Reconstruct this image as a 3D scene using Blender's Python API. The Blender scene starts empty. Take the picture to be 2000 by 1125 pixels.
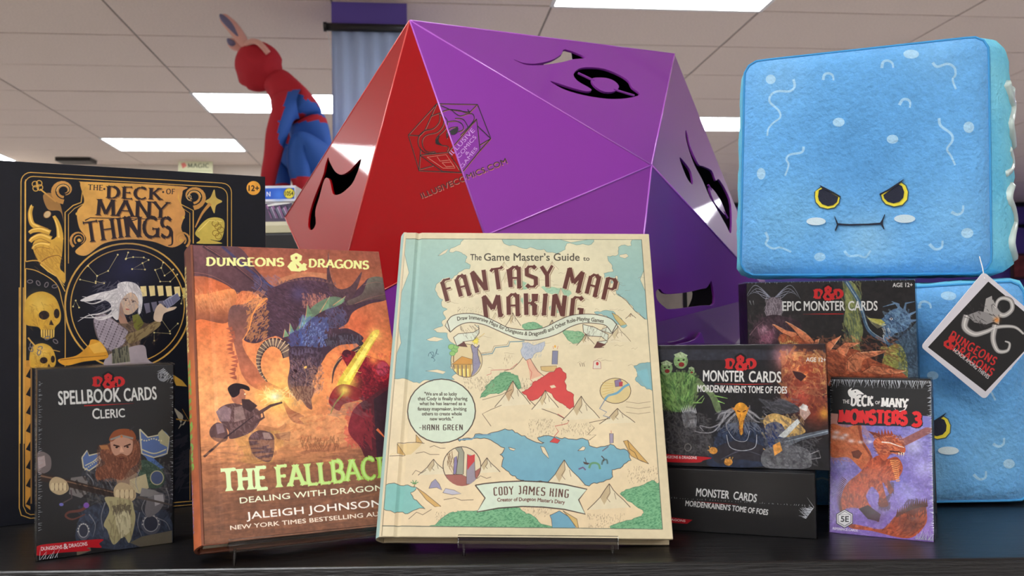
import bpy, bmesh, math, random
import numpy as np
from mathutils import Vector, Matrix
random.seed(7)
RNG = np.random.default_rng(7)
D = bpy.data
SC = bpy.context.scene
COL = SC.collection
PI = math.pi

# ------------------------------------------------------------------ camera, world, exposure
F_PX, PITCH, CAM_H, ROLL = 1695.8, 0.0386316543, 0.153411414, 0.0176964402
cam_data = D.cameras.new('camera')
cam_data.sensor_width = 36.0
cam_data.lens = F_PX / 2000 * 36.0
cam_data.clip_start = 0.02
cam_data.clip_end = 60
cam = D.objects.new('camera', cam_data)
COL.objects.link(cam)
_c, _s = math.cos(PITCH), math.sin(PITCH)
_cr, _sr = math.cos(ROLL), math.sin(ROLL)
_r0, _u0, _f0 = Vector((1, 0, 0)), Vector((0, -_s, _c)), Vector((0, _c, _s))
_R = _r0 * _cr - _u0 * _sr
_U = _r0 * _sr + _u0 * _cr
cam.matrix_world = Matrix(((_R.x, _U.x, -_f0.x, 0), (_R.y, _U.y, -_f0.y, 0), (_R.z, _U.z, -_f0.z, CAM_H), (0, 0, 0, 1)))
SC.camera = cam
cam_data.dof.use_dof = True
cam_data.dof.focus_distance = 0.66
cam_data.dof.aperture_fstop = 18

world = D.worlds.new('world')
SC.world = world
world.use_nodes = True
world.node_tree.nodes['Background'].inputs[0].default_value = (0.9, 0.93, 1.0, 1)
world.node_tree.nodes['Background'].inputs[1].default_value = 0.25
SC.view_settings.view_transform = 'Standard'
SC.view_settings.look = 'None'
SC.view_settings.gamma = 1
SC.view_settings.use_curve_mapping = False
SC.view_settings.exposure = 0.08
LAMP_POWER = 16          # emission of the ceiling diffusers

def ray(px, py):
    a0, b0 = px - 1000, py - 562.5
    a = a0 * _cr - b0 * _sr
    b = a0 * _sr + b0 * _cr
    x, z = a / F_PX, -b / F_PX
    return Vector((x, _c - z * _s, _s + z * _c))
def at(px, py, y=None, z=None, d=None):          # a measured picture point turned into a place in the shop
    r = ray(px, py)
    t = d if d is not None else ((z - CAM_H) / r.z if z is not None else y / r.y)
    return r * t + Vector((0, 0, CAM_H))
def on_plane(px, py, q, n):
    r = ray(px, py); o = Vector((0, 0, CAM_H))
    return o + r * ((Vector(q) - o).dot(n) / r.dot(n))

def seen(p):                                       # the picture point of a place
    p = Vector(p) - Vector((0, 0, CAM_H)); d = p.dot(_f0); a = F_PX * p.x / d; b = -F_PX * p.dot(_u0) / d
    return (1000 + a * _cr + b * _sr, 562.5 - a * _sr + b * _cr)
def face_quad(M, w, h):
    return [seen(M @ Vector(c)) for c in ((-w / 2, 0, h), (w / 2, 0, h), (w / 2, 0, 0), (-w / 2, 0, 0))]

# ------------------------------------------------------------------ objects
def setp(o, label=None, cat=None, group=None, kind=None):
    if label: o['label'] = label
    if cat: o['category'] = cat
    if group: o['group'] = group
    if kind: o['kind'] = kind
    return o
def empty(name, M, label, cat, group=None):
    o = D.objects.new(name, None); COL.objects.link(o)
    o.empty_display_size = .02
    o.matrix_world = M
    return setp(o, label, cat, group)
def link(name, me, mats, parent=None, smooth=False, M=None, label=None):
    if not isinstance(me, bpy.types.Mesh):
        m = D.meshes.new(name); me.to_mesh(m); me.free(); me = m
    for m in (mats if isinstance(mats, (list, tuple)) else [mats]): me.materials.append(m)
    if smooth:
        for p in me.polygons: p.use_smooth = True
    o = D.objects.new(name, me); COL.objects.link(o)
    if parent is not None: o.parent = parent
    if M is not None: o.matrix_local = M
    if label: o['label'] = label
    return o
def box_bm(x0, x1, y0, y1, z0, z1, bm=None, M=None):
    bm = bm or bmesh.new()
    vs = [bm.verts.new((x, y, z)) for x in (x0, x1) for y in (y0, y1) for z in (z0, z1)]
    if M is not None:
        for v in vs: v.co = M @ v.co
    for f in ((0, 1, 3, 2), (4, 6, 7, 5), (0, 4, 5, 1), (2, 3, 7, 6), (0, 2, 6, 4), (1, 5, 7, 3)):
        bm.faces.new([vs[i] for i in f])
    return bm
def bevel(o, w, seg=2):
    m = o.modifiers.new('bevel', 'BEVEL'); m.width = w; m.segments = seg; m.limit_method = 'ANGLE'
    return o
def rotm(loc, yaw=0, lean=0, roll=0):
    cy, sy, cl, sl, cr, sr = math.cos(yaw), math.sin(yaw), math.cos(lean), math.sin(lean), math.cos(roll), math.sin(roll)
    Rz = Matrix(((cy, -sy, 0), (sy, cy, 0), (0, 0, 1)))
    Rx = Matrix(((1, 0, 0), (0, cl, sl), (0, -sl, cl)))
    Ry = Matrix(((cr, 0, sr), (0, 1, 0), (-sr, 0, cr)))
    return Matrix.Translation(loc) @ (Rz @ Rx @ Ry).to_4x4()
def tube(pts, r, seg=8, bm=None, closed=False):
    bm = bm or bmesh.new()
    P = [Vector(p) for p in pts]; n = len(P)
    rad = r if isinstance(r, (list, tuple)) else [r] * n
    rings = []
    ref = None
    for i in range(n):
        a = P[(i - 1) % n] if (i or closed) else P[i]
        b = P[(i + 1) % n] if (i < n - 1 or closed) else P[i]
        t = (b - a).normalized()
        if ref is None: ref = t.orthogonal().normalized()
        ref = (ref - t * ref.dot(t)).normalized()
        o = t.cross(ref)
        rings.append([bm.verts.new(P[i] + (ref * math.cos(2 * PI * k / seg) + o * math.sin(2 * PI * k / seg)) * rad[i]) for k in range(seg)])
    for i in range(n if closed else n - 1):
        A, B = rings[i], rings[(i + 1) % n]
        for k in range(seg): bm.faces.new((A[k], A[(k + 1) % seg], B[(k + 1) % seg], B[k]))
    if not closed:
        bm.faces.new(rings[0][::-1]); bm.faces.new(rings[-1])
    return bm
def catmull(pts, n=8, closed=False):
    P = [np.array(p, float) for p in pts]; m = len(P)
    if m < 3: return [tuple(p) for p in P]
    out = []
    for i in range(m if closed else m - 1):
        g = (lambda k: P[k % m]) if closed else (lambda k: P[min(max(k, 0), m - 1)])
        a, b, c, d = g(i - 1), g(i), g(i + 1), g(i + 2)
        for k in range(n):
            t = k / n
            out.append(tuple(.5 * ((2 * b) + (c - a) * t + (2 * a - 5 * b + 4 * c - d) * t * t + (3 * b - a - 3 * c + d) * t ** 3)))
    if not closed: out.append(tuple(P[-1]))
    return out

# ------------------------------------------------------------------ materials
def srgb(c):
    return tuple(((v / 255) / 12.92 if v / 255 <= .04045 else ((v / 255 + .055) / 1.055) ** 2.4) for v in c[:3]) + (1,)
def mat(name, col=(128, 128, 128), rough=.5, metal=0, coat=0, sheen=0, noise=None, bump=None, emit=None, alpha=None, stretch=(1, 1, 1), coat_rough=.05, spec=.5, col2=None):
    m = D.materials.new(name); m.use_nodes = True
    nt = m.node_tree; b = nt.nodes['Principled BSDF']
    b.inputs['Base Color'].default_value = srgb(col)
    b.inputs['Roughness'].default_value = rough
    b.inputs['Metallic'].default_value = metal
    b.inputs['Coat Weight'].default_value = coat
    b.inputs['Coat Roughness'].default_value = coat_rough
    b.inputs['Specular IOR Level'].default_value = spec
    if sheen:
        b.inputs['Sheen Weight'].default_value = sheen
        b.inputs['Sheen Roughness'].default_value = .4
        b.inputs['Sheen Tint'].default_value = srgb([min(255, v + 60) for v in col])
    if emit:
        b.inputs['Emission Color'].default_value = srgb(emit[0]); b.inputs['Emission Strength'].default_value = emit[1]
    tc = nt.nodes.new('ShaderNodeTexCoord'); mp = nt.nodes.new('ShaderNodeMapping')
    mp.inputs['Scale'].default_value = stretch
    nt.links.new(tc.outputs['Object'], mp.inputs[0])
    if noise or col2:
        sc, amt = noise or (60, .5)
        n = nt.nodes.new('ShaderNodeTexNoise'); n.inputs['Scale'].default_value = sc; n.inputs['Detail'].default_value = 5
        nt.links.new(mp.outputs[0], n.inputs['Vector'])
        r = nt.nodes.new('ShaderNodeMix'); r.data_type = 'RGBA'
        c2 = srgb(col2) if col2 else tuple(v * (1 - amt) for v in srgb(col)[:3]) + (1,)
        r.inputs[6].default_value = srgb(col); r.inputs[7].default_value = c2
        rr = nt.nodes.new('ShaderNodeMapRange'); rr.inputs[1].default_value = .35; rr.inputs[2].default_value = .65
        nt.links.new(n.outputs[0], rr.inputs[0]); nt.links.new(rr.outputs[0], r.inputs[0]); nt.links.new(r.outputs[2], b.inputs['Base Color'])
    if bump:
        sc, st = bump[:2]
        n = nt.nodes.new('ShaderNodeTexNoise'); n.inputs['Scale'].default_value = sc; n.inputs['Detail'].default_value = bump[2] if len(bump) > 2 else 3
        nt.links.new(mp.outputs[0], n.inputs['Vector'])
        bn = nt.nodes.new('ShaderNodeBump'); bn.inputs['Strength'].default_value = st; bn.inputs['Distance'].default_value = bump[3] if len(bump) > 3 else .001
        nt.links.new(n.outputs[0], bn.inputs['Height']); nt.links.new(bn.outputs[0], b.inputs['Normal'])
        if coat: nt.links.new(bn.outputs[0], b.inputs['Coat Normal'])
    return m
def print_mat(name, canvas, rough=.35, coat=.3, bump=None, coat_rough=.08, sheen=0, gain=1.0):
    H, W = canvas.px.shape[:2]
    img = D.images.new(name, W, H)
    buf = np.ones((H, W, 4), np.float32); buf[..., :3] = np.clip(canvas.px * gain, 0, 1)
    img.pixels.foreach_set(buf[::-1].ravel()); img.update(); img.pack()
    m = mat(name, (255, 255, 255), rough, coat=coat, bump=bump, coat_rough=coat_rough, sheen=sheen, spec=.22)
    nt = m.node_tree; t = nt.nodes.new('ShaderNodeTexImage'); t.image = img; t.interpolation = 'Cubic'; t.extension = 'EXTEND'
    uv = nt.nodes.new('ShaderNodeUVMap'); uv.uv_map = 'UVMap'
    nt.links.new(uv.outputs[0], t.inputs[0]); nt.links.new(t.outputs[0], nt.nodes['Principled BSDF'].inputs['Base Color'])
    return m
def film_mat(name, strength=.10, scale=60, bumpd=.0012, gloss=.5, rough=.12):
    m = D.materials.new(name); m.use_nodes = True; nt = m.node_tree; nt.nodes.clear()
    out = nt.nodes.new('ShaderNodeOutputMaterial'); tr = nt.nodes.new('ShaderNodeBsdfTransparent'); gl = nt.nodes.new('ShaderNodeBsdfGlossy')
    gl.inputs['Roughness'].default_value = rough
    mx = nt.nodes.new('ShaderNodeMixShader'); fr = nt.nodes.new('ShaderNodeFresnel'); fr.inputs[0].default_value = 1.4; ad_clamp = True
    ad = nt.nodes.new('ShaderNodeMath'); ad.operation = 'MULTIPLY_ADD'; ad.use_clamp = True; ad.inputs[1].default_value = gloss; ad.inputs[2].default_value = -.012
    n = nt.nodes.new('ShaderNodeTexNoise'); n.inputs['Scale'].default_value = scale; n.inputs['Distortion'].default_value = 1.5
    tc = nt.nodes.new('ShaderNodeTexCoord'); nt.links.new(tc.outputs['Object'], n.inputs['Vector'])
    bn = nt.nodes.new('ShaderNodeBump'); bn.inputs['Strength'].default_value = .6; bn.inputs['Distance'].default_value = bumpd
    nt.links.new(n.outputs[0], bn.inputs['Height']); nt.links.new(bn.outputs[0], gl.inputs['Normal']); nt.links.new(bn.outputs[0], fr.inputs['Normal'])
    nt.links.new(fr.outputs[0], ad.inputs[0]); nt.links.new(ad.outputs[0], mx.inputs[0])
    nt.links.new(tr.outputs[0], mx.inputs[1]); nt.links.new(gl.outputs[0], mx.inputs[2]); nt.links.new(mx.outputs[0], out.inputs[0])
    return m
# ------------------------------------------------------------------ printing: an artwork painter for covers and cartons
def homography(src, dst):
    A = []; b = []
    for (x, y), (u, v) in zip(src, dst):
        A += [[x, y, 1, 0, 0, 0, -u * x, -u * y], [0, 0, 0, x, y, 1, -v * x, -v * y]]; b += [u, v]
    h = np.linalg.solve(np.array(A, float), np.array(b, float))
    return np.append(h, 1).reshape(3, 3)
_glyphs = {}
def glyph_tris(s, bold=0.0):
    k = (s, bold)
    if k not in _glyphs:
        cu = D.curves.new('lettering', 'FONT'); cu.body = s; cu.offset = bold; cu.resolution_u = 3
        o = D.objects.new('lettering', cu); COL.objects.link(o)
        bpy.context.view_layer.update()
        me = o.evaluated_get(bpy.context.evaluated_depsgraph_get()).to_mesh()
        me.calc_loop_triangles()
        V = np.array([v.co[:2] for v in me.vertices], float).reshape(-1, 2)
        T = np.array([t.vertices[:] for t in me.loop_triangles], int).reshape(-1, 3)
        D.objects.remove(o); D.curves.remove(cu)
        _glyphs[k] = (V, T)
    return _glyphs[k]
def noise2(h, w, cells, seed=0, octaves=4):
    r = np.random.default_rng(seed); out = np.zeros((h, w), np.float32); amp = 1; tot = 0
    for o in range(octaves):
        cx = max(2, int(cells * 2 ** o)); cy = max(2, int(cx * h / w))
        g = r.random((cy + 2, cx + 2)).astype(np.float32)
        yy = np.linspace(0, cy, h, endpoint=False); xx = np.linspace(0, cx, w, endpoint=False)
        yi = yy.astype(int); xi = xx.astype(int); fy = (yy - yi)[:, None]; fx = (xx - xi)[None]
        fy = fy * fy * (3 - 2 * fy); fx = fx * fx * (3 - 2 * fx)
        a = g[yi][:, xi]; b = g[yi][:, xi + 1]; c = g[yi + 1][:, xi]; d = g[yi + 1][:, xi + 1]
        out += amp * ((a * (1 - fx) + b * fx) * (1 - fy) + (c * (1 - fx) + d * fx) * fy); tot += amp; amp *= .55
    return out / tot
class Canvas:
    def __init__(s, quad, W, H, bg):
        s.px = np.ones((H, W, 3), np.float32) * (np.array(bg, np.float32) / 255)
        s.W, s.H = W, H
        s.Hm = homography(quad, [(0, 0), (W, 0), (W, H), (0, H)])
        s.z = (0, 0, 1.0); s.clip = None; s.mode = None
        c = np.mean(quad, axis=0); p = s._h(np.array([c, c + [1, 0]])); s.k = float(np.linalg.norm(p[1] - p[0]))
    def view(s, ox, oy, sc): s.z = (ox, oy, sc); return s
    def _h(s, p):
        q = np.c_[p, np.ones(len(p))] @ s.Hm.T
        return q[:, :2] / q[:, 2:]
    def m(s, p):
        p = np.array(p, float).reshape(-1, 2) / s.z[2] + [s.z[0], s.z[1]]
        return s._h(p)
    def L(s, w): return w / s.z[2] * s.k
    def _cov(s, E0, E1):
        """signed-area coverage of directed edges E0->E1 in canvas pixels"""
        allp = np.vstack([E0, E1])
        x0 = max(0, int(allp[:, 0].min()) - 1); x1 = min(s.W, int(allp[:, 0].max()) + 2)
        y0 = max(0, int(allp[:, 1].min()) - 1); y1 = min(s.H, int(allp[:, 1].max()) + 2)
        if x1 <= x0 or y1 <= y0: return None
        SS = 3; w = x1 - x0; h = y1 - y0
        ax, ay = E0[:, 0] - x0, (E0[:, 1] - y0) * SS; bx, by = E1[:, 0] - x0, (E1[:, 1] - y0) * SS
        sg = np.where(by > ay, 1.0, -1.0); lo = np.minimum(ay, by); hi = np.maximum(ay, by)
        i0 = np.clip(np.ceil(lo - .5), 0, h * SS).astype(int); i1 = np.clip(np.ceil(hi - .5), 0, h * SS).astype(int)
        cnt = i1 - i0; ok = cnt > 0
        if not ok.any(): return None
        ax, ay, bx, by, sg, i0, cnt = (v[ok] for v in (ax, ay, bx, by, sg, i0, cnt))
        idx = np.repeat(np.arange(len(cnt)), cnt)
        off = np.arange(cnt.sum()) - np.repeat(np.cumsum(cnt) - cnt, cnt)
        row = i0[idx] + off; yc = row + .5
        x = ax[idx] + (bx - ax)[idx] * (yc - ay[idx]) / (by - ay)[idx]
        x = np.clip(x, 0, w - 1e-4); xi = x.astype(int); fx = x - xi
        acc = np.zeros(h * SS * (w + 2), np.float64)
        np.add.at(acc, row * (w + 2) + xi, sg[idx] * (1 - fx)); np.add.at(acc, row * (w + 2) + xi + 1, sg[idx] * fx)
        a = np.abs(np.cumsum(acc.reshape(h * SS, w + 2), axis=1)[:, :w])
        a = np.minimum(a, 1).reshape(h, SS, w).mean(1)
        return a, x0, y0, x1, y1
    def _blend(s, cov, col, alpha):
        if cov is None: return
        a, x0, y0, x1, y1 = cov
        a = (a * alpha).astype(np.float32)
        if s.clip is not None: a = a * s.clip[y0:y1, x0:x1]
        R = s.px[y0:y1, x0:x1]
        if callable(col):
            yy, xx = np.mgrid[y0:y1, x0:x1]; c = col(xx, yy)
        else: c = np.array(col, np.float32) / 255
        R += (c - R) * a[..., None]
    def edges(s, polys):
        A, B = [], []
        for p in polys:
            if np.cross(p[1:-1] - p[0], p[2:] - p[0]).sum() < 0: p = p[::-1]
            A.append(p); B.append(np.roll(p, -1, 0))
        return np.vstack(A), np.vstack(B)
    def grad(s, p0, p1, c0, c1):
        q = s.m([p0, p1]); d = q[1] - q[0]; L = (d @ d)
        c0 = np.array(c0, np.float32) / 255; c1 = np.array(c1, np.float32) / 255
        return lambda x, y: c0 + (c1 - c0) * np.clip(((x - q[0][0]) * d[0] + (y - q[0][1]) * d[1]) / L, 0, 1)[..., None]
    def poly(s, pts, col, alpha=1, smooth=False, line=None, lw=1.2):
        if smooth or (s.mode == 'soft' and 5 < len(pts) < 60): pts = catmull(pts, 6, True)
        if s.mode == 'rough' and 6 < len(pts) < 60:
            r = np.random.default_rng(len(pts) * 7 + int(abs(pts[0][0]))); P = [np.array(p, float) for p in pts]
            for lv in range(2):
                Q = []
                for i, a in enumerate(P):
                    b = P[(i + 1) % len(P)]; d = b - a; Q += [a, (a + b) / 2 + np.array([-d[1], d[0]]) * r.uniform(-.16, .16)]
                P = Q
            pts = [tuple(p) for p in P]
        q = s.m(pts); s._blend(s._cov(*s.edges([q])), col, alpha)
        if line is not None: s.stroke(list(pts) + [pts[0]], lw, line)
    def polys(s, lst, col, alpha=1):
        if lst: s._blend(s._cov(*s.edges([s.m(p) for p in lst])), col, alpha)
    def _ribbon(s, q, w0, w1=None, mid=None):
        n = len(q); t = np.linspace(0, 1, n)
        w1 = w0 if w1 is None else w1
        w = w0 + (w1 - w0) * t
        if mid is not None: w = w * (1 - np.abs(2 * t - 1) ** 2) * 1 + mid * 0
        d = np.gradient(q, axis=0); d /= np.linalg.norm(d, axis=1)[:, None] + 1e-9
        nn = np.c_[-d[:, 1], d[:, 0]] * (w / 2)[:, None]
        out = []
        for i in range(n - 1):
            out.append(np.array([q[i] + nn[i], q[i + 1] + nn[i + 1], q[i + 1] - nn[i + 1], q[i] - nn[i]]))
        return out
    def stroke(s, pts, w, col, w1=None, alpha=1, smooth=False, leaf=False):
        if smooth: pts = catmull(pts, 6)
        q = s.m(pts)
        if len(q) < 2: return
        s._blend(s._cov(*s.edges(s._ribbon(q, s.L(w), None if w1 is None else s.L(w1), mid=0 if leaf else None))), col, alpha)
    def strokes(s, lst, w, col, w1=None, alpha=1):
        rb = []
        for p in lst: rb += s._ribbon(s.m(p), s.L(w), None if w1 is None else s.L(w1))
        if rb: s._blend(s._cov(*s.edges(rb)), col, alpha)
    def ell(s, x, y, rx, ry=None, col=(0, 0, 0), alpha=1, rot=0, line=None, lw=1):
        ry = ry or rx
        t = np.linspace(0, 2 * PI, 28, endpoint=False); c, sn = math.cos(rot), math.sin(rot)
        P = [(x + rx * math.cos(a) * c - ry * math.sin(a) * sn, y + rx * math.cos(a) * sn + ry * math.sin(a) * c) for a in t]
        if col is not None: s.poly(P, col, alpha)
        if line is not None: s.stroke(P + [P[0]], lw, line)
    def glow(s, x, y, r, col, alpha=1, ry=None, p=1.0):
        q = s.m([(x, y)])[0]; R = s.L(r); Ry = s.L(ry or r)
        x0, x1 = max(0, int(q[0] - 2.2 * R)), min(s.W, int(q[0] + 2.2 * R) + 1); y0, y1 = max(0, int(q[1] - 2.2 * Ry)), min(s.H, int(q[1] + 2.2 * Ry) + 1)
        if x1 <= x0 or y1 <= y0: return
        yy, xx = np.mgrid[y0:y1, x0:x1]
        g = np.exp(-(((xx - q[0]) / R) ** 2 + ((yy - q[1]) / Ry) ** 2) * p)
        s._blend((g, x0, y0, x1, y1), col, alpha)
    def tex(s, amt=.1, cells=12, seed=0, ax=1):
        n = noise2(s.H, s.W * ax, cells, seed)
        if ax > 1: n = n[:, ::ax]
        s.px *= (1 + (n - .5)[..., None] * 2 * amt)
        np.clip(s.px, 0, 1, out=s.px)
    def hatch(s, n, box, length, ang, w, col, alpha=.6, jit=.4, seed=0, inside=None, curve=0):
        if s.mode == 'soft' and n > 20: n = int(n * 1.5); w *= 1.7; alpha *= .62; curve *= .6
        r = np.random.default_rng(seed); x0, y0, x1, y1 = box; L = []
        for i in range(n):
            x, y = r.uniform(x0, x1), r.uniform(y0, y1)
            if inside is not None and not inside(x, y): continue
            a = (ang(x, y) if callable(ang) else ang) + r.normal(0, jit); l = length * r.uniform(.5, 1.3)
            c = curve * r.normal()
            L.append([(x - math.cos(a) * l / 2, y - math.sin(a) * l / 2), (x + c * math.sin(a) * l, y - c * math.cos(a) * l), (x + math.cos(a) * l / 2, y + math.sin(a) * l / 2)])
        s.strokes(L, w, col, w * .3, alpha)
    def region(s, pts, smooth=False):
        """returns a clip mask for with-blocks"""
        if smooth: pts = catmull(pts, 6, True)
        m = np.zeros((s.H, s.W), np.float32); c = s._cov(*s.edges([s.m(pts)]))
        if c: m[c[2]:c[4], c[1]:c[3]] = c[0]
        return m
    # -------- lettering
    def text(s, txt, base, cap, col, bold=.0, alpha=1, shadow=None, fit=True, grad=None, warp=None):
        """txt set along the baseline polyline `base` (plan points); cap = height of capitals"""
        V, T = glyph_tris(txt)
        if not len(V): return
        B = np.array(base, float)
        seg = np.linalg.norm(np.diff(B, axis=0), axis=1); cum = np.r_[0, np.cumsum(seg)]
        x = (V[:, 0] - V[:, 0].min()) / (V[:, 0].max() - V[:, 0].min()) * cum[-1]
        y = V[:, 1] / .682 * cap
        i = np.clip(np.searchsorted(cum, x, side='right') - 1, 0, len(seg) - 1)
        t = (x - cum[i]) / seg[i]; d = (B[i + 1] - B[i]) / seg[i][:, None]
        P = B[i] + (B[i + 1] - B[i]) * t[:, None] + np.c_[d[:, 1], -d[:, 0]] * y[:, None]
        if warp: P = np.array([warp(p) for p in P])
        def put(off, c, a):
            q = s.m(P + off)[T]
            ar = (q[:, 1, 0] - q[:, 0, 0]) * (q[:, 2, 1] - q[:, 0, 1]) - (q[:, 2, 0] - q[:, 0, 0]) * (q[:, 1, 1] - q[:, 0, 1])
            q[ar < 0] = q[ar < 0][:, ::-1]
            s._blend(s._cov(q.reshape(-1, 2), np.roll(q, -1, 1).reshape(-1, 2)), c, a)
        if shadow: put(np.array(shadow[0]), shadow[1], 1)
        for k in range(6 if bold else 0):
            a = k * PI / 3; put(np.array([math.cos(a), math.sin(a)]) * bold * cap * .9, grad or col, alpha)
        put(0, grad or col, alpha)
    def letters(s, txt, base, cap, col, font, thick=.2, thin=.1, serif=.12, gap=.18, alpha=1, shadow=None, slant=0, widths=1.0):
        B = np.array(base, float); seg = np.linalg.norm(np.diff(B, axis=0), axis=1); cum = np.r_[0, np.cumsum(seg)]
        adv = 0; items = []
        for ch in txt:
            if ch == ' ': adv += .45; continue
            w, st = font[ch]; items.append((adv, st)); adv += w * widths + gap
        adv -= gap
        def M(p):
            x = p[0] / adv * cum[-1]; y = p[1] * cap; i = int(np.clip(np.searchsorted(cum, x, side='right') - 1, 0, len(seg) - 1))
            t = (x - cum[i]) / seg[i]; d = (B[i + 1] - B[i]) / seg[i]
            return B[i] + (B[i + 1] - B[i]) * t + np.array([d[1], -d[0]]) * y
        quads = []
        for a0, st in items:
            for sp in st:
                pts = np.array([(a0 + x * widths + slant * y, y) for x, y in sp], float)
                for j in range(len(pts) - 1):
                    p, q = pts[j], pts[j + 1]; d = q - p; l = np.linalg.norm(d); d = d / (l + 1e-9)
                    v = abs(d[1]); diag = d[0] * d[1]
                    w = thin + (thick - thin) * (v if v > .9 else (.9 if diag < 0 else .35) * (v > .2))
                    n = np.array([-d[1], d[0]]) * w / 2; e = d * w * .25
                    pp = p - (e if j else 0); qq = q + (e if j < len(pts) - 2 else 0)
                    quads.append([pp + n, qq + n, qq - n, pp - n])
                if serif:
                    for (p, q) in ((pts[0], pts[1]), (pts[-1], pts[-2])):
                        d = q - p; d = d / (np.linalg.norm(d) + 1e-9)
                        if abs(d[1]) > .5 and (abs(p[1]) < .02 or abs(p[1] - 1) < .02):
                            h = thin * .8 * (1 if p[1] < .5 else -1)
                            quads.append([p + [-serif - thick / 2, 0], p + [serif + thick / 2, 0], p + [thick / 2.2, h * 1.6], p + [-thick / 2.2, h * 1.6]])
                        elif abs(d[0]) > .5:
                            quads.append([p + [-thin * .4, serif], p + [thin * .6, serif * .6], p + [thin * .6, -serif * .6], p + [-thin * .4, -serif]])
        def put(off, c, a):
            s.polys([[tuple(M(p) + off) for p in q] for q in quads], c, a)
        if shadow:
            for sh in shadow: put(np.array(sh[0]), sh[1], 1)
        put(0, col, alpha)
_arc = lambda cx, cy, rx, ry, a0, a1, n=7: [(cx + rx * math.cos(math.radians(a0 + (a1 - a0) * i / n)), cy + ry * math.sin(math.radians(a0 + (a1 - a0) * i / n))) for i in range(n + 1)]
ROMAN = {
 'A': (.8, [[(.02, 0), (.4, 1)], [(.4, 1), (.78, 0)], [(.15, .35), (.63, .35)]]), 'B': (.66, [[(.12, 0), (.12, 1)], [(.12, 1), (.4, 1)] + _arc(.4, .76, .2, .24, 90, -90)[1:] + [(.12, .52)], [(.4, .52)] + _arc(.4, .26, .25, .26, 90, -90)[1:] + [(.12, 0)]]),
 'C': (.75, [_arc(.42, .5, .38, .5, 50, 310, 14)]), 'D': (.8, [[(.12, 0), (.12, 1)], [(.12, 1), (.3, 1)] + _arc(.3, .5, .42, .5, 90, -90, 10)[1:] + [(.12, 0)]]),
 'E': (.6, [[(.12, 0), (.12, 1)], [(.12, 1), (.55, 1)], [(.12, .52), (.45, .52)], [(.12, 0), (.57, 0)]]), 'F': (.58, [[(.12, 0), (.12, 1)], [(.12, 1), (.56, 1)], [(.12, .52), (.46, .52)]]),
 'G': (.8, [_arc(.42, .5, .38, .5, 50, 330, 14), [(.74, 0), (.74, .42)], [(.5, .42), (.8, .42)]]), 'H': (.8, [[(.12, 0), (.12, 1)], [(.68, 0), (.68, 1)], [(.12, .52), (.68, .52)]]),
 'I': (.3, [[(.15, 0), (.15, 1)]]), 'J': (.45, [[(.33, 1), (.33, .2)] + _arc(.15, .2, .18, .22, 0, -120, 6)[1:]]), 'K': (.75, [[(.12, 0), (.12, 1)], [(.16, .45), (.62, 1)], [(.28, .58), (.7, 0)]]),
 'L': (.58, [[(.12, 0), (.12, 1)], [(.12, 0), (.56, 0)]]), 'M': (.95, [[(.1, 0), (.14, 1)], [(.14, 1), (.47, .1)], [(.47, .1), (.8, 1)], [(.8, 1), (.85, 0)]]), 'N': (.82, [[(.12, 0), (.12, 1)], [(.12, 1), (.7, 0)], [(.7, 0), (.7, 1)]]),
 'O': (.86, [_arc(.43, .5, .38, .5, 0, 360, 18)]), 'P': (.64, [[(.12, 0), (.12, 1)], [(.12, 1), (.35, 1)] + _arc(.35, .73, .24, .27, 90, -90)[1:] + [(.12, .46)]]), 'R': (.74, [[(.12, 0), (.12, 1)], [(.12, 1), (.38, 1)] + _arc(.38, .74, .22, .26, 90, -90)[1:] + [(.12, .48)], [(.36, .48), (.7, 0)]]),
 'S': (.6, [_arc(.3, .74, .23, .26, 30, 230, 9) + _arc(.3, .26, .25, .26, 80, -150, 10)]), 'T': (.72, [[(.36, 0), (.36, 1)], [(.02, 1), (.7, 1)]]), 'U': (.78, [[(.12, 1), (.12, .35)] + _arc(.39, .35, .27, .35, 180, 360, 8)[1:] + [(.66, 1)]]),
 'V': (.76, [[(.02, 1), (.38, 0)], [(.38, 0), (.74, 1)]]), 'W': (1.1, [[(.02, 1), (.28, 0)], [(.28, 0), (.55, .9)], [(.55, .9), (.82, 0)], [(.82, 0), (1.08, 1)]]), 'X': (.76, [[(.04, 1), (.72, 0)], [(.04, 0), (.72, 1)]]), 'Y': (.74, [[(.02, 1), (.37, .5)], [(.37, .5), (.37, 0)], [(.37, .5), (.72, 1)]]),
 '&': (.8, [[(.78, .42), (.5, .0), (.2, .02), (.08, .22), (.2, .45), (.5, .68), (.52, .88), (.36, 1), (.2, .88), (.22, .7), (.8, 0)]]), '-': (.4, [[(.02, .45), (.38, .45)]]), '.': (.1, [[(.05, 0), (.05, .1)]]), '3': (.6, [_arc(.28, .75, .24, .25, 150, -80, 8) + _arc(.28, .26, .28, .26, 80, -150, 9)]),
}
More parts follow.
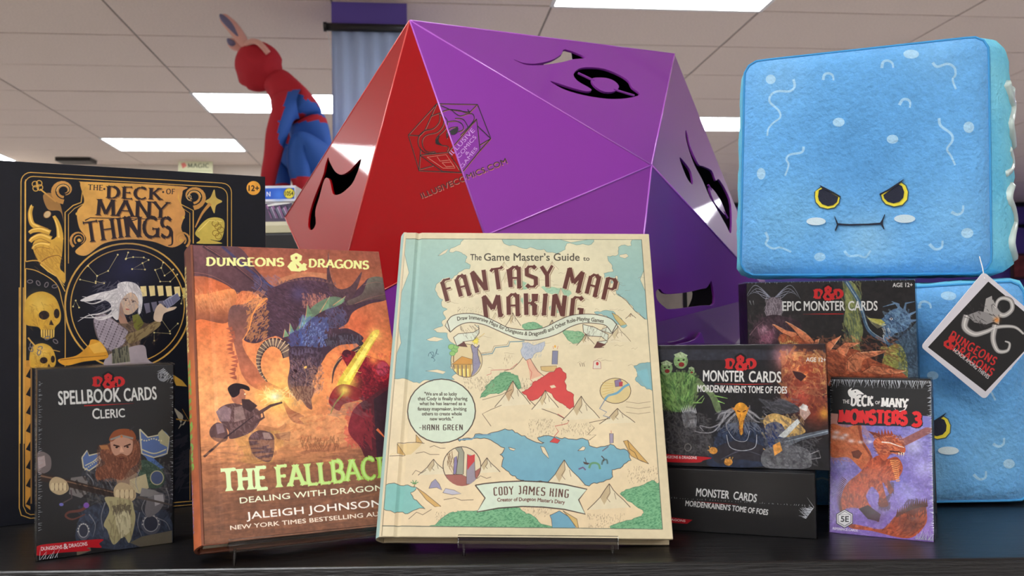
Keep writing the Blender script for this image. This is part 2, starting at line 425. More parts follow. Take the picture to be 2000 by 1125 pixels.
GOTHIC = {
 'F': (.5, [[(.1, -.05), (.1, .95)], [(.02, .85), (.22, 1), (.5, 1)], [(.1, .55), (.42, .55)]]), 'A': (.62, [[(.1, 0), (.1, .85), (.25, 1), (.38, 1), (.5, .85)], [(.5, 1), (.5, -.03), (.6, .05)], [(.1, .45), (.5, .45)]]),
 'N': (.66, [[(.1, -.03), (.1, 1)], [(.02, .93), (.14, 1), (.52, .05)], [(.54, 0), (.54, 1.03)]]), 'T': (.6, [[(.3, -.03), (.3, 1)], [(.02, .9), (.12, 1), (.52, 1), (.62, 1.06)]]), 'S': (.56, [[(.5, .9), (.4, 1), (.18, 1), (.08, .88), (.08, .6), (.5, .42), (.5, .12), (.4, 0), (.16, 0), (.05, .1)]]),
 'Y': (.6, [[(.04, 1), (.3, .55)], [(.56, 1.03), (.3, .55), (.3, -.03)]]), 'M': (.86, [[(.1, -.03), (.1, .98)], [(.02, .92), (.12, 1), (.44, .35)], [(.44, .35), (.74, 1)], [(.74, 1), (.74, -.03), (.86, .06)]]),
 'P': (.58, [[(.1, -.1), (.1, 1)], [(.02, .92), (.16, 1), (.4, 1), (.5, .88), (.5, .6), (.4, .5), (.1, .5)]]), 'K': (.6, [[(.1, -.03), (.1, 1.03)], [(.1, .55), (.36, .55), (.46, .68), (.46, 1)], [(.36, .55), (.46, .42), (.46, 0), (.58, .04)]]),
 'I': (.26, [[(.12, -.03), (.12, 1.03)], [(.02, .94), (.22, 1)], [(.02, 0), (.22, .06)]]), 'G': (.62, [[(.52, .9), (.42, 1), (.2, 1), (.1, .88), (.1, .12), (.2, 0), (.42, 0), (.52, .12), (.52, .45), (.34, .45)]]),
 'H': (.6, [[(.1, 0), (.1, 1)], [(.1, .55), (.36, .55), (.48, .45), (.48, 0)], [(.48, 1), (.48, .7), (.36, .55)]]), 'R': (.58, [[(.1, 0), (.1, 1), (.4, 1), (.5, .88), (.5, .6), (.4, .5), (.1, .5)], [(.34, .5), (.5, 0)]]), 'E': (.5, [[(.46, 1), (.2, 1), (.1, .88), (.1, .12), (.2, 0), (.46, 0)], [(.1, .52), (.4, .52)]]),
 'C': (.52, [[(.46, .88), (.38, 1), (.2, 1), (.1, .88), (.1, .12), (.2, 0), (.38, 0), (.46, .12)]]), 'O': (.56, [[(.1, .12), (.1, .88), (.2, 1), (.4, 1), (.48, .88), (.48, .12), (.4, 0), (.2, 0), (.1, .12)]]), 'D': (.56, [[(.1, 0), (.1, 1), (.36, 1), (.48, .82), (.48, .18), (.36, 0), (.1, 0)]]),
 'J': (.42, [[(.34, 1), (.34, .12), (.24, 0), (.06, .05)], [(.14, 1), (.34, 1)]]), '-': ROMAN['-'],
}
# ------------------------------------------------------------------ the shop: ceiling, walls, floor
RY = math.radians(-6.64)
E_, V_ = Vector((math.cos(RY), -math.sin(RY), 0)), Vector((math.sin(RY), math.cos(RY), 0))
E_ = Vector((V_.y, -V_.x, 0))
ROOM = Matrix(((E_.x, V_.x, 0, 0), (E_.y, V_.y, 0, 0), (0, 0, 1, 0), (0, 0, 0, 1)))
ZC, ZF = 1.85, -1.15
M_tile = mat('ceiling_tile', (236, 220, 207), .95, noise=(90, .10), bump=(220, .5, 4, .002))
M_grid = mat('ceiling_grid', (140, 130, 122), .8)
M_wall = mat('wall_paint', (226, 216, 204), .9, bump=(120, .1))
M_purple = mat('purple_paint', (104, 86, 178), .8, bump=(120, .15))
M_floor = mat('floor_carpet', (206, 202, 198), .95, noise=(40, .3))
M_black = mat('black_plastic', (16, 16, 18), .4)
M_black_soft = mat('black_board', (14, 13, 16), .6)
M_white = mat('white_card', (228, 226, 222), .5)
M_lamp = mat('lamp_diffuser', (255, 255, 255), .5, emit=((250, 252, 255), LAMP_POWER))
M_lampframe = mat('lamp_frame', (235, 235, 232), .4)
def struct(name, bm, m, M=ROOM):
    o = link(name, bm, m); o.matrix_world = M; o['kind'] = 'structure'; return o
struct('floor', box_bm(-6.2, 9.5, -4.2, 12.5, ZF - .05, ZF), M_floor)
struct('wall_back', box_bm(-6.2, 9.5, 12.4, 12.5, ZF, ZC + .2), M_purple)
struct('wall_left', box_bm(-6.3, -6.2, -4.2, 12.5, ZF, ZC + .2), M_wall)
struct('wall_right', box_bm(9.5, 9.6, -4.2, 12.5, ZF, ZC + .2), M_purple)
struct('wall_front', box_bm(-6.2, 9.5, -4.3, -4.2, ZF, ZC + .2), M_wall)
struct('trim_1', box_bm(-6.2, .6, 9.35, 9.5, 1.35, ZC), M_wall)                       # beige soffit at the far end
struct('trim_2', box_bm(1.6, 9.5, 12.3, 12.4, ZC - .06, ZC), M_black)                   # dark rails on the purple wall
struct('trim_3', box_bm(1.6, 9.5, 12.3, 12.4, 1.46, 1.51), M_black)
UL = [.775 + 1.17 * k for k in range(-6, 9)]
VL = [3.99 - .575 * k for k in range(15, 0, -1)] + [3.99, 4.565, 5.19, 5.81, 6.45, 7.03, 7.54, 8.04, 8.6, 9.17, 9.75, 10.3, 10.9, 11.45, 12.0, 12.4]
lamp_cells = {(UL[6], VL[15]): 1, (UL[4], VL[19]): 1, (UL[3], VL[22]): 1, (UL[7], VL[20]): 1, (UL[1], VL[23]): 1,
              (UL[4], VL[8]): 1, (UL[8], VL[11]): 1, (UL[4], VL[6]): 1, (UL[7], VL[5]): 1, (UL[2], VL[2]): 1, (UL[9], VL[3]): 1, (UL[5], VL[1]): 1,
              (UL[9], VL[15]): 1, (UL[2], VL[15]): 1, (UL[9], VL[24]): 1, (UL[5], VL[25]): 1, (UL[1], VL[7]): 1, (UL[12], VL[8]): 1, (UL[12], VL[18]): 1}
ceil = D.objects.new('ceiling', None); COL.objects.link(ceil); ceil.matrix_world = ROOM; ceil['kind'] = 'structure'
tile_meshes = {}; rest = bmesh.new(); n_t = 0
for i in range(len(UL) - 1):
    for j in range(len(VL) - 1):
        u0, u1, v0, v1 = UL[i], UL[i + 1], VL[j], VL[j + 1]
        if (u0, v0) in lamp_cells: continue
        w, h = u1 - u0 - .012, v1 - v0 - .012
        in_view = v0 > 3.3
        if not in_view:
            box_bm(u0 + .01, u1 - .01, v0 + .01, v1 - .01, ZC, ZC + .015, rest); continue
        key = round(h, 3)
        if key not in tile_meshes:
            me = D.meshes.new('ceiling_tile'); b = box_bm(-w / 2, w / 2, -h / 2, h / 2, 0, .015); b.to_mesh(me); b.free(); me.materials.append(M_tile); tile_meshes[key] = me
        o = D.objects.new('ceiling_tile', tile_meshes[key]); COL.objects.link(o); o.parent = ceil
        o.matrix_local = Matrix.Translation(((u0 + u1) / 2, (v0 + v1) / 2, ZC + random.uniform(0, .002)))
o = link('ceiling_tiles_rest', rest, M_tile, ceil); o.name = 'tile_field'; o['kind'] = 'stuff'
g = bmesh.new()
for u in UL: box_bm(u - .006, u + .006, VL[0], VL[-1], ZC + .006, ZC + .02, g)
for v in VL: box_bm(UL[0], UL[-1], v - .006, v + .006, ZC + .005, ZC + .02, g)
link('grid_rail', g, M_grid, ceil)
s_ = bmesh.new(); box_bm(-6.3, 9.6, -4.3, 12.6, ZC + .2, ZC + .25, s_); link('deck', s_, M_wall, ceil)
LL = {(UL[6], VL[15]): 'white ceiling light panel cut off by the photo top, above the purple die',
      (UL[4], VL[19]): 'flat white ceiling light panel behind the red and blue figure',
      (UL[3], VL[22]): 'flat white ceiling light panel above the gold and black boxed set, farthest whole one',
      (UL[7], VL[20]): 'flat white ceiling light panel seen between the purple die and the blue plush cube',
      (UL[1], VL[23]): 'sliver of white ceiling light over the left end of the big black box'}
for (u0, v0) in lamp_cells:
    j = VL.index(v0); w, h = 1.17, VL[j + 1] - v0
    t = empty('ceiling_light', ROOM @ Matrix.Translation((u0 + w / 2, v0 + h / 2, ZC)), LL.get((u0, v0), 'flat white ceiling light panel elsewhere on the shop ceiling, out of the photo'), 'ceiling light', 'light panels in the shop ceiling')
    b = box_bm(-w / 2 + .012, w / 2 - .012, -h / 2 + .012, h / 2 - .012, -.001, .004); link('diffuser', b, M_lamp, t)
    b = bmesh.new()
    for sgn in (-1, 1):
        box_bm(-w / 2, w / 2, sgn * h / 2 - .012, sgn * h / 2 + .012, -.004, .02, b); box_bm(sgn * w / 2 - .012, sgn * w / 2 + .012, -h / 2, h / 2, -.004, .02, b)
    link('lamp_frame', b, M_lampframe, t)

# pillar, banner and hanging signs
yaw0 = Matrix.Rotation(-RY * 0 + math.atan2(E_.y, E_.x), 4, 'Z')
pl, pr = at(649, 200, y=4.5), at(796, 200, y=4.5)
pw = (pr - pl).length
o = link('purple_pillar', box_bm(0, pw, 0, pw, ZF, ZC), M_purple)
o.matrix_world = Matrix.Translation((pl.x, pl.y, 0)) @ yaw0
o['kind'] = 'structure'; o.name = 'pillar'
bt = empty('hanging_banner', Matrix.Translation((pl.x, pl.y, 0)) @ yaw0, 'light blue cloth banner hanging from a black rod on the purple pillar', 'banner')
zr = at(718, 52, y=4.47).z
b = bmesh.new(); n = 24
for i in range(n + 1):
    for k in range(2):
        b.verts.new((.004 + (pw - .008) * i / n, -.03 + .004 * math.sin(i * 1.3) - .002 * k, zr if k == 0 else zr - 1.5))
b.verts.ensure_lookup_table()
for i in range(n): b.faces.new([b.verts[2 * i], b.verts[2 * i + 1], b.verts[2 * i + 3], b.verts[2 * i + 2]])
M_banner = mat('banner_cloth', (186, 210, 252), .8, bump=(60, .2))
o = link('banner_cloth', b, M_banner, bt, smooth=True); sm = o.modifiers.new('thick', 'SOLIDIFY'); sm.thickness = .003
link('rod', tube([(-.03, -.035, zr), (pw + .02, -.035, zr)], .021, 14), M_black, bt, smooth=True)
for xx in (-.03, pw + .02):
    link('end_cap', tube([(xx - .008, -.035, zr), (xx + .008, -.035, zr)], .025, 14), M_black, bt)
link('cord', tube([(-.022, -.035, zr), (-.006, -.035, zr - .09), (0, -.034, zr - .16)], .0022, 6), M_white, bt)

M_sign = mat('sign_card', (214, 212, 176), .6)
c = Canvas([(350, 316), (415, 316), (415, 350), (350, 350)], 260, 136, (206, 206, 170))
c.poly([(355, 320), (362, 318), (366, 325), (358, 330)], (214, 120, 110))
c.letters('MAGIC', [(368, 328), (408, 328)], 8, (90, 96, 80), ROMAN, .2, .1, .06)
c.poly([(352, 333), (413, 333), (413, 336), (352, 336)], (170, 176, 140), .6)
def quad_card(name, w, h, t, m_front, m_side, parent=None, M=None, label=None):
    """an upright board centred on x, standing on z=0, printed on its -y face"""
    b = box_bm(-w / 2, w / 2, 0, t, 0, h); b.faces.ensure_lookup_table()
    uv = b.loops.layers.uv.new('UVMap')
    for f in b.faces:
        f.normal_update(); fr = f.normal.y < -.9; f.material_index = 0 if fr else 1
        for l in f.loops: l[uv].uv = ((l.vert.co.x + w / 2) / w, l.vert.co.z / h) if fr else (.02, .02)
    return link(name, b, [m_front, m_side], parent, M=M, label=label)
sg = empty('hanging_sign', Matrix.Translation(at(382, 349, y=8.75)) @ yaw0, 'small cream hanging sign lettered in dark capitals, beneath the farthest ceiling light', 'sign')
ww = 65 / F_PX * 8.75
quad_card('sign_board', ww, ww * 34 / 65, .01, print_mat('sign_print', c, .6, 0), M_sign, sg)
for xx in (-.35, .35): link('hanging_wire', tube([(xx * ww, .005, ww * 34 / 65), (xx * ww, .005, ZC - at(382, 349, y=8.75).z)], .002, 5), M_white, sg)
p = at(149, 318, y=8.6)
t = empty('ceiling_speaker', Matrix.Translation(p) @ yaw0, 'flat black box fixed under the far ceiling above the boxed set', 'speaker')
bevel(link('housing', box_bm(-.165, .165, -.1, .1, 0, .045), M_black, t), .008)
link('bracket', box_bm(-.03, .03, -.03, .03, .045, ZC - p.z), M_black, t)
p = at(1996, 560, y=6)
p = at(1986, 546, y=13.1)
t_pic = empty('framed_picture', Matrix.Translation((p.x, p.y, p.z)) @ yaw0, 'dark framed red-brown picture on the purple wall past the plush cubes', 'picture')
PLUSH_QUAD = [(1455, 122), (1930, 70), (1936, 533), (1447, 537)]
# ------------------------------------------------------------------ artworks (plan points measured on enlarged views: ox, oy, enlargement)
Z1, Z2, Z3, Z4, Z5, Z6 = (0, 280, 2.557), (0, 680, 2.528), (340, 460, 3.516), (360, 760, 3.083), (740, 440, 3.516), (740, 740, 2.922)
Q1, Q2, Q3, Q4 = (1270, 530, 2.885), (1270, 720, 2.777), (1400, 50, 2.2067), (1750, 500, 2.163)
INK = (70, 54, 46)
def _mount(c, x, y, w, h, ink=INK, shade=(196, 176, 138), lw=3):
    md, c.mode = c.mode, None
    L = [(x - w * .52, y + h), (x - w * .34, y + h * .72), (x - w * .22, y + h * .52), (x - w * .1, y + h * .22), (x, y)]
    R = [(x, y), (x + w * .1, y + h * .25), (x + w * .2, y + h * .42), (x + w * .34, y + h * .62), (x + w * .5, y + h * .9)]
    c.poly(L + R[1:], (226, 214, 180)); c.poly([(x, y), (x - w * .1, y + h * .22), (x - w * .22, y + h * .52), (x - w * .12, y + h * .8), (x + w * .02, y + h * .4)], shade)
    c.stroke(L, lw, ink); c.stroke(R, lw, ink)
    c.stroke([(x, y), (x + w * .02, y + h * .35), (x - w * .06, y + h * .55), (x + w * .02, y + h * .7)], lw * .7, ink); c.stroke([(x + w * .12, y + h * .35), (x + w * .16, y + h * .6)], lw * .6, ink); c.mode = md
def _forest(c, pts, col, dot, n, box, seed, edge=(60, 110, 84)):
    pts = catmull(pts, 4, True); pts = [(x + 4 * math.sin(i * 2.1), y - 5 * abs(math.sin(i * 1.3))) for i, (x, y) in enumerate(pts)]; md, c.mode = c.mode, None
    old = c.clip; c.poly(pts, col); c.clip = c.region(pts) * (1 if old is None else old); r = np.random.default_rng(seed)
    L = []
    for i in range(n):
        x, y = r.uniform(box[0], box[2]), r.uniform(box[1], box[3]); L.append([(x - 5, y + 2), (x - 2, y - 3), (x + 2, y - 3), (x + 5, y + 2)])
    c.strokes(L, 2.2, dot, 1.2, .85); c.clip = old; c.stroke(pts + [pts[0]], 2, edge); c.mode = md
def art_map(quad):
    c = Canvas(quad, 1000, 1210, (220, 206, 170)); c.mode = 'rough'
    inner = [(789, 466.5), (1253, 468), (1294, 1033.6), (744, 1027)]
    land = (226, 212, 176)
    c.poly([(786, 466.5), (1253, 468), (1294, 1033.6), (738, 1027)], c.grad((1000, 460), (1000, 1040), (218, 212, 178), (230, 208, 168)))
    base = c.clip = c.region([(780, 466.5), (1253, 468), (1294, 1033.6), (730, 1027)])
    c.view(*Z5); sea = c.grad((300, 90), (300, 1100), (166, 196, 180), (130, 174, 176)); se = (96, 120, 116)
    def S(p): c.poly(p, sea, line=se, lw=2.4)
    S([(150, 80), (585, 92), (560, 130), (490, 160), (485, 185), (570, 190), (605, 215), (592, 255), (628, 272), (622, 300), (560, 318), (520, 345), (470, 380), (395, 405), (385, 440), (410, 490), (440, 510), (430, 540), (435, 560), (470, 575), (440, 600), (460, 640), (430, 665), (440, 690), (375, 715), (400, 735), (470, 740), (490, 800), (560, 850), (600, 860), (590, 890), (500, 935), (490, 980), (540, 1010), (500, 1040), (520, 1060), (440, 1075), (330, 1062), (280, 1085), (200, 1056), (60, 1040)])
    S([(845, 90), (1480, 90), (1460, 130), (1380, 132), (1290, 125), (1280, 165), (1160, 185), (1135, 165), (1040, 150), (940, 140), (860, 125)])
    S([(1740, 90), (1830, 90), (1850, 650), (1760, 590), (1720, 540), (1660, 490), (1632, 470), (1625, 410), (1635, 380), (1600, 400), (1556, 380), (1545, 330), (1610, 318), (1600, 270), (1570, 212), (1640, 205), (1645, 150), (1735, 140)])
    S([(1880, 925), (1830, 945), (1750, 965), (1775, 1010), (1760, 1060), (1800, 1100), (1840, 1125), (1900, 1160), (1900, 925)])
    S([(1480, 595), (1560, 583), (1620, 600), (1665, 640), (1705, 690), (1680, 705), (1620, 670), (1560, 620), (1500, 612)])
    for isl in ([(405, 210), (440, 180), (478, 160), (460, 190), (430, 205)], [(325, 785), (380, 765), (445, 780), (400, 798), (350, 795)], [(320, 1000), (400, 990), (460, 1005), (440, 1022), (390, 1010)], [(1650, 205), (1700, 195), (1715, 212), (1690, 228), (1655, 218)], [(1625, 345), (1640, 350), (1640, 390), (1625, 395)]):
        c.poly(isl, land, line=se, lw=2)
    # pale forests and mountain lines round the title
    for k, (f, b) in enumerate((([(925, 370), (1010, 400), (1020, 440), (960, 435)], (925, 370, 1020, 440)), ([(1115, 425), (1200, 430), (1310, 450), (1300, 490), (1180, 475)], (1115, 425, 1310, 490)), ([(1170, 560), (1240, 555), (1285, 590), (1200, 605)], (1170, 555, 1285, 605)), ([(980, 500), (1060, 520), (1070, 560), (990, 545)], (980, 500, 1070, 560)))):
        _forest(c, f, (164, 198, 166), (120, 160, 128), 60, b, k, (150, 180, 150))
    _forest(c, [(985, 700), (1000, 680), (1060, 668), (1110, 690), (1125, 715), (1040, 735)], (130, 178, 136), (70, 130, 90), 70, (985, 668, 1125, 735), 5)
    _forest(c, [(1265, 730), (1330, 730), (1400, 740), (1405, 790), (1350, 815), (1300, 790)], (140, 184, 140), (70, 130, 90), 80, (1265, 730, 1405, 815), 6)
    gi = (128, 112, 92)
    for x, y, w, h in ((860, 250, 90, 70), (1010, 240, 110, 90), (1190, 250, 90, 60), (880, 300, 120, 130), (1400, 310, 130, 110), (1250, 430, 90, 100), (1560, 400, 120, 90), (700, 420, 120, 80), (1120, 560, 80, 90), (800, 600, 90, 70)):
        _mount(c, x, y, w, h, gi, (206, 192, 156), 1.6)
    _mount(c, 920, 600, 110, 100); _mount(c, 1190, 650, 90, 70); _mount(c, 1730, 605, 70, 36); _mount(c, 1420, 745, 120, 80)
    _mount(c, 1640, 690, 180, 120, INK, (204, 188, 150), 2.4)
    r = np.random.default_rng(3)
    for i in range(46):
        x, y = r.uniform(470, 1780), r.uniform(240, 1100); l = r.uniform(30, 90)
        c.stroke([(x, y), (x + l * .3, y - r.uniform(0, 12)), (x + l * .6, y + r.uniform(-4, 6)), (x + l, y + r.uniform(-14, 14))], 1.7, gi, .8)
    c.stroke([(540, 590), (560, 575)], 2, INK)
    c.hatch(66, (540, 560, 710, 620), 9, 1.6, 1.8, gi, .8, .1, 1); c.hatch(90, (580, 1045, 760, 1125), 12, 1.6, 2.2, gi, .9, .1, 2); c.hatch(72, (960, 1050, 1070, 1125), 12, 1.6, 2.2, gi, .9, .1, 4); c.hatch(18, (850, 890, 920, 970), 19, 1.6, 2, gi, .9, .08, 8)
    # coast line right lower, cliffs
    c.stroke([(1640, 470), (1700, 520), (1760, 590), (1830, 645)], 3, INK); c.poly([(1600, 600), (1640, 620), (1700, 680), (1660, 690), (1620, 640)], (206, 178, 110), .9, line=INK, lw=2)
    # river, tower, house vignette
    c.stroke([(700, 890), (780, 880), (800, 840), (890, 830), (900, 800), (960, 798), (1000, 795)], 7, (108, 140, 150)); c.stroke([(690, 880), (775, 870), (790, 830), (880, 820), (895, 792)], 2, INK)
    c.ell(602, 930, 108, 115, (214, 196, 150), line=INK, lw=3)
    c.clip = c.clip * c.region([(600 + 106 * math.cos(a * PI / 12), 900 + 145 * math.sin(a * PI / 12)) for a in range(24)])
    c.poly([(510, 960), (580, 905), (632, 950), (632, 1050), (510, 1020)], (196, 160, 84), line=INK, lw=2); c.poly([(500, 955), (570, 900), (640, 920), (640, 955)], (206, 150, 70), line=INK, lw=2)
    for k in range(4): c.poly([(520 + k * 28, 985), (532 + k * 28, 985), (534 + k * 28, 1040), (522 + k * 28, 1035)], (240, 224, 130)); c.stroke([(515 + k * 28, 960), (518 + k * 28, 1040)], 4, (60, 60, 90))
    c.poly([(632, 830), (640, 815), (660, 838), (698, 815), (702, 960), (680, 1030), (632, 1045)], (144, 140, 160), line=INK, lw=3); c.hatch(60, (632, 850, 700, 1030), 10, .1, 1.6, (110, 104, 126), .8, .2, 9)
    c.clip = base
    c.stroke([(514, 865), (512, 940)], 7, (130, 96, 60))
    for x, y, q in ((500, 835, 24), (520, 860, 22), (505, 880, 20), (530, 835, 18)): c.ell(x, y, q, q * .8, (142, 190, 110), line=(70, 120, 70), lw=2)
    P = [(665 + (28 if k % 2 else 14) * math.cos(k * PI / 8), 792 + (28 if k % 2 else 14) * math.sin(k * PI / 8)) for k in range(16)]; c.poly(P, (238, 222, 90), line=(150, 130, 40), lw=1.5)
    c.stroke([(680, 775), (726, 742)], 2.4, (200, 160, 60))
    for p in ([(340, 900), (345, 880), (370, 870), (375, 890), (360, 910), (380, 905)], [(350, 870), (380, 900), (400, 850), (395, 880), (412, 885)], [(365, 905), (385, 925), (375, 935)]): c.stroke(p, 3, (60, 90, 100), smooth=True)
    # volcano with ash, lava
    c.poly([(985, 805), (1140, 798), (1130, 850), (1100, 870), (1040, 920), (1020, 925), (990, 910)], (184, 190, 198), line=(120, 130, 146), lw=2); c.hatch(90, (990, 805, 1120, 910), 16, 1.9, 2, (130, 146, 170), .8, .2, 10)
    _v = [(860, 1000), (920, 985), (965, 940), (990, 905), (1010, 928), (1040, 915), (1060, 950), (1090, 1000), (1140, 1040)]
    c.poly(_v + [(1140, 1060), (860, 1060)], (226, 208, 170)); c.poly([(1010, 928), (1040, 915), (1060, 950), (1120, 1030), (1040, 1060), (1030, 980)], (226, 176, 146)); c.stroke(_v, 3, INK)
    c.stroke([(1020, 930), (1030, 980), (1050, 1010), (1040, 1060), (1080, 1100)], 3, (200, 90, 80)); c.stroke([(740, 1030), (770, 1020), (770, 995), (900, 990), (950, 950)], 3, (190, 80, 80))
    c.poly([(1192, 862), (1230, 862), (1226, 955), (1188, 955)], (132, 134, 156), line=INK, lw=2); c.stroke([(1200, 850), (1195, 830)], 2, (190, 70, 60)); c.stroke([(1225, 850), (1230, 828)], 2, (190, 70, 60)); c.ell(1210, 832, 7, 9, (230, 170, 70))
    c.poly([(1110, 970), (1220, 965), (1230, 1000), (1150, 1005), (1115, 995)], (210, 180, 120), line=INK, lw=2)
    for x in (1385, 1400, 1412): c.stroke([(x, 970), (x - 6, 930 + (x % 3) * 8)], 2.4, INK)
    c.poly([(1470, 985), (1475, 935), (1500, 925), (1522, 940), (1525, 985)], (220, 212, 190), line=(150, 80, 80), lw=3); c.ell(1500, 950, 9, 12, (196, 60, 60))
    # big forest and lava lake
    _forest(c, [(740, 1130), (760, 1085), (800, 1050), (850, 1012), (900, 1015), (940, 1040), (962, 1075), (960, 1130)], (118, 170, 124), (54, 116, 76), 260, (740, 1010, 962, 1130), 11)
    c.view(*Z6); red = (206, 74, 70)
    _forest(c, [(578, 110), (610, 60), (640, 20), (690, -14), (790, -14), (803, 58), (760, 20), (700, 80), (640, 88)], (118, 170, 124), (54, 116, 76), 160, (578, -14, 803, 110), 12)
    c.poly([(815, 75), (860, 50), (880, 20), (920, 0), (950, -20), (1000, -40), (1010, -60), (1035, -64), (1068, -30), (1068, 60), (1112, 90), (1112, 160), (1088, 172), (1060, 150), (1010, 120), (950, 68), (920, 100), (860, 122)], red, line=(150, 50, 50), lw=3)
    c.poly([(975, 40), (1000, 34), (1012, 48), (985, 54)], land)
    c.stroke([(1020, 200), (1085, 240), (1075, 255), (1005, 270), (1025, 300), (1000, 330)], 3, (180, 60, 60)); c.stroke([(860, 122), (900, 160), (1010, 200), (1085, 240)], 3, INK)
    _mount(c, 765, 10, 200, 150, INK, (196, 166, 126)); _mount(c, 950, 65, 150, 110, INK, (200, 180, 140)); _mount(c, 1155, 98, 210, 140); _mount(c, 1362, 168, 200, 90)
    c.stroke([(590, 120), (700, 90), (760, 60)], 2, INK); c.stroke([(640, 270), (590, 200), (640, 175), (700, 150)], 2.4, INK)
    lake = c.grad((900, 280), (900, 620), (128, 178, 188), (110, 164, 184))
    Lk = [(450, 345), (530, 340), (550, 315), (640, 308), (720, 285), (760, 290), (800, 315), (860, 345), (915, 365), (945, 365), (905, 335), (940, 325), (1000, 332), (1060, 335), (1150, 340), (1195, 350), (1200, 380), (1290, 385), (1320, 372), (1400, 400), (1440, 465), (1390, 500), (1330, 520), (1335, 558), (1260, 590), (1200, 612), (1100, 600), (990, 604), (850, 590), (800, 575), (750, 545), (700, 500), (712, 450), (690, 432), (718, 395), (640, 350), (560, 338), (460, 357)]
    c.poly(Lk, lake, line=INK, lw=3); c.stroke([(455, 347), (530, 344), (560, 322), (640, 318)], 8, (112, 150, 170))
    for isl in ([(740, 390), (780, 400), (770, 410), (748, 404)], [(922, 385), (945, 390), (965, 430), (970, 455), (935, 420)], [(1135, 410), (1165, 385), (1180, 392), (1170, 408)]): c.poly(isl, land, line=INK, lw=2)
    c.poly([(975, 360), (1000, 335), (1035, 350), (1020, 368)], red, line=INK, lw=1.5)
    c.stroke([(1140, 515), (1165, 505), (1180, 520)], 8, (110, 90, 120)); c.stroke([(1200, 510), (1210, 485), (1235, 480), (1255, 490), (1262, 515)], 11, (100, 150, 110), smooth=True); c.stroke([(1272, 490), (1280, 465), (1300, 462), (1305, 485)], 9, (84, 110, 110), smooth=True); c.stroke([(1270, 440), (1285, 455), (1282, 470)], 5, INK)
    c.stroke([(1175, 450), (1185, 480)], 3, INK); c.poly([(1165, 472), (1205, 482), (1190, 490), (1172, 486)], (80, 66, 60)); c.stroke([(1275, 412), (1310, 385)], 6, (110, 110, 120))
    _mount(c, 1058, 462, 240, 160); c.poly([(975, 600), (1000, 570), (1250, 690), (1180, 700)], land, .0)
    _mount(c, 1315, 598, 240, 150); _mount(c, 312, 458, 170, 92); _mount(c, 617, 450, 150, 90)
    c.poly([(1195, 612), (1260, 600), (1400, 590), (1410, 620), (1380, 660), (1510, 765), (1440, 820), (1330, 852), (1240, 780), (1190, 730)], land, .0)
    c.hatch(138, (1190, 770, 1400, 850), 9, 1.7, 2, gi, .9, .1, 20); c.hatch(138, (1420, 500, 1590, 600), 9, 1.7, 2, gi, .9, .1, 21); c.hatch(120, (850, 230, 1000, 330), 10, 1.7, 2, gi, .9, .1, 22); c.hatch(96, (1040, 250, 1210, 325), 10, 1.7, 2, gi, .9, .1, 23)
    c.hatch(48, (320, 760, 410, 830), 9, 1.7, 2, gi, .9, .1, 24); c.hatch(66, (800, 730, 990, 790), 9, 1.7, 2, gi, .9, .1, 25); c.hatch(96, (560, -10, 660, 70), 9, 1.7, 2, gi, .9, .1, 26)
    c.poly([(1395, 355), (1420, 350), (1540, 485), (1500, 470), (1440, 440)], (206, 166, 96), line=INK, lw=2); c.stroke([(1420, 350), (1430, 400), (1460, 420), (1480, 460), (1540, 485)], 2.4, INK)
    c.poly([(1316, 312), (1338, 312), (1338, 365), (1318, 368)], (160, 150, 168), line=INK, lw=2); c.stroke([(1327, 310), (1325, 295)], 2, (180, 60, 60))
    c.ell(1350, 68, 88, 72, (216, 196, 140), line=INK, lw=3); c.stroke([(1290, 120), (1310, 95), (1360, 80), (1400, 45), (1430, 30)], 13, (110, 164, 190), smooth=True); c.poly([(1345, 10), (1380, 0), (1390, 40), (1350, 45)], (140, 120, 150), line=INK, lw=2); c.poly([(1370, 20), (1392, 15), (1390, 42), (1372, 44)], (180, 70, 80))
    for k in range(6): c.stroke([(1275, 20 + 18 * k), (1340, 30 + 10 * k)], 2, (196, 160, 80))
    c.stroke([(1290, 120), (1260, 170), (1300, 190), (1280, 210), (1320, 222)], 5, (120, 130, 150))
    for yy in (0, 30, 60): c.stroke([(1410, 130 + yy), (1480, 140 + yy), (1550, 130 + yy)], 2, gi)
    c.stroke([(1320, 225), (1200, 250), (1230, 280), (1190, 320), (1240, 320), (1200, 350)], 2.6, INK); c.poly([(1520, 40), (1555, 60), (1530, -60), (1470, -40)], (128, 182, 190), .9)
    _forest(c, [(320, 835), (400, 770), (440, 765), (460, 757), (560, 757), (600, 737), (780, 735), (830, 765), (880, 785), (925, 830), (965, 856), (320, 850)], (122, 178, 132), (58, 120, 84), 700, (320, 735, 965, 855), 31)
    _forest(c, [(1330, 856), (1370, 825), (1460, 800), (1512, 765), (1440, 710), (1380, 660), (1430, 630), (1500, 612), (1560, 583), (1590, 600), (1625, 590), (1640, 860)], (122, 178, 132), (58, 120, 84), 800, (1330, 583, 1640, 856), 32)
    c.poly([(-10, 612), (120, 606), (165, 605), (215, 620), (180, 650), (195, 680), (230, 710), (265, 742), (200, 750), (150, 770), (90, 765), (-10, 735)], (130, 190, 180), line=INK, lw=2.4)
    c.poly([(985, 800), (975, 780), (1030, 753), (1090, 790), (1127, 856), (990, 856)], (112, 164, 184), line=INK, lw=2.4); c.poly([(1050, 752), (1130, 800), (1140, 852), (1125, 845), (1085, 790)], (206, 176, 110), line=INK, lw=2)
    c.poly([(215, 620), (260, 650), (355, 728), (320, 730), (270, 690)], (206, 166, 96), line=INK, lw=2); c.stroke([(200, 620), (205, 600)], 4, (120, 90, 50))
    for k in range(6): c.stroke([(203, 598), (203 + 22 * math.cos(k * 1.05), 598 - 9 + 12 * math.sin(k * 1.05))], 4, (84, 140, 84))
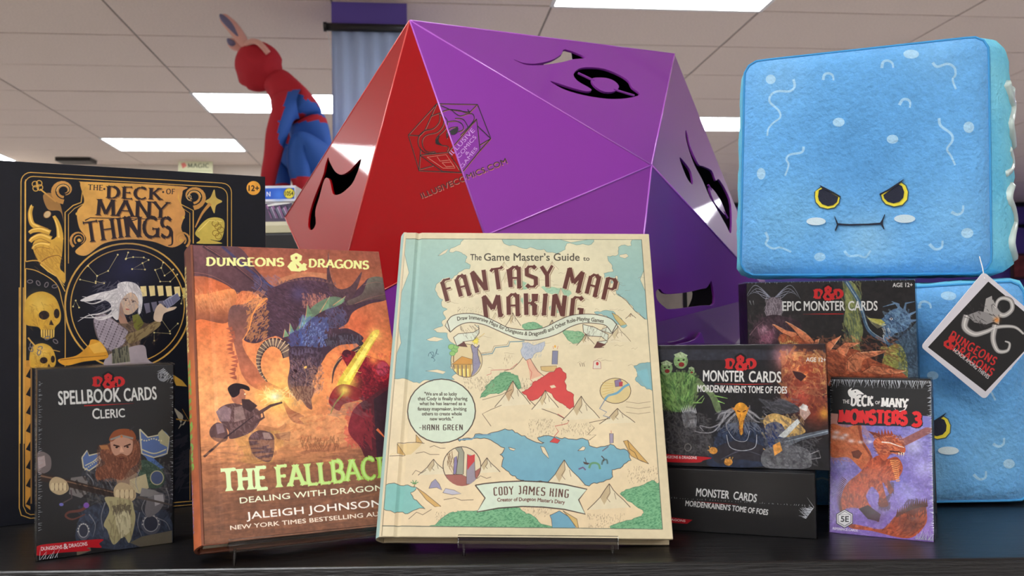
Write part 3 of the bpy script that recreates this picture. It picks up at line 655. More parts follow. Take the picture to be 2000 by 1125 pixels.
    c.poly([(105, 365), (210, 360), (210, 315), (250, 365), (150, 435), (60, 438), (105, 425)], (222, 196, 142), 1); c.poly([(105, 370), (150, 434), (105, 425)], (206, 166, 96), line=INK, lw=2); c.poly([(212, 318), (250, 365), (212, 362)], (206, 166, 96), line=INK, lw=2); c.stroke([(60, 440), (150, 436)], 2.6, INK); c.stroke([(105, 366), (212, 362), (260, 368)], 2.6, INK)
    for a, b2 in (((210, 425), (345, 432)), ((290, 390), (380, 395)), ((370, 690), (540, 690)), ((170, 800), (300, 745)), ((560, 570), (640, 560)), ((190, 548), (270, 520))): c.stroke([a, ((a[0] + b2[0]) / 2 - 20, (a[1] + b2[1]) / 2 - 12), ((a[0] + b2[0]) / 2 + 15, (a[1] + b2[1]) / 2 + 3), b2], 2.2, INK)
    c.poly([(285, 625), (300, 590), (322, 572), (345, 600), (360, 635), (330, 620)], (150, 146, 170), line=INK, lw=1.6); c.poly([(365, 650), (380, 625), (430, 635), (470, 655), (420, 662)], (190, 188, 200), line=INK, lw=1.6)
    c.ell(474, 497, 108, 110, (222, 206, 170), line=INK, lw=4)
    c.clip = c.clip * c.region([(474 + 106 * math.cos(a * PI / 12), 497 + 115 * math.sin(a * PI / 12)) for a in range(24)])
    c.poly([(360, 548), (470, 545), (500, 560), (590, 500), (590, 620), (360, 620)], (160, 96, 84), line=INK, lw=2); c.poly([(425, 545), (430, 450), (445, 440), (450, 540)], (130, 120, 160), line=INK, lw=2)
    c.poly([(440, 545), (455, 420), (435, 395), (470, 388), (486, 420), (482, 545)], (150, 150, 130), line=INK, lw=3); c.poly([(500, 540), (505, 430), (545, 440), (550, 560), (570, 600), (500, 600)], (150, 140, 150), line=INK, lw=2); c.poly([(505, 430), (520, 440), (548, 430), (546, 470), (520, 500), (505, 520)], (196, 60, 60)); c.hatch(20, (390, 430, 425, 540), 50, 1.5, 3, (120, 90, 60), .9, .3, 40)
    c.clip = base
    # quote roundel
    c.ell(357, 183, 194, 182, (206, 220, 196), line=INK, lw=6)
    tx = (84, 78, 66)
    for t, x0, x1, y in (('"We are all so lucky', 260, 445, 95), ('that Cody is finally sharing', 222, 505, 122), ('what he has learned as a', 232, 494, 150), ('fantasy mapmaker, inviting', 222, 500, 180), ('others to create whole', 246, 473, 208), ('new worlds."', 292, 424, 237)):
        c.text(t, [(x0, y), (x1, y)], 19, tx, .012)
    c.letters('-HANK GREEN', [(230, 292), (480, 292)], 30, INK, GOTHIC, .16, .1, 0, .14)
    # author banner
    bn = [(550, 607), (600, 598), (700, 588), (820, 583), (940, 588), (1060, 602), (1188, 630), (1140, 690), (1178, 772), (1060, 745), (940, 732), (820, 728), (680, 738), (560, 760), (606, 680)]
    c.mode = None; c.poly(bn, (208, 222, 200), line=INK, lw=6)
    c.letters('CODY JAMES KING', [(655, 665), (820, 655), (1083, 678)], 44, (92, 58, 48), GOTHIC, .16, .09, 0, .16)
    c.text('Creator of Dungeon Master\u2019s Diary', [(676, 700), (870, 696), (1060, 714)], 20, (110, 70, 60), .006)
    # title
    c.view(*Z5); tc = (96, 52, 44); sh = [((-5, -3), (226, 214, 180)), ((9, 8), (150, 128, 100)), ((4, 4), (226, 214, 180))]
    c.text('The', [(628, 240), (705, 240)], 42, (76, 70, 60), .004)
    c.text('Game Master\u2019s Guide', [(722, 243), (1378, 243)], 50, (76, 70, 60), .008)
    c.text('to', [(1404, 243), (1446, 243)], 30, (76, 70, 60), .004)
    c.letters('FANTASY', [(455, 518), (700, 452), (900, 425), (1200, 418)], 138, tc, GOTHIC, .2, .10, 0, .18, shadow=sh)
    c.letters('MAP', [(1262, 428), (1420, 468), (1612, 512)], 138, tc, GOTHIC, .2, .10, 0, .2, shadow=sh)
    c.letters('MAKING', [(722, 632), (860, 616), (1080, 610), (1230, 622), (1400, 640)], 140, tc, GOTHIC, .2, .10, 0, .17, shadow=sh)
    # ribbon banner
    rb = (212, 218, 196)
    up = catmull([(470, 660), (500, 625), (560, 608), (640, 606), (720, 625), (800, 660), (880, 700), (960, 715), (1050, 718), (1140, 700), (1230, 655), (1310, 622), (1400, 610), (1500, 615), (1590, 640), (1632, 680)], 6)
    dn = catmull([(1600, 740), (1560, 690), (1500, 675), (1400, 672), (1310, 700), (1230, 745), (1140, 775), (1050, 790), (960, 780), (880, 750), (800, 715), (720, 682), (640, 668), (580, 675), (530, 700), (490, 735)], 6)
    for p in ([(490, 735), (455, 690), (470, 655), (540, 690), (530, 700)], [(512, 770), (545, 745), (650, 735), (690, 710), (655, 680), (685, 690), (688, 740), (650, 790), (575, 800), (608, 835), (535, 828)], [(1600, 745), (1640, 700), (1632, 675), (1590, 690), (1520, 720)], [(1400, 680), (1405, 735), (1440, 760), (1530, 765), (1570, 800), (1520, 840), (1545, 838), (1480, 842), (1500, 800), (1572, 790), (1575, 750), (1480, 700)]):
        c.poly(p, rb, line=INK, lw=4)
    c.poly([(535, 828), (585, 798), (608, 835)], (100, 62, 54)); c.poly([(1475, 842), (1500, 800), (1560, 818), (1520, 842)], (100, 62, 54)); c.hatch(26, (560, 700, 680, 780), 40, 1.0, 2.4, INK, .7, .1, 50); c.hatch(26, (1410, 700, 1560, 780), 40, 1.9, 2.4, INK, .7, .1, 51)
    c.poly(up + dn, rb, line=INK, lw=5)
    c.text('Draw Immersive Maps for Dungeons & Dragons\u00ae and Other Role-Playing Games', catmull([(540, 655), (640, 645), (720, 662), (800, 695), (880, 728), (960, 748), (1050, 758), (1140, 742), (1230, 705), (1310, 672), (1400, 655), (1542, 670)], 5), 26, (84, 78, 66), .008)
    c.clip = None; c.view(0, 0, 1)
    c.stroke(inner, 1.5, (90, 96, 84)); c.stroke([inner[3], (741, 1027)], 1.3, (90, 80, 66)); c.stroke([inner[0], inner[3]], .01, INK)
    c.tex(.05, 9, 3); c.tex(.03, 60, 4)
    return c
def _dd(c, x0, x1, y, cap, col=(206, 44, 48), dark=(22, 22, 26)):
    """two slab capitals D either side of a dragon-like ampersand"""
    w = x1 - x0
    for a, b in ((x0, x0 + w * .3), (x1 - w * .3, x1)):
        c.letters('D', [(a, y), (b, y - (.0))], cap * .8, col, ROMAN, .34, .24, .1)
    m = (x0 + x1) / 2
    c.letters('&', [(m - w * .2, y + cap * .16), (m + w * .2, y + cap * .16)], cap * 1.25, dark, ROMAN, .46, .42, 0)
    c.letters('&', [(m - w * .19, y + cap * .14), (m + w * .19, y + cap * .14)], cap * 1.2, col, ROMAN, .24, .22, 0)
    c.stroke([(m + w * .02, y - cap * .2), (m + w * .16, y - cap * .45), (m + w * .2, y - cap * .2), (m + w * .13, y - cap * .05)], cap * .08, col, smooth=True)
def art_fall(quad):
    c = Canvas(quad, 760, 1100, (200, 110, 60)); c.mode = 'soft'
    c.view(0, 0, 1)
    c.poly([(350, 470), (850, 470), (850, 800), (350, 800)], c.grad((560, 480), (580, 700), (142, 80, 66), (232, 136, 82)))
    c.poly([(350, 770), (850, 750), (850, 1080), (350, 1080)], c.grad((560, 770), (600, 950), (222, 132, 80), (124, 84, 64)))
    for x, y, r, col, a in ((400, 620, 60, (222, 110, 60), .7), (420, 760, 70, (246, 168, 104), .9), (470, 700, 60, (240, 140, 90), .8), (560, 770, 60, (250, 190, 110), .8), (700, 640, 50, (214, 100, 66), .7), (690, 520, 40, (150, 84, 60), .7), (470, 830, 80, (240, 170, 120), .7), (650, 830, 60, (226, 140, 96), .6), (760, 760, 40, (226, 110, 60), .6), (440, 545, 40, (210, 104, 60), .8)): c.glow(x, y, r, col, a)
    c.view(*Z3)
    # far wing and haze
    W = (92, 62, 66)
    c.poly([(40, 60), (420, 70), (560, 230), (660, 340), (720, 420), (620, 440), (560, 395), (470, 380), (430, 400), (370, 345), (230, 285), (60, 255)], c.grad((100, 80), (560, 400), (112, 74, 76), (78, 54, 62)))
    c.stroke([(200, 70), (430, 220), (600, 360), (640, 420)], 26, (70, 48, 56), 10); c.stroke([(210, 72), (420, 205), (590, 345)], 5, (150, 96, 86), 2); c.stroke([(330, 75), (520, 240), (640, 330), (720, 380)], 22, (66, 62, 96), 12, .9)
    c.hatch(60, (560, 280, 740, 420), 60, .7, 6, (96, 110, 170), .5, .2, 1)
    c.poly([(720, 300), (800, 270), (880, 250), (1060, 265), (1060, 300), (860, 300), (740, 335)], (190, 126, 90), .8)
    # membrane frill at left, lit
    c.poly([(80, 440), (250, 395), (390, 365), (430, 400), (420, 470), (360, 600), (180, 575), (80, 610)], c.grad((200, 380), (220, 600), (232, 140, 84), (132, 76, 58)))
    c.hatch(70, (110, 400, 390, 500), 70, 1.25, 4, (246, 176, 120), .5, .15, 2, curve=.1)
    # body
    dk = (74, 52, 62)
    c.poly([(640, 380), (720, 340), (800, 305), (880, 287), (960, 285), (1050, 305), (1090, 350), (1180, 380), (1220, 400), (1300, 330), (1340, 293), (1450, 300), (1470, 430), (1340, 470), (1230, 525), (1190, 600), (1130, 640), (1200, 640), (1300, 700), (1250, 740), (1120, 760), (1010, 860), (960, 960), (800, 850), (780, 760), (700, 690), (560, 740), (470, 700), (520, 560), (640, 450)], c.grad((700, 300), (1000, 900), (84, 58, 72), (66, 48, 58)))
    c.poly([(1340, 293), (1450, 300), (1472, 430), (1350, 440), (1200, 480), (1190, 450), (1290, 400)], c.grad((1300, 300), (1400, 470), (110, 108, 96), (86, 60, 62)))
    c.poly([(1060, 110), (1066, 230), (1095, 330), (1140, 368), (1215, 345), (1290, 250), (1240, 400), (1180, 450), (1090, 420), (1050, 300)], (84, 60, 66)); c.stroke([(1062, 120), (1070, 240), (1120, 350)], 5, (150, 100, 90), 2)
    c.clip = c.region([(640, 380), (720, 340), (880, 287), (960, 285), (1050, 305), (1090, 350), (1220, 400), (1190, 600), (1010, 860), (800, 850), (700, 690), (560, 740), (470, 700), (520, 560), (640, 450)])
    c.hatch(420, (480, 290, 1200, 860), 34, lambda x, y: .5 + (x - 700) / 900 + (y - 500) / 700, 5, (112, 84, 110), .55, .3, 3, curve=.12)
    c.hatch(300, (480, 290, 1200, 860), 30, lambda x, y: .5 + (x - 700) / 900, 6, (50, 36, 50), .6, .3, 4, curve=.1)
    c.glow(860, 400, 60, (86, 76, 120), .6); c.glow(950, 460, 50, (170, 110, 96), .6); c.hatch(60, (880, 400, 1050, 500), 22, 1.3, 6, (216, 140, 110), .8, .4, 5)
    c.clip = None
    # left leg/neck with lit rim
    c.poly([(390, 490), (480, 470), (560, 430), (640, 440), (560, 520), (520, 640), (470, 720), (490, 800), (560, 900), (640, 1000), (760, 1060), (800, 1110), (560, 1050), (470, 960), (440, 860), (400, 700), (370, 600)], c.grad((450, 450), (620, 1050), (104, 74, 74), (206, 116, 80)))
    c.hatch(150, (500, 420, 640, 720), 36, 2.3, 6, (246, 160, 84), .8, .4, 6); c.hatch(60, (430, 390, 620, 480), 40, 1.8, 6, (236, 150, 96), .7, .4, 7)
    for k in range(13):
        y = 640 + k * 28; x = 380 + 14 * math.sin(k) + k * 3; c.poly([(x + 20, y - 16), (x - 26, y), (x + 22, y + 14)], (170, 92, 70))
    for p in ([(640, 430), (590, 470), (540, 540), (515, 640), (470, 720)],): c.stroke(p, 14, (240, 150, 80), 6, .85, smooth=True)
    # spine fins
    c.poly([(840, 640), (900, 560), (960, 480), (1080, 420), (1170, 440), (1130, 480), (1020, 520), (920, 590), (860, 650)], (104, 122, 100)); 
    for a, b2, d in (((900, 580), (915, 470), (950, 545)), ((1000, 530), (1070, 415), (1060, 500)), ((860, 640), (885, 540), (905, 600)), ((1090, 480), (1180, 415), (1150, 470)), ((790, 680), (795, 600), (825, 660)), ((750, 700), (760, 640), (790, 690))): c.poly([a, b2, d], (120, 150, 116)); c.stroke([a, b2], 5, (224, 150, 110), 2)
    # blue scales
    c.hatch(170, (860, 560, 1060, 780), 40, lambda x, y: 1.9 - (x - 900) / 500, 9, (84, 116, 190), .75, .35, 8); c.hatch(90, (1040, 500, 1180, 640), 34, 1.2, 6, (96, 110, 160), .6, .5, 9); c.hatch(60, (790, 660, 880, 800), 40, 1.5, 8, (74, 96, 170), .7, .3, 10); c.hatch(60, (880, 600, 1040, 760), 18, 1.9, 4, (150, 176, 226), .8, .4, 11)
    # horns
    hl = catmull([(790, 830), (760, 770), (700, 735), (640, 745), (595, 800), (580, 870), (595, 940), (640, 1005)], 6)
    c.stroke(hl, 92, (60, 46, 50), 6); c.stroke([(x - 4, y) for x, y in hl], 66, (112, 92, 84), 4)
    for k in range(4, len(hl) - 2, 2):
        x, y = hl[k]; dx, dy = hl[k + 1][0] - hl[k - 1][0], hl[k + 1][1] - hl[k - 1][1]; l = math.hypot(dx, dy); w = 40 * (1 - k / len(hl)) + 4
        c.stroke([(x - dy / l * w, y + dx / l * w), (x + dy / l * w, y - dx / l * w)], 8, (226, 196, 150), 3, .9)
    hr = catmull([(1040, 740), (1100, 720), (1170, 690), (1240, 710), (1290, 760), (1230, 800), (1150, 840), (1100, 920), (1085, 1015)], 6)
    c.stroke(hr[:26], 60, (58, 46, 56), 40); c.stroke(hr[24:], 44, (70, 54, 58), 4); c.stroke([(x - 14, y + 8) for x, y in hr[26:]], 5, (220, 170, 120), 2)
    c.hatch(40, (1050, 690, 1280, 760), 40, 1.4, 5, (110, 112, 130), .7, .3, 12)
    # skull
    c.poly([(790, 780), (860, 760), (1000, 770), (1070, 760), (1040, 830), (1010, 880), (960, 960), (940, 1060), (905, 1120), (860, 1125), (810, 1090), (780, 1010), (795, 900)], c.grad((900, 770), (900, 1120), (62, 46, 60), (120, 84, 80)))
    c.hatch(200, (800, 780, 1020, 1100), 30, lambda x, y: 1.3 + (x - 900) / 300, 6, (120, 104, 128), .6, .4, 13); c.hatch(120, (800, 850, 960, 1100), 24, 1.4, 5, (176, 136, 124), .6, .4, 14); c.hatch(120, (800, 780, 1010, 1060), 26, 1.4, 6, (40, 30, 42), .7, .4, 15)
    c.ell(835, 930, 16, 9, (40, 20, 26), rot=.6); c.ell(902, 905, 12, 8, (246, 190, 100), rot=-.5)
    for k in range(10): c.poly([(790 + k * 15, 1080 + 6 * math.sin(k)), (800 + k * 15, 1080), (794 + k * 15, 1125)], (236, 214, 180), .9)
    c.hatch(60, (930, 900, 1010, 1060), 26, .2, 5, (196, 140, 110), .7, .4, 16)
    # jaw below (view 4)
    c.view(*Z4)
    c.poly([(650, -10), (780, -10), (765, 60), (770, 120), (740, 110), (700, 60), (680, 70)], (112, 76, 68)); c.hatch(60, (650, -10, 770, 100), 26, 1.4, 5, (190, 150, 120), .7, .4, 17)
    c.poly([(590, 60), (640, 120), (700, 150), (722, 165), (690, 175), (720, 210), (660, 200), (620, 150)], (150, 84, 64), .8)
    # fire spark
    for r, col in ((90, (252, 190, 90)), (55, (255, 224, 130)), (26, (255, 252, 220))): c.glow(545, 45, r, col, .95, ry=r * .8)
    c.hatch(26, (480, 0, 620, 80), 60, .2, 4, (255, 240, 170), .8, 1.4, 18)
    # crouching rogue
    b0, b1, b2 = (92, 66, 66), (132, 106, 110), (180, 150, 140)
    c.poly([(300, 250), (320, 330), (360, 385), (345, 440), (520, 445), (540, 380), (600, 330), (560, 240), (440, 230)], (196, 140, 84)); c.hatch(40, (300, 250, 560, 430), 40, 1.2, 6, (226, 176, 110), .6, .3, 19)
    c.poly([(390, 290), (440, 250), (500, 255), (540, 290), (535, 400), (500, 440), (420, 400), (395, 340)], b0); c.poly([(470, 260), (510, 262), (530, 300), (480, 300)], b2, .8); c.hatch(40, (400, 260, 530, 420), 30, 1.5, 6, b1, .6, .3, 20)
    c.poly([(460, 215), (560, 235), (610, 200), (600, 240), (500, 250), (430, 240)], (186, 124, 84)); c.poly([(540, 270), (640, 255), (635, 315), (560, 300)], (150, 100, 74))
    c.poly([(200, 130), (245, 95), (310, 85), (360, 100), (440, 120), (460, 180), (400, 260), (280, 300), (265, 250), (215, 190)], b0); c.poly([(190, 135), (240, 98), (285, 120), (275, 195), (215, 195)], b1); c.poly([(300, 110), (350, 100), (370, 180), (300, 200)], (140, 112, 108)); c.hatch(70, (200, 90, 450, 280), 30, 1.2, 5, (170, 140, 136), .5, .4, 21)
    c.poly([(155, 240), (200, 200), (250, 230), (260, 300), (215, 320), (160, 290)], b0); c.poly([(190, 210), (230, 205), (245, 260), (200, 270)], b1)
    c.stroke([(118, 408), (250, 290), (420, 160)], 14, (60, 44, 48), 4); c.stroke([(440, 150), (520, 100), (590, 80)], 22, (84, 60, 58), 10); c.stroke([(430, 200), (480, 170), (470, 130)], 16, (80, 58, 60), 6)
    c.ell(325, 40, 44, 50, (176, 112, 88)); c.poly([(262, -6), (300, -34), (350, -30), (388, -14), (390, 10), (340, -2), (330, 30), (300, 50), (280, 40)], (40, 30, 36)); c.poly([(345, 60), (390, 62), (440, 100), (400, 140), (350, 110)], (70, 50, 52)); c.ell(365, 30, 5, 4, (250, 240, 200))
    # ground
    c.hatch(260, (60, 400, 1250, 900), 150, -.12, 9, (170, 112, 76), .35, .12, 22); c.hatch(260, (60, 340, 1250, 900), 150, -.12, 9, (84, 58, 50), .35, .12, 23); c.hatch(90, (60, 300, 900, 440), 130, -.08, 8, (232, 160, 100), .5, .1, 24); c.hatch(90, (600, 150, 1000, 330), 90, -.3, 10, (244, 190, 130), .45, .2, 25)
    c.hatch(50, (700, 300, 930, 360), 40, 1.7, 4, (96, 60, 44), .7, .3, 26)
    # red armoured fighter with blazing sword
    c.view(*Z3)
    R0, R1, R2 = (120, 26, 40), (176, 40, 52), (70, 26, 40)
    c.poly([(1150, 820), (1200, 790), (1280, 810), (1340, 830), (1400, 850), (1470, 890), (1500, 960), (1510, 1130), (1520, 1400), (1400, 1500), (1300, 1300), (1290, 1130), (1100, 1130), (1110, 1050), (1180, 1010), (1200, 930)], R0)
    c.ell(1420, 930, 62, 74, R1); c.ell(1430, 915, 44, 50, (196, 84, 110), .7); c.ell(1185, 810, 30, 26, R2); c.hatch(120, (1150, 820, 1500, 1130), 40, 1.2, 9, (206, 60, 70), .5, .6, 27); c.hatch(120, (1250, 900, 1500, 1130), 36, .4, 9, (56, 20, 34), .6, .6, 28)
    for x, y in ((1130, 1090), (1180, 1110), (1250, 1100), (1220, 1060)): c.ell(x, y, 34, 22, (150, 50, 50)); c.ell(x, y - 6, 22, 8, (226, 130, 90), .7)
    c.poly([(1120, 1050), (1150, 960), (1330, 700), (1380, 650), (1410, 660), (1370, 740), (1220, 1000), (1180, 1060)], (214, 180, 70)); c.poly([(1160, 1000), (1350, 700), (1390, 665), (1360, 740), (1200, 1000)], (248, 226, 110)); c.glow(1200, 1000, 60, (250, 230, 90), .7); c.glow(1380, 680, 46, (252, 220, 110), .7); c.glow(1370, 850, 40, (246, 150, 80), .8)
    for k in range(18):
        t = k / 18; x, y = 1170 + 210 * t, 1020 - 350 * t; r = np.random.default_rng(k); pts = [(x, y)]
        for q in range(3): pts.append((pts[-1][0] + r.uniform(-30, 34), pts[-1][1] - r.uniform(-14, 34)))
        c.stroke(pts, 5, (252, 236, 120), 2, .9)
    c.view(*Z4)
    c.poly([(870, 80), (900, 0), (960, -30), (1050, 0), (1060, 60), (960, 90), (930, 130)], (130, 40, 44)); c.stroke([(960, 20), (905, 90), (880, 150)], 12, (130, 120, 60), 5); c.glow(960, 5, 40, (236, 220, 100), .8)
    c.poly([(1000, 170), (1030, 110), (1100, 60), (1260, 0), (1290, 400), (1200, 430), (1100, 420), (1060, 350), (990, 260)], (84, 34, 44)); c.hatch(90, (990, 120, 1130, 330), 90, 1.2, 9, (196, 50, 60), .6, .25, 29); c.poly([(1140, 60), (1290, -40), (1300, 430), (1160, 430)], (48, 34, 44), .8); c.stroke([(1160, 240), (1215, 300)], 18, (214, 110, 70), 4)
    c.hatch(60, (880, 60, 1100, 160), 60, .3, 7, (120, 110, 110), .5, .4, 30)
    c.view(0, 0, 1); c.tex(.13, 22, 5); c.tex(.14, 70, 6); c.view(*Z3)
    for p in ([(560, 390), (600, 330), (560, 250), (420, 150)], [(640, 420), (600, 400), (540, 400)], [(90, 250), (240, 270), (380, 340), (430, 395)], [(1300, 340), (1380, 320), (1450, 330)], [(1240, 470), (1340, 430), (1460, 400)]): c.stroke(p, 4, (168, 110, 96), 1.5, .8, smooth=True)
    for k in range(16): x, y = 700 + k * 26, 330 - 32 * math.sin(k / 15 * PI); c.poly([(x, y + 8), (x + 12, y - 14), (x + 24, y + 8)], (120, 84, 80), .8)
    for k in range(7): x, y = 812 + k * 22, 800 + 10 * math.sin(k); c.poly([(x - 8, y + 14), (x + 2, y - 26), (x + 12, y + 14)], (96, 82, 104), .9)
    c.stroke([(800, 960), (830, 1000), (840, 1060), (870, 1100)], 5, (30, 20, 28), 2, .8, smooth=True); c.stroke([(880, 880), (910, 960), (900, 1040)], 5, (206, 160, 130), 2, .6, smooth=True); c.stroke([(820, 860), (850, 900), (845, 950)], 5, (160, 130, 150), 2, .6, smooth=True)
    # lettering
    lt = (226, 226, 150)
    c.letters('DUNGEONS', [(222, 205), (480, 208), (752, 210)], 54, lt, ROMAN, .24, .15, .06, .12)
    c.letters('DRAGONS', [(925, 216), (1130, 222), (1335, 230)], 54, lt, ROMAN, .24, .15, .06, .12)
    c.letters('&', [(782, 236), (905, 238)], 106, lt, ROMAN, .2, .2, 0); c.poly([(790, 210), (830, 190), (850, 230), (880, 236), (905, 210), (900, 236), (850, 244), (800, 232)], lt)
    c.view(*Z4); g = c.grad((230, 500), (1200, 480), (232, 244, 190), (146, 190, 70))
    c.letters('THE', [(232, 616), (496, 598)], 128, (214, 238, 178), ROMAN, .26, .16, .1, .16)
    c.letters('FALLBACKS', [(560, 592), (890, 562), (1210, 532), (1330, 522)], 126, g, ROMAN, .25, .14, .1, .14)
    c.letters('FALLBACKS', [(562, 592), (892, 562), (1212, 532), (1332, 522)], 126, (196, 228, 150), ROMAN, .12, .04, .0, .14, alpha=.6)
    lc = (232, 236, 206)
    c.text('DEALING WITH DRAGONS', [(336, 688), (770, 646), (1235, 606)], 34, lc, .012)
    c.text('JALEIGH JOHNSON', [(375, 784), (780, 744), (1190, 706)], 42, (244, 236, 226), .012)
    c.text('NEW YORK TIMES BESTSELLING AUTHOR', [(278, 848), (720, 806), (1330, 748)], 25, (240, 226, 206), .016)
    c.view(0, 0, 1)
    return c
def art_fall_spine():
    c = Canvas([(0, 0), (29, 0), (29, 242), (0, 242)], 150, 1210, (140, 74, 52))
    c.poly([(0, 0), (29, 0), (29, 242), (0, 242)], c.grad((0, 0), (0, 242), (96, 62, 60), (176, 96, 60))); c.glow(15, 120, 40, (216, 120, 66), .7)
    c.text('DUNGEONS & DRAGONS', [(8, 16), (8, 92)], 12, (214, 206, 130), .02)
    c.letters('THEFALLBACKS', [(7, 100), (7, 186)], 14, (120, 170, 80), ROMAN, .26, .16, .1, .16)
    c.text('JOHNSON', [(9, 192), (9, 230)], 9, (150, 130, 190), .01)
    c.tex(.1, 5, 1); return c
def _figure_hatch(c, box, n, cols, ln, w, seed, ang=1.2, jit=.6, a=.55):
    for k, col in enumerate(cols): c.hatch(n, box, ln, ang, w, col, a, jit, seed + k)
def art_spell(quad):
    c = Canvas(quad, 520, 700, (42, 43, 46)); c.mode = 'soft'
    c.view(*Z2); c.poly([(170, 80), (880, 80), (880, 1080), (170, 1080)], c.grad((400, 100), (400, 1000), (50, 51, 54), (34, 34, 36)))
    c.glow(500, 620, 260, (74, 76, 80), .5)
    _dd(c, 462, 612, 186, 52)
    c.ell(805, 138, 27, 27, (128, 132, 140)); c.text('12+', [(786, 148), (828, 147)], 22, (40, 42, 46), .03)
    c.text('SPELLBOOK', [(290, 280), (596, 262)], 66, (228, 230, 228), .03); c.text('CARDS', [(614, 262), (774, 252)], 62, (228, 230, 228), .03)
    c.stroke([(415, 284), (540, 279), (662, 272)], 6, (196, 40, 40), 1); c.stroke([(415, 284), (520, 280)], 1, (196, 40, 40), 6)
    c.text('C', [(457, 349), (492, 348)], 50, (228, 230, 228), .03); c.text('LERIC', [(498, 347), (617, 340)], 42, (228, 230, 228), .03)
    st, hi, dk = (104, 112, 128), (206, 206, 206), (40, 42, 50)
    # hammer shaft and head
    c.poly([(183, 520), (215, 512), (250, 540), (248, 600), (200, 622), (183, 600)], (120, 110, 110)); c.poly([(186, 540), (220, 530), (226, 580), (190, 600)], (176, 160, 158))
    # legs
    c.poly([(420, 800), (520, 760), (700, 770), (820, 800), (850, 960), (640, 990), (520, 990), (385, 960), (380, 880)], (58, 66, 84)); _figure_hatch(c, (390, 780, 840, 980), 90, ((90, 104, 130), (36, 38, 48)), 40, 8, 1, 1.4)
    for x, y, rx, ry in ((412, 905, 32, 44), (745, 870, 48, 52)):
        c.ell(x, y, rx, ry, (86, 90, 104)); c.ell(x, y - 4, rx * .75, ry * .75, (56, 60, 76), line=(170, 172, 176), lw=4)
        for k in range(9): c.ell(x + rx * .86 * math.cos(PI + k * PI / 8), y + ry * .86 * math.sin(PI + k * PI / 8), 3.5, 3.5, (200, 200, 196))
    c.poly([(375, 960), (440, 950), (450, 1000), (380, 1025)], (116, 108, 92)); c.poly([(640, 960), (700, 930), (850, 900), (850, 965), (700, 985)], (110, 104, 90))
    # torso and arms
    c.poly([(410, 600), (470, 560), (560, 540), (700, 560), (800, 580), (845, 640), (845, 780), (720, 800), (560, 790), (470, 720), (400, 700)], (60, 62, 70)); _figure_hatch(c, (420, 560, 840, 780), 120, ((94, 100, 112), (38, 40, 48), (130, 126, 120)), 30, 7, 5, 1.0)
    c.poly([(560, 600), (620, 580), (680, 620), (640, 680), (580, 670)], (150, 128, 110))
    for p in ([(405, 540), (430, 505), (440, 530), (500, 515), (490, 570), (440, 605), (412, 590)], [(690, 400), (730, 440), (780, 430), (800, 405), (835, 440), (825, 520), (760, 540), (700, 520)]):
        c.poly(p, (92, 116, 168)); c.stroke(p + [p[0]], 7, (206, 200, 170)); 
    c.stroke([(700, 500), (760, 520), (820, 500)], 6, (214, 208, 170), smooth=True); c.stroke([(420, 580), (460, 560), (495, 530)], 5, (214, 208, 170)); c.poly([(780, 420), (800, 400), (835, 440), (830, 490), (790, 470)], (176, 172, 140)); c.poly([(710, 525), (760, 545), (810, 590), (790, 600), (740, 570)], (84, 116, 180))
    c.poly([(690, 560), (740, 560), (810, 620), (800, 680), (740, 690), (690, 640)], (66, 90, 76)); _figure_hatch(c, (690, 560, 810, 680), 60, ((120, 140, 120), (40, 60, 50)), 16, 5, 9, .6); c.ell(775, 640, 32, 34, (80, 96, 136), line=(190, 184, 150), lw=5)
    c.poly([(350, 640), (420, 630), (450, 700), (400, 740), (340, 720)], (124, 120, 120))
    c.poly([(640, 650), (720, 620), (735, 690), (690, 720), (640, 700)], (196, 186, 150)); c.poly([(740, 720), (800, 715), (815, 745), (790, 800), (735, 835), (715, 800)], (120, 118, 124)); c.poly([(760, 725), (805, 722), (810, 760), (765, 780)], (180, 178, 184))
    for p in ([(430, 620), (460, 660), (450, 710)], [(470, 600), (520, 640), (560, 700)], [(690, 600), (670, 660), (690, 720)], [(720, 740), (700, 790), (720, 830)], [(820, 690), (835, 740), (830, 790)], [(520, 760), (500, 830), (510, 900)], [(440, 820), (470, 870), (460, 930)], [(780, 840), (820, 860), (840, 900)], [(690, 810), (680, 870), (700, 930)]): c.stroke(p, 6, (150, 152, 158), 2, .75, smooth=True)
    for k in range(9): c.ell(700 + k * 12, 452 + 5 * math.sin(k), 4, 4, (214, 208, 170)); c.ell(420 + k * 9, 600 - k * 7, 3.5, 3.5, (214, 208, 170))
    c.poly([(700, 690), (760, 700), (790, 715), (740, 735), (690, 730)], (140, 138, 140)); c.stroke([(680, 735), (850, 775)], 12, (90, 84, 80), 8); c.hatch(40, (560, 590, 690, 700), 26, 1.2, 4, (166, 142, 120), .6, .3, 33)
    # shaft
    c.stroke([(200, 635), (330, 665), (450, 695), (560, 720), (650, 745)], 36, (60, 48, 44), 30); c.stroke([(200, 630), (330, 658), (560, 712)], 8, (130, 100, 80), 4); c.hatch(26, (340, 640, 560, 730), 34, 1.1, 6, (34, 28, 28), .9, .1, 15)
    # hands
    for x, y, s in ((290, 680, 1), (615, 715, 1.15)):
        c.poly([(x - 45 * s, y - 20 * s), (x - 15 * s, y - 45 * s), (x + 35 * s, y - 25 * s), (x + 48 * s, y + 20 * s), (x + 5 * s, y + 45 * s), (x - 40 * s, y + 22 * s)], (190, 170, 136))
        for k in range(4): c.ell(x - 30 * s + k * 20 * s, y + 4 * s, 10 * s, 20 * s, (214, 198, 160)); c.stroke([(x - 20 * s + k * 20 * s, y - 12 * s), (x - 20 * s + k * 20 * s, y + 22 * s)], 3, (110, 90, 70))
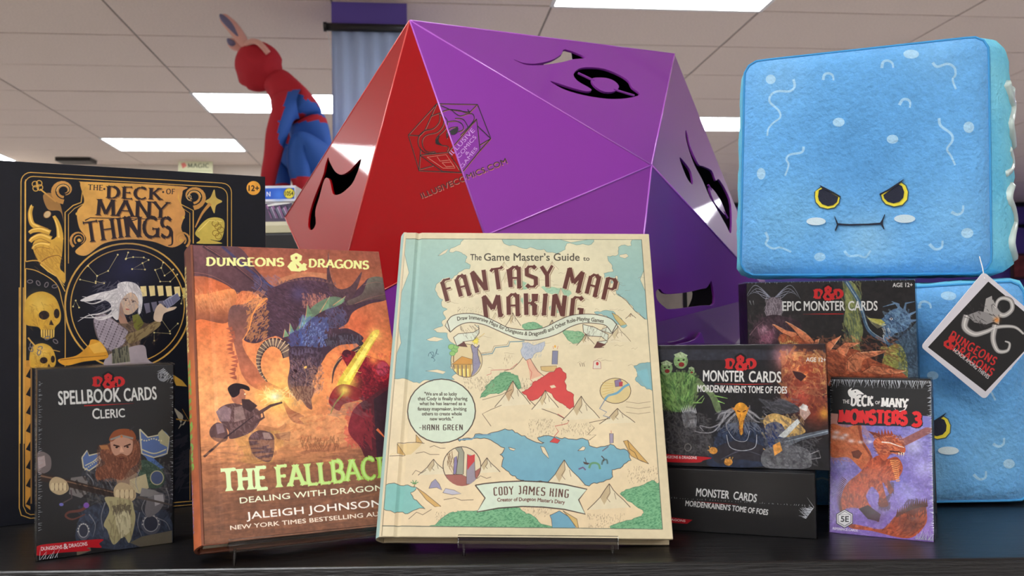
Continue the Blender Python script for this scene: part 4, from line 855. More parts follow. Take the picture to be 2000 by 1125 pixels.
    # tabard
    c.poly([(520, 735), (640, 750), (660, 790), (668, 850), (640, 960), (610, 930), (560, 970), (530, 900), (512, 870), (540, 800)], (176, 168, 128)); c.poly([(565, 810), (640, 800), (650, 900), (600, 940), (575, 880)], (206, 200, 164)); c.hatch(34, (540, 760, 650, 950), 44, 1.5, 5, (120, 110, 84), .7, .2, 16); c.hatch(24, (560, 780, 650, 815), 26, 1.6, 6, (70, 60, 54), .9, .2, 17)
    # beard and head
    c.poly([(500, 500), (540, 470), (560, 440), (650, 440), (690, 480), (685, 560), (640, 600), (600, 650), (550, 640), (480, 650), (475, 600), (520, 570), (495, 540)], (128, 78, 58))
    c.clip = c.region([(480, 480), (690, 440), (700, 600), (600, 660), (470, 660)])
    c.hatch(240, (480, 460, 690, 650), 44, lambda x, y: 1.5 + (x - 590) / 300, 5, (176, 120, 92), .7, .3, 18, curve=.25); c.hatch(150, (480, 460, 690, 650), 40, lambda x, y: 1.5 + (x - 590) / 300, 5, (78, 46, 38), .7, .3, 19, curve=.25); c.clip = None
    c.poly([(548, 440), (600, 425), (650, 440), (654, 500), (630, 530), (600, 520), (570, 530), (550, 500)], (196, 150, 128)); c.stroke([(560, 478), (590, 486)], 7, (70, 40, 34)); c.stroke([(612, 486), (645, 474)], 7, (70, 40, 34)); c.ell(576, 490, 6, 4, (30, 20, 20)); c.ell(630, 488, 6, 4, (30, 20, 20)); c.poly([(598, 480), (612, 512), (590, 514)], (222, 176, 150)); c.stroke([(575, 535), (600, 526), (628, 536)], 8, (150, 96, 72)); c.stroke([(590, 545), (612, 545)], 4, (90, 40, 36))
    c.poly([(538, 450), (560, 412), (600, 398), (650, 404), (672, 440), (655, 455), (600, 430), (555, 460)], (150, 84, 52)); c.stroke([(545, 452), (600, 432), (658, 446)], 10, (150, 146, 140)); c.ell(600, 436, 6, 6, (206, 120, 60)); c.poly([(490, 480), (530, 478), (540, 500), (500, 500)], (176, 120, 76)); c.stroke([(640, 405), (665, 385)], 6, (60, 60, 66))
    c.stroke([(440, 770), (400, 800), (340, 810), (325, 830), (360, 845), (420, 820)], 16, (110, 66, 60), 6, smooth=True); c.ell(426, 776, 14, 14, (130, 90, 180)); c.ell(303, 772, 11, 8, (110, 110, 190)); c.stroke([(350, 700), (355, 740), (310, 765)], 7, (90, 76, 80))
    # red swash
    c.poly([(183, 978), (300, 960), (500, 943), (490, 965), (500, 985), (430, 985), (440, 1000), (300, 1010), (183, 1024)], (196, 26, 40)); c.text('DUNGEONS', [(204, 1000), (308, 990)], 18, (240, 236, 236), .03); c.text('&', [(314, 992), (336, 990)], 26, (240, 236, 236), .03); c.text('DRAGONS', [(342, 985), (432, 974)], 18, (240, 236, 236), .03)
    c.view(0, 0, 1); c.tex(.03, 60, 7); return c
def art_spell_side():
    c = Canvas([(0, 0), (21, 0), (21, 127), (0, 127)], 120, 700, (38, 40, 42))
    c.text('SPELLBOOK CARDS', [(6, 34), (6, 92)], 8, (220, 222, 220), .03); c.text('CLERIC', [(7, 96), (7, 116)], 6, (220, 222, 220), .03); return c
def art_lying(quad):
    c = Canvas(quad, 660, 240, (36, 36, 38))
    c.view(*Q2); c.glow(600, 640, 160, (60, 60, 60), .6)
    w = (226, 228, 228)
    c.text('MONSTER', [(248, 690), (426, 706)], 42, w, .03); c.text('CARDS', [(450, 708), (575, 724)], 42, w, .03)
    c.stroke([(340, 728), (480, 738)], 4, (170, 34, 34), 1); c.stroke([(220, 720), (340, 728)], 1, (170, 34, 34), 4)
    c.text('MORDENKAINEN\u2019S TOME OF FOES', [(190, 744), (420, 768), (637, 794)], 29, w, .035)
    c.poly([(60, 800), (230, 820), (200, 842), (60, 832)], (190, 26, 40)); c.text('DRAGONS', [(84, 822), (190, 832)], 12, (240, 230, 230), .03)
    return c
def art_mid(quad):
    c = Canvas(quad, 760, 520, (30, 31, 37)); c.mode = 'soft'
    c.view(*Q1); c.poly([(0, 440), (1030, 440), (1030, 500), (0, 500)], (46, 50, 62))
    # flame
    for x, y, r, col in ((880, 560, 110, (196, 70, 40)), (850, 700, 80, (170, 56, 60)), (940, 800, 80, (150, 60, 40)), (760, 480, 60, (220, 150, 160)), (800, 520, 50, (230, 130, 90))): c.glow(x, y, r, col, .85)
    c.hatch(170, (750, 460, 1010, 760), 80, lambda x, y: 1.2 + math.sin(x / 60) * .8, 10, (240, 150, 80), .65, .35, 1, curve=.3); c.hatch(80, (780, 460, 1010, 700), 60, lambda x, y: 1.0 + math.sin(x / 50), 6, (255, 220, 140), .6, .4, 2, curve=.3); c.hatch(90, (760, 500, 1010, 800), 60, 1.9, 12, (110, 30, 40), .6, .5, 3, curve=.3)
    c.poly([(800, 560), (850, 570), (880, 590), (850, 620), (820, 600)], (60, 30, 36)); c.glow(980, 800, 30, (240, 180, 70), .8)
    # green troll
    g0, g1, g2 = (80, 120, 66), (140, 190, 100), (40, 60, 40)
    c.poly([(55, 580), (110, 570), (200, 570), (270, 610), (250, 680), (240, 740), (180, 790), (110, 780), (60, 700)], g0); c.poly([(270, 600), (310, 640), (370, 700), (400, 780), (370, 790), (330, 700), (260, 640)], (110, 130, 90)); c.stroke([(360, 700), (436, 716)], 8, g1, 3); c.stroke([(380, 730), (420, 745)], 8, g1, 3); c.stroke([(240, 740), (290, 740), (305, 712)], 9, g1, 3); c.stroke([(260, 740), (300, 700)], 6, g1, 3)
    _figure_hatch(c, (60, 575, 260, 780), 110, (g1, g2, (170, 206, 120)), 44, 6, 4, lambda x, y: 1.5 + (x - 160) / 160, .3, .6)
    for x, y, r in ((172, 505, 40), (92, 545, 34), (232, 560, 18)):
        c.ell(x, y, r, r * 1.1, (128, 160, 108)); c.poly([(x - r, y - r * .9), (x, y - r * 1.3), (x + r, y - r * .8), (x + r * .6, y - r * .4), (x - r * .6, y - r * .5)], (170, 190, 150)); c.ell(x + r * .1, y + r * .5, r * .4, r * .32, (120, 30, 30)); c.ell(x - r * .3, y - r * .1, r * .16, r * .12, (20, 20, 20)); c.ell(x + r * .4, y - r * .15, r * .16, r * .12, (20, 20, 20)); c.hatch(14, (x - r, y - r, x + r, y + r), r * .6, 1.2, 3, (60, 80, 50), .6, .6, int(x))
    # grey spiked warrior
    for k in range(9): c.poly([(182 + k * 9, 800), (172 + k * 10, 740 + abs(k - 4) * 6), (192 + k * 9, 800)], (190, 192, 198))
    c.poly([(180, 800), (240, 790), (262, 830), (250, 890), (205, 895), (185, 850)], (112, 114, 120)); c.poly([(215, 820), (250, 815), (250, 860), (230, 885)], (160, 160, 164), .8); c.poly([(120, 900), (200, 880), (280, 890), (350, 940), (330, 1040), (120, 1030)], (54, 54, 60)); _figure_hatch(c, (90, 800, 340, 1030), 130, ((92, 92, 98), (30, 30, 34), (120, 118, 118)), 34, 6, 8, .9, .8, .5); c.ell(212, 992, 18, 20, None, line=(130, 130, 130), lw=5)
    # elder in robe
    c.poly([(390, 900), (440, 860), (580, 850), (640, 900), (670, 1010), (700, 1090), (340, 1100), (350, 1000)], (40, 52, 76)); _figure_hatch(c, (370, 870, 660, 1000), 80, ((70, 90, 124), (24, 30, 44)), 40, 7, 12, 1.3, .4, .6)
    c.poly([(350, 1010), (450, 960), (560, 960), (680, 1010), (640, 1070), (500, 1060), (380, 1080)], (46, 46, 56)); c.stroke([(400, 1060), (520, 1010), (660, 1050)], 6, (80, 80, 96), 3, smooth=True)
    for p in ([(480, 770), (430, 790), (400, 850), (340, 880), (280, 870), (300, 900)], [(470, 780), (420, 830), (360, 900), (300, 910), (250, 900)], [(540, 780), (580, 800), (620, 830), (660, 820), (640, 800)], [(540, 790), (590, 840), (620, 850)], [(460, 790), (400, 800), (380, 830)], [(480, 800), (430, 860), (440, 900)]): c.stroke(p, 12, (150, 150, 156), 3, .9, smooth=True)
    c.hatch(80, (380, 790, 620, 900), 60, lambda x, y: 1.6 + (510 - x) / 120, 4, (176, 176, 182), .7, .3, 14, curve=.2)
    c.poly([(475, 765), (500, 740), (530, 745), (552, 775), (540, 810), (525, 850), (520, 915), (505, 915), (500, 850), (486, 810)], (226, 160, 56)); c.poly([(455, 762), (480, 775), (480, 790)], (200, 120, 40)); c.poly([(560, 760), (545, 775), (545, 792)], (200, 120, 40)); c.stroke([(490, 785), (508, 792)], 5, (90, 40, 20)); c.stroke([(522, 792), (540, 783)], 5, (90, 40, 20)); c.hatch(16, (495, 810, 530, 910), 26, 1.5, 4, (150, 80, 30), .8, .1, 15)
    c.stroke([(430, 920), (450, 990), (520, 1010), (590, 990), (600, 920)], 4, (190, 196, 206), smooth=True); c.stroke([(440, 900), (480, 950), (540, 955), (560, 900)], 3, (190, 196, 206), smooth=True)
    for x, y in ((355, 1010), (665, 1020), (440, 1075)): c.ell(x, y, 24, 20, (206, 140, 60)); c.hatch(8, (x - 22, y - 20, x + 22, y + 18), 22, 1.2, 6, (240, 180, 90), .8, .5, x)
    # hat and mercenary
    c.poly([(610, 715), (680, 735), (740, 720), (830, 760), (835, 790), (790, 800), (700, 800), (650, 760)], (66, 68, 76)); c.hatch(30, (640, 720, 830, 800), 40, .4, 5, (120, 120, 130), .6, .3, 16)
    c.poly([(640, 830), (700, 800), (790, 830), (850, 870), (870, 910), (760, 940), (690, 930), (650, 890)], (196, 160, 96)); c.poly([(650, 870), (720, 850), (760, 900), (740, 990), (690, 1010), (660, 960)], (40, 60, 110)); c.hatch(60, (640, 820, 860, 930), 46, .9, 8, (236, 206, 140), .6, .3, 17); c.hatch(40, (640, 830, 850, 980), 46, .9, 7, (50, 50, 80), .6, .4, 18)
    c.poly([(840, 760), (880, 750), (905, 800), (870, 840), (845, 810)], (190, 160, 150)); c.poly([(838, 770), (860, 745), (890, 760), (880, 790)], (214, 210, 208)); c.poly([(720, 930), (830, 830), (845, 850), (760, 940)], (200, 206, 206))
    c.poly([(700, 950), (800, 930), (1000, 890), (1005, 915), (860, 950), (760, 990)], (96, 104, 116)); c.stroke([(760, 960), (1005, 900)], 6, (160, 176, 190), 4); c.poly([(640, 1010), (760, 980), (880, 1000), (910, 1060), (880, 1110), (650, 1105)], (104, 106, 112)); _figure_hatch(c, (650, 940, 950, 1100), 110, ((150, 152, 156), (60, 60, 68)), 34, 6, 20, .5, .6, .6); c.poly([(690, 980), (730, 960), (745, 1010), (700, 1040)], (226, 160, 80)); c.stroke([(900, 1030), (950, 1010), (960, 1050), (900, 1060)], 5, (140, 140, 146))
    c.tex(.22, 34, 9); c.tex(.18, 90, 19)
    w = (230, 231, 228)
    _dd(c, 428, 594, 545, 62)
    c.text('AGE 12+', [(878, 508), (990, 510)], 23, w, .03)
    c.text('MONSTER', [(298, 618), (530, 622)], 60, w, .03); c.text('CARDS', [(556, 623), (736, 626)], 60, w, .03)
    c.stroke([(360, 634), (550, 637)], 1, (206, 40, 40), 5); c.stroke([(550, 637), (690, 634)], 5, (206, 40, 40), 1)
    c.text('MORDENKAINEN\u2019S TOME OF FOES', [(266, 678), (520, 684), (770, 688)], 38, w, .035)
    c.poly([(60, 1030), (230, 1040), (345, 1050), (300, 1065), (260, 1078), (60, 1070)], (196, 26, 40)); c.text('DUNGEONS & DRAGONS', [(60, 1052), (262, 1058)], 15, (240, 236, 236), .03)
    c.text('PLUS THE FOLLOWING CARDS', [(680, 1106), (794, 1110)], 7, (150, 150, 156)); c.view(0, 0, 1); c.tex(.03, 60, 7); return c
def art_epic(quad):
    c = Canvas(quad, 760, 530, (38, 38, 41)); c.mode = 'soft'
    c.view(*Q1); c.glow(700, 330, 200, (56, 54, 56), .6)
    # pale horned fiend
    for s in (-1, 1):
        for q in range(5): c.stroke([(690 + s * 10, 150), (690 + s * (50 + q * 12), 150 - q * 18), (690 + s * (100 + q * 14), 100 + q * 14)], 6, (150, 156, 176), 1.5, .9, smooth=True)
    c.poly([(660, 160), (700, 145), (740, 165), (745, 220), (700, 290), (690, 300), (650, 240)], (110, 100, 110)); c.hatch(50, (650, 150, 745, 290), 34, 1.6, 4, (190, 180, 190), .8, .4, 1, curve=.2)
    c.poly([(600, 290), (660, 250), (740, 250), (850, 300), (800, 440), (560, 440), (570, 340)], (60, 46, 56)); c.glow(660, 370, 44, (190, 110, 140), .9); c.glow(640, 330, 24, (240, 190, 210), .8); c.hatch(120, (560, 260, 800, 440), 40, 1.2, 6, (96, 70, 84), .7, .5, 2); c.hatch(30, (600, 300, 700, 430), 30, 1.4, 4, (210, 150, 170), .6, .5, 3)
    c.stroke([(560, 360), (600, 310), (640, 280)], 5, (130, 100, 110), 2); 
    # green wing and dragon right
    c.poly([(1085, 48), (1140, 60), (1190, 140), (1170, 220), (1200, 330), (1180, 420), (1190, 450), (1150, 440), (1130, 360), (1090, 290), (1100, 200)], (120, 130, 84)); c.hatch(60, (1090, 60, 1190, 430), 60, 1.3, 6, (176, 180, 110), .7, .25, 4); c.hatch(30, (1090, 60, 1190, 430), 60, 1.3, 6, (60, 80, 84), .7, .25, 5)
    c.stroke([(1100, 50), (1180, 180), (1230, 330), (1330, 400), (1420, 460)], 24, (70, 100, 130), 14, smooth=True); c.stroke([(1105, 60), (1185, 190), (1235, 325), (1340, 395)], 6, (150, 176, 190), 3, smooth=True)
    c.poly([(1330, 430), (1400, 380), (1460, 330), (1520, 300), (1530, 640), (1300, 640), (1310, 500)], (66, 90, 110)); c.poly([(1300, 600), (1310, 500), (1340, 430), (1400, 410), (1440, 470), (1450, 600), (1400, 640)], (156, 160, 84))
    for k in range(60):
        x, y = 1310 + (k * 37) % 130, 430 + (k * 53) % 190; c.ell(x, y, 14, 9, (186, 188, 106), .8, rot=-.5); c.stroke([(x - 12, y + 6), (x + 8, y + 8)], 3, (90, 96, 56))
    c.poly([(1330, 240), (1380, 210), (1440, 220), (1470, 280), (1440, 330), (1380, 350), (1340, 385), (1310, 380), (1325, 330), (1240, 270), (1220, 262), (1300, 268)], (84, 116, 150)); c.poly([(1222, 262), (1300, 270), (1325, 290), (1300, 305), (1250, 285)], (190, 186, 90)); c.hatch(70, (1320, 220, 1470, 380), 30, .8, 6, (150, 190, 220), .7, .5, 6); c.hatch(40, (1320, 220, 1470, 380), 26, .8, 6, (40, 56, 84), .8, .5, 7); c.ell(1358, 268, 9, 7, (240, 240, 240)); c.ell(1358, 268, 4, 4, (20, 20, 30))
    for p in ([(1420, 220), (1380, 180), (1310, 200)], [(1430, 230), (1440, 180), (1490, 170)], [(1450, 250), (1520, 215)], [(1460, 280), (1530, 270)], [(1400, 215), (1400, 185), (1360, 170)]): c.stroke(p, 18, (104, 136, 170), 3)
    c.hatch(90, (1400, 320, 1530, 600), 36, 1.1, 7, (100, 130, 160), .6, .5, 8); c.hatch(60, (1400, 320, 1530, 600), 30, 1.1, 7, (36, 50, 66), .7, .5, 9); c.hatch(8, (1310, 320, 1350, 400), 50, 1.4, 3, (240, 240, 230), .9, .2, 10)
    for k in range(6): c.stroke([(1215 + k * 6, 250 + k * 8), (1280, 290 + k * 6), (1330, 300)], 1.5, (220, 220, 170))
    # orange spiked beast
    o0, o1, o2 = (176, 92, 62), (222, 140, 100), (96, 50, 40)
    c.poly([(720, 380), (760, 350), (860, 370), (940, 420), (1040, 440), (1160, 440), (1260, 500), (1420, 570), (1420, 640), (980, 640), (900, 470), (820, 430), (760, 440)], o0)
    for p in ([(790, 370), (740, 345), (690, 302), (700, 300), (760, 330), (830, 350)], [(850, 380), (810, 330), (762, 283), (800, 300), (880, 350), (930, 410)], [(960, 430), (1000, 400), (1075, 362), (1040, 410), (1010, 450)], [(1040, 445), (1100, 400), (1182, 402), (1120, 430), (1100, 480)], [(1110, 560), (1110, 500), (1160, 460), (1330, 447), (1260, 480), (1200, 500), (1180, 560)], [(1190, 570), (1250, 530), (1440, 560), (1400, 572), (1300, 580)], [(920, 410), (930, 385), (952, 380), (945, 410)]):
        c.poly(p, o1); c.stroke(p[:4], 4, o2, .9); c.stroke(p[2:5], 5, (246, 190, 150), 2)
    c.hatch(190, (740, 370, 1400, 600), 46, .5, 7, (206, 120, 84), .6, .4, 11, curve=.2); c.hatch(160, (740, 390, 1400, 620), 40, .5, 7, (90, 46, 40), .6, .4, 12, curve=.2)
    for k in range(9): c.ell(735 + k * 11, 402 + 8 * math.sin(k), 5, 8, (230, 190, 120)); 
    c.hatch(24, (725, 375, 830, 430), 20, 1.4, 4, (240, 180, 110), .8, .3, 13)
    c.tex(.22, 34, 10); c.tex(.18, 90, 20)
    w = (226, 228, 226)
    _dd(c, 926, 1084, 150, 58)
    c.text('AGE 12+', [(1366, 89), (1478, 87)], 23, w, .03)
    c.text('EPIC', [(745, 222), (848, 221)], 52, w, .03); c.text('MONSTER', [(866, 221), (1096, 220)], 52, w, .03); c.text('CARDS', [(1116, 220), (1280, 220)], 52, w, .03)
    c.stroke([(860, 241), (1000, 240)], 1, (196, 36, 36), 5); c.stroke([(1000, 240), (1090, 240)], 5, (196, 36, 36), 4)
    c.stroke([(560, 165), (570, 190)], 4, (180, 184, 190), 1); c.stroke([(580, 165), (584, 190)], 3, (180, 184, 190), 1)
    c.view(0, 0, 1); c.tex(.03, 60, 7); return c
def art_deck(quad):
    c = Canvas(quad, 480, 790, (128, 118, 196)); c.mode = 'soft'
    c.view(*Q2); c.poly([(960, 250), (1560, 250), (1560, 960), (960, 960)], c.grad((1200, 260), (1200, 930), (124, 122, 190), (126, 96, 176)))
    for x, y, r, col in ((1040, 330, 70, (180, 120, 110)), (1430, 420, 50, (206, 206, 232)), (1480, 540, 60, (190, 186, 230)), (1340, 600, 50, (110, 110, 186)), (1020, 520, 50, (140, 140, 200)), (1400, 680, 60, (150, 146, 214)), (1490, 880, 60, (170, 140, 210)), (1060, 620, 40, (170, 150, 206)), (1450, 330, 40, (150, 150, 210))): c.glow(x, y, r, col, .7)
    c.hatch(120, (980, 300, 1530, 900), 60, .2, 9, (196, 190, 234), .25, .7, 1, curve=.3)
    # wing
    c.poly([(975, 305), (1060, 320), (1140, 300), (1150, 380), (1200, 470), (1170, 560), (1120, 520), (1070, 480), (975, 470)], (190, 100, 62)); c.hatch(70, (980, 320, 1180, 500), 80, .8, 8, (222, 140, 90), .5, .3, 2); c.stroke([(1130, 300), (1150, 400), (1200, 480), (1170, 600)], 16, (140, 66, 44), 10)
    c.poly([(1090, 450), (1130, 440), (1150, 460), (1130, 490), (1100, 480)], (110, 56, 40)); c.poly([(1340, 395), (1530, 300), (1530, 345), (1380, 420)], (150, 96, 96))
    # smoke
    for x, y, r in ((1000, 370, 22), (1040, 375, 20), (1090, 392, 18), (1140, 398, 16), (1190, 395, 16), (1010, 345, 20), (1060, 360, 16)): c.glow(x, y, r, (226, 216, 222), .85, ry=r * .6)
    # body
    r0, r1, r2 = (170, 74, 44), (222, 120, 70), (86, 34, 28)
    c.poly([(1190, 500), (1240, 470), (1280, 490), (1340, 480), (1370, 540), (1340, 600), (1300, 610), (1310, 640), (1320, 660), (1300, 680), (1280, 640), (1260, 620), (1280, 700), (1290, 745), (1240, 745), (1240, 680), (1200, 640), (1170, 690), (1190, 740), (1240, 830), (1190, 800), (1140, 760), (1060, 760), (1060, 830), (1140, 850), (1260, 870), (1330, 800), (1400, 760), (1480, 740), (1500, 780), (1490, 850), (1400, 920), (1200, 880), (1080, 860), (1030, 780), (1040, 680), (1070, 620), (1140, 560)], r0)
    c.clip = c.region([(1190, 500), (1240, 470), (1280, 490), (1340, 480), (1370, 540), (1340, 600), (1300, 610), (1320, 660), (1300, 680), (1260, 620), (1290, 745), (1240, 745), (1240, 680), (1200, 640), (1170, 690), (1240, 830), (1140, 760), (1060, 760), (1060, 830), (1140, 850), (1260, 870), (1330, 800), (1480, 740), (1500, 780), (1490, 850), (1400, 920), (1200, 880), (1080, 860), (1030, 780), (1040, 680), (1070, 620), (1140, 560)])
    c.hatch(260, (1030, 470, 1500, 920), 40, lambda x, y: 1.9 + (x - 1200) / 260, 8, r1, .6, .35, 3, curve=.2); c.hatch(220, (1030, 470, 1500, 920), 36, lambda x, y: 1.9 + (x - 1200) / 260, 8, r2, .6, .35, 4, curve=.2); c.glow(1120, 640, 40, (210, 90, 50), .6); c.glow(1220, 540, 30, (226, 110, 60), .5); c.glow(1420, 840, 70, (90, 48, 40), .7); c.clip = None
    for k in range(12): c.stroke([(1300 + k * 3, 500 + k * 10), (1330 + k * 2.4, 496 + k * 10), (1356 - k, 504 + k * 10)], 6, (236, 160, 90), 3)
    # neck, head
    c.poly([(1210, 400), (1240, 370), (1300, 360), (1350, 390), (1382, 425), (1380, 455), (1350, 465), (1310, 460), (1290, 480), (1270, 500), (1240, 470), (1225, 440)], (190, 90, 54))
    for k in range(9):
        x = 1215 + k * 17; c.poly([(x, 375 - 2 * k + (k > 5) * (k - 5) * 12), (x + 6, 322 + abs(k - 3) * 6 + (k > 5) * (k - 5) * 14), (x + 20, 370 - 2 * k + (k > 5) * (k - 5) * 14)], (150, 64, 40))
    c.poly([(1182, 338), (1240, 352), (1260, 375), (1220, 372)], (120, 52, 36)); c.hatch(80, (1220, 365, 1375, 465), 30, .5, 6, (236, 150, 100), .7, .3, 5); c.hatch(50, (1220, 365, 1375, 465), 24, .5, 6, (96, 34, 28), .7, .3, 6); c.stroke([(1255, 398), (1300, 402), (1350, 420), (1378, 428)], 8, (240, 226, 214), 4); c.stroke([(1300, 448), (1350, 452), (1372, 462)], 6, (50, 20, 20)); 
    for x in (1345, 1358, 1370): c.poly([(x, 455), (x + 8, 455), (x + 4, 478)], (240, 230, 200))
    c.hatch(40, (1240, 700, 1300, 760), 30, 1.5, 7, (50, 24, 24), .8, .2, 7); c.hatch(30, (1290, 620, 1320, 680), 26, 1.5, 7, (60, 28, 26), .8, .2, 8)
    c.poly([(1130, 760), (1180, 740), (1250, 790), (1240, 830), (1180, 815)], (56, 30, 34)); c.glow(1230, 800, 40, (90, 60, 90), .5)
    for k in range(26):
        t = k / 25; x, y = 1060 - 30 * math.sin(t * 3) , 600 + t * 210; c.poly([(x, y), (x - 24, y - 16), (x + 8, y + 14)], (96, 44, 34))
    for k in range(14):
        x = 1330 + k * 12; y = 800 - 55 * math.sin(k / 13 * 1.6); c.poly([(x, y + 6), (x + 14, y - 44), (x + 18, y + 4)], (90, 46, 38))
    c.hatch(40, (1380, 720, 1500, 800), 40, 1.9, 6, (60, 34, 32), .8, .3, 9)
    c.tex(.12, 30, 11); c.tex(.12, 80, 21)
    # black head band and lettering
    c.poly([(960, 30), (1560, 30), (1560, 262), (1480, 262), (1480, 310), (1020, 300), (1015, 262), (960, 262)], (26, 26, 28)); c.poly([(960, 262), (1015, 262), (1020, 240), (1480, 250), (1475, 300), (1560, 262)], (26, 26, 28)); c.stroke([(978, 92), (1528, 112)], 2, (60, 60, 64))
    c.poly([(1475, 255), (1560, 262), (1560, 320), (1478, 318)], (128, 128, 196)); c.poly([(960, 240), (1020, 245), (1018, 300), (960, 296)], (190, 140, 130))
    w = (234, 232, 228)
    c.text('THE', [(1044, 188), (1080, 189)], 20, w, .02)
    c.letters('DECK', [(1088, 198), (1206, 202)], 52, w, ROMAN, .3, .22, .04, .1); c.text('OF', [(1220, 192), (1246, 193)], 17, w, .02); c.letters('MANY', [(1254, 206), (1394, 212)], 48, w, ROMAN, .3, .2, .06, .1)
    c.poly([(1080, 150), (1072, 120), (1095, 104), (1090, 118), (1120, 112), (1150, 130), (1158, 140), (1130, 140), (1120, 150), (1150, 155), (1110, 162)], w); c.ell(1112, 126, 4, 3, (20, 20, 20)); c.stroke([(1392, 195), (1380, 222), (1345, 232), (1325, 215)], 8, w, 2, smooth=True)
    c.letters('MONSTERS', [(1025, 290), (1390, 302)], 66, (226, 40, 46), ROMAN, .36, .26, .05, .1, shadow=[((-4, 3), (20, 18, 20)), ((4, 5), (20, 18, 20))]); c.letters('3', [(1420, 308), (1466, 309)], 68, (226, 40, 46), ROMAN, .3, .3, 0, shadow=[((-4, 3), (20, 18, 20)), ((4, 5), (20, 18, 20))])
    c.mode = None
    hx = lambda r: [(1054 + r * math.cos(PI / 6 + k * PI / 3), 814 + r * math.sin(PI / 6 + k * PI / 3)) for k in range(6)]
    c.poly(hx(52), (30, 26, 34)); c.poly(hx(48), (224, 224, 226)); c.stroke(hx(40) + [hx(40)[0]], 3, (60, 56, 70))
    H6 = hx(40); c.stroke([H6[3], (1054, 790), H6[5]], 2, (110, 106, 120)); c.stroke([H6[1], (1026, 830), (1082, 830), H6[1]], 2, (110, 106, 120)); c.poly([(1030, 796), (1080, 796), (1080, 832), (1030, 832)], (224, 224, 226)); c.text('5E', [(1034, 830), (1076, 831)], 30, (30, 30, 36), .03)
    c.text('REFERENCE CARDS', [(990, 872), (1124, 884)], 12, (226, 220, 236), .02)
    c.view(0, 0, 1); c.tex(.03, 60, 7); return c
GOLD, GOLD2, NAVY = (214, 166, 78), (196, 142, 74), (12, 14, 26)
def art_boxed_set(quad):
    c = Canvas(quad, 1050, 1330, (16, 19, 29)); c.mode = 'soft'
    c.view(*Z1)
    def rr(x0, y0, x1, y1, r, dy): return _arc(x0 + r, y0 + r, r, r, 180, 270, 5) + [(p[0], p[1] + dy) for p in _arc(x1 - r, y0 + r, r, r, -90, 0, 5)]
    for off, w in ((0, 5), (20, 5)):
        c.stroke(rr(105 + off, 145 + off, 1155 - off, 172 + off * .6, 48 - off * .4, 26)[:6] + [(1110 - off, 198 + off)] + _arc(1110 - off, 245 + off, 46, 46, -90, 0, 5) + [(1157 - off, 1900)], w, GOLD); c.stroke([(105 + off, 190), (100 + off, 1500)], w, GOLD)
    c.poly([(125, 1115), (160, 1115), (160, 1800), (125, 1800)], (196, 140, 66), .7)
    # title plate
    pl = [(330, 345), (365, 310), (410, 290), (405, 230), (430, 195), (900, 215), (890, 260), (905, 300), (960, 330), (960, 480), (930, 500), (880, 500), (620, 470), (420, 540), (345, 600), (330, 700)]
    c.poly([(400, 200), (440, 192), (900, 214), (912, 240), (905, 300), (925, 350), (905, 420), (925, 480), (860, 520), (760, 490), (640, 480), (520, 500), (430, 560), (375, 540), (430, 480), (395, 420), (385, 340), (420, 290)], c.grad((400, 250), (900, 480), (222, 168, 84), (206, 146, 84)))
    c.stroke([(325, 690), (325, 345), (365, 310), (405, 295), (412, 240), (440, 205), (895, 222), (890, 270), (905, 305), (965, 335), (965, 500)], 6, GOLD); c.stroke([(342, 600), (342, 355), (372, 325), (420, 300)], 4, GOLD); c.stroke([(905, 320), (948, 348), (948, 480)], 4, GOLD)
    for cx, cy, s in ((395, 480, 1), (905, 480, -1)):
        for r, w in ((46, 14), (26, 9)): c.stroke([(cx + s * r * math.cos(a) * (1 - i * .04), cy + r * math.sin(a) * (1 - i * .04)) for i, a in enumerate(np.linspace(2.2, 7.4, 14))], w, GOLD2, 3)
        c.ell(cx, cy + 4, 9, 9, GOLD); c.ell(cx + s * -10, 352 if s > 0 else 370, 8, 8, GOLD)
    tx = (44, 34, 40)
    sh = [((4, 5), (150, 104, 60))]
    c.letters('THE', [(440, 232), (512, 235)], 26, tx, ROMAN, .16, .08, .08); c.ell(521, 228, 5, 5, tx)
    c.letters('DECK', [(532, 272), (805, 282)], 58, tx, ROMAN, .2, .08, .09, .14, shadow=sh); c.ell(815, 243, 5, 5, tx)
    c.letters('OF', [(830, 252), (872, 254)], 25, tx, ROMAN, .16, .08, .08)
    c.letters('MANY', [(480, 358), (660, 366), (838, 374)], 80, tx, ROMAN, .17, .06, .08, .08, shadow=sh)
    c.letters('THINGS', [(428, 496), (640, 466), (858, 470)], 100, tx, ROMAN, .17, .06, .08, .08, shadow=sh)
    c.stroke([(425, 385), (450, 372), (860, 380)], 6, tx, 3); c.stroke([(858, 440), (860, 500), (840, 510)], 12, tx, 4, smooth=True); c.stroke([(620, 365), (660, 385), (690, 375)], 8, tx, 3, smooth=True)
    # corner scrolls
    for cx, cy, s in ((320, 235, 1), (965, 265, -1)):
        for r, w in ((64, 26), (38, 14)): c.stroke([(cx + s * r * math.cos(a) * (1 - i * .035), cy + r * .9 * math.sin(a) * (1 - i * .035)) for i, a in enumerate(np.linspace(1.6, 7.6, 18))], w, GOLD2, 4)
        c.stroke([(cx + s * r * math.cos(a) * (1 - i * .035), cy + r * .9 * math.sin(a) * (1 - i * .035)) for i, a in enumerate(np.linspace(3, 6.6, 12))], 4, (236, 196, 120), 2)
    for k in range(4): c.ell(187 + 15 * math.cos(k * PI / 2 + .6), 212 + 15 * math.sin(k * PI / 2 + .6), 14, 14, None, line=GOLD, lw=5)
    c.stroke([(200, 228), (280, 292)], 8, GOLD); c.ell(236, 355, 20, 16, (190, 160, 120), rot=-.7); c.poly([(215, 260), (260, 250), (300, 300), (320, 400), (300, 340), (240, 330)], GOLD2, .8)
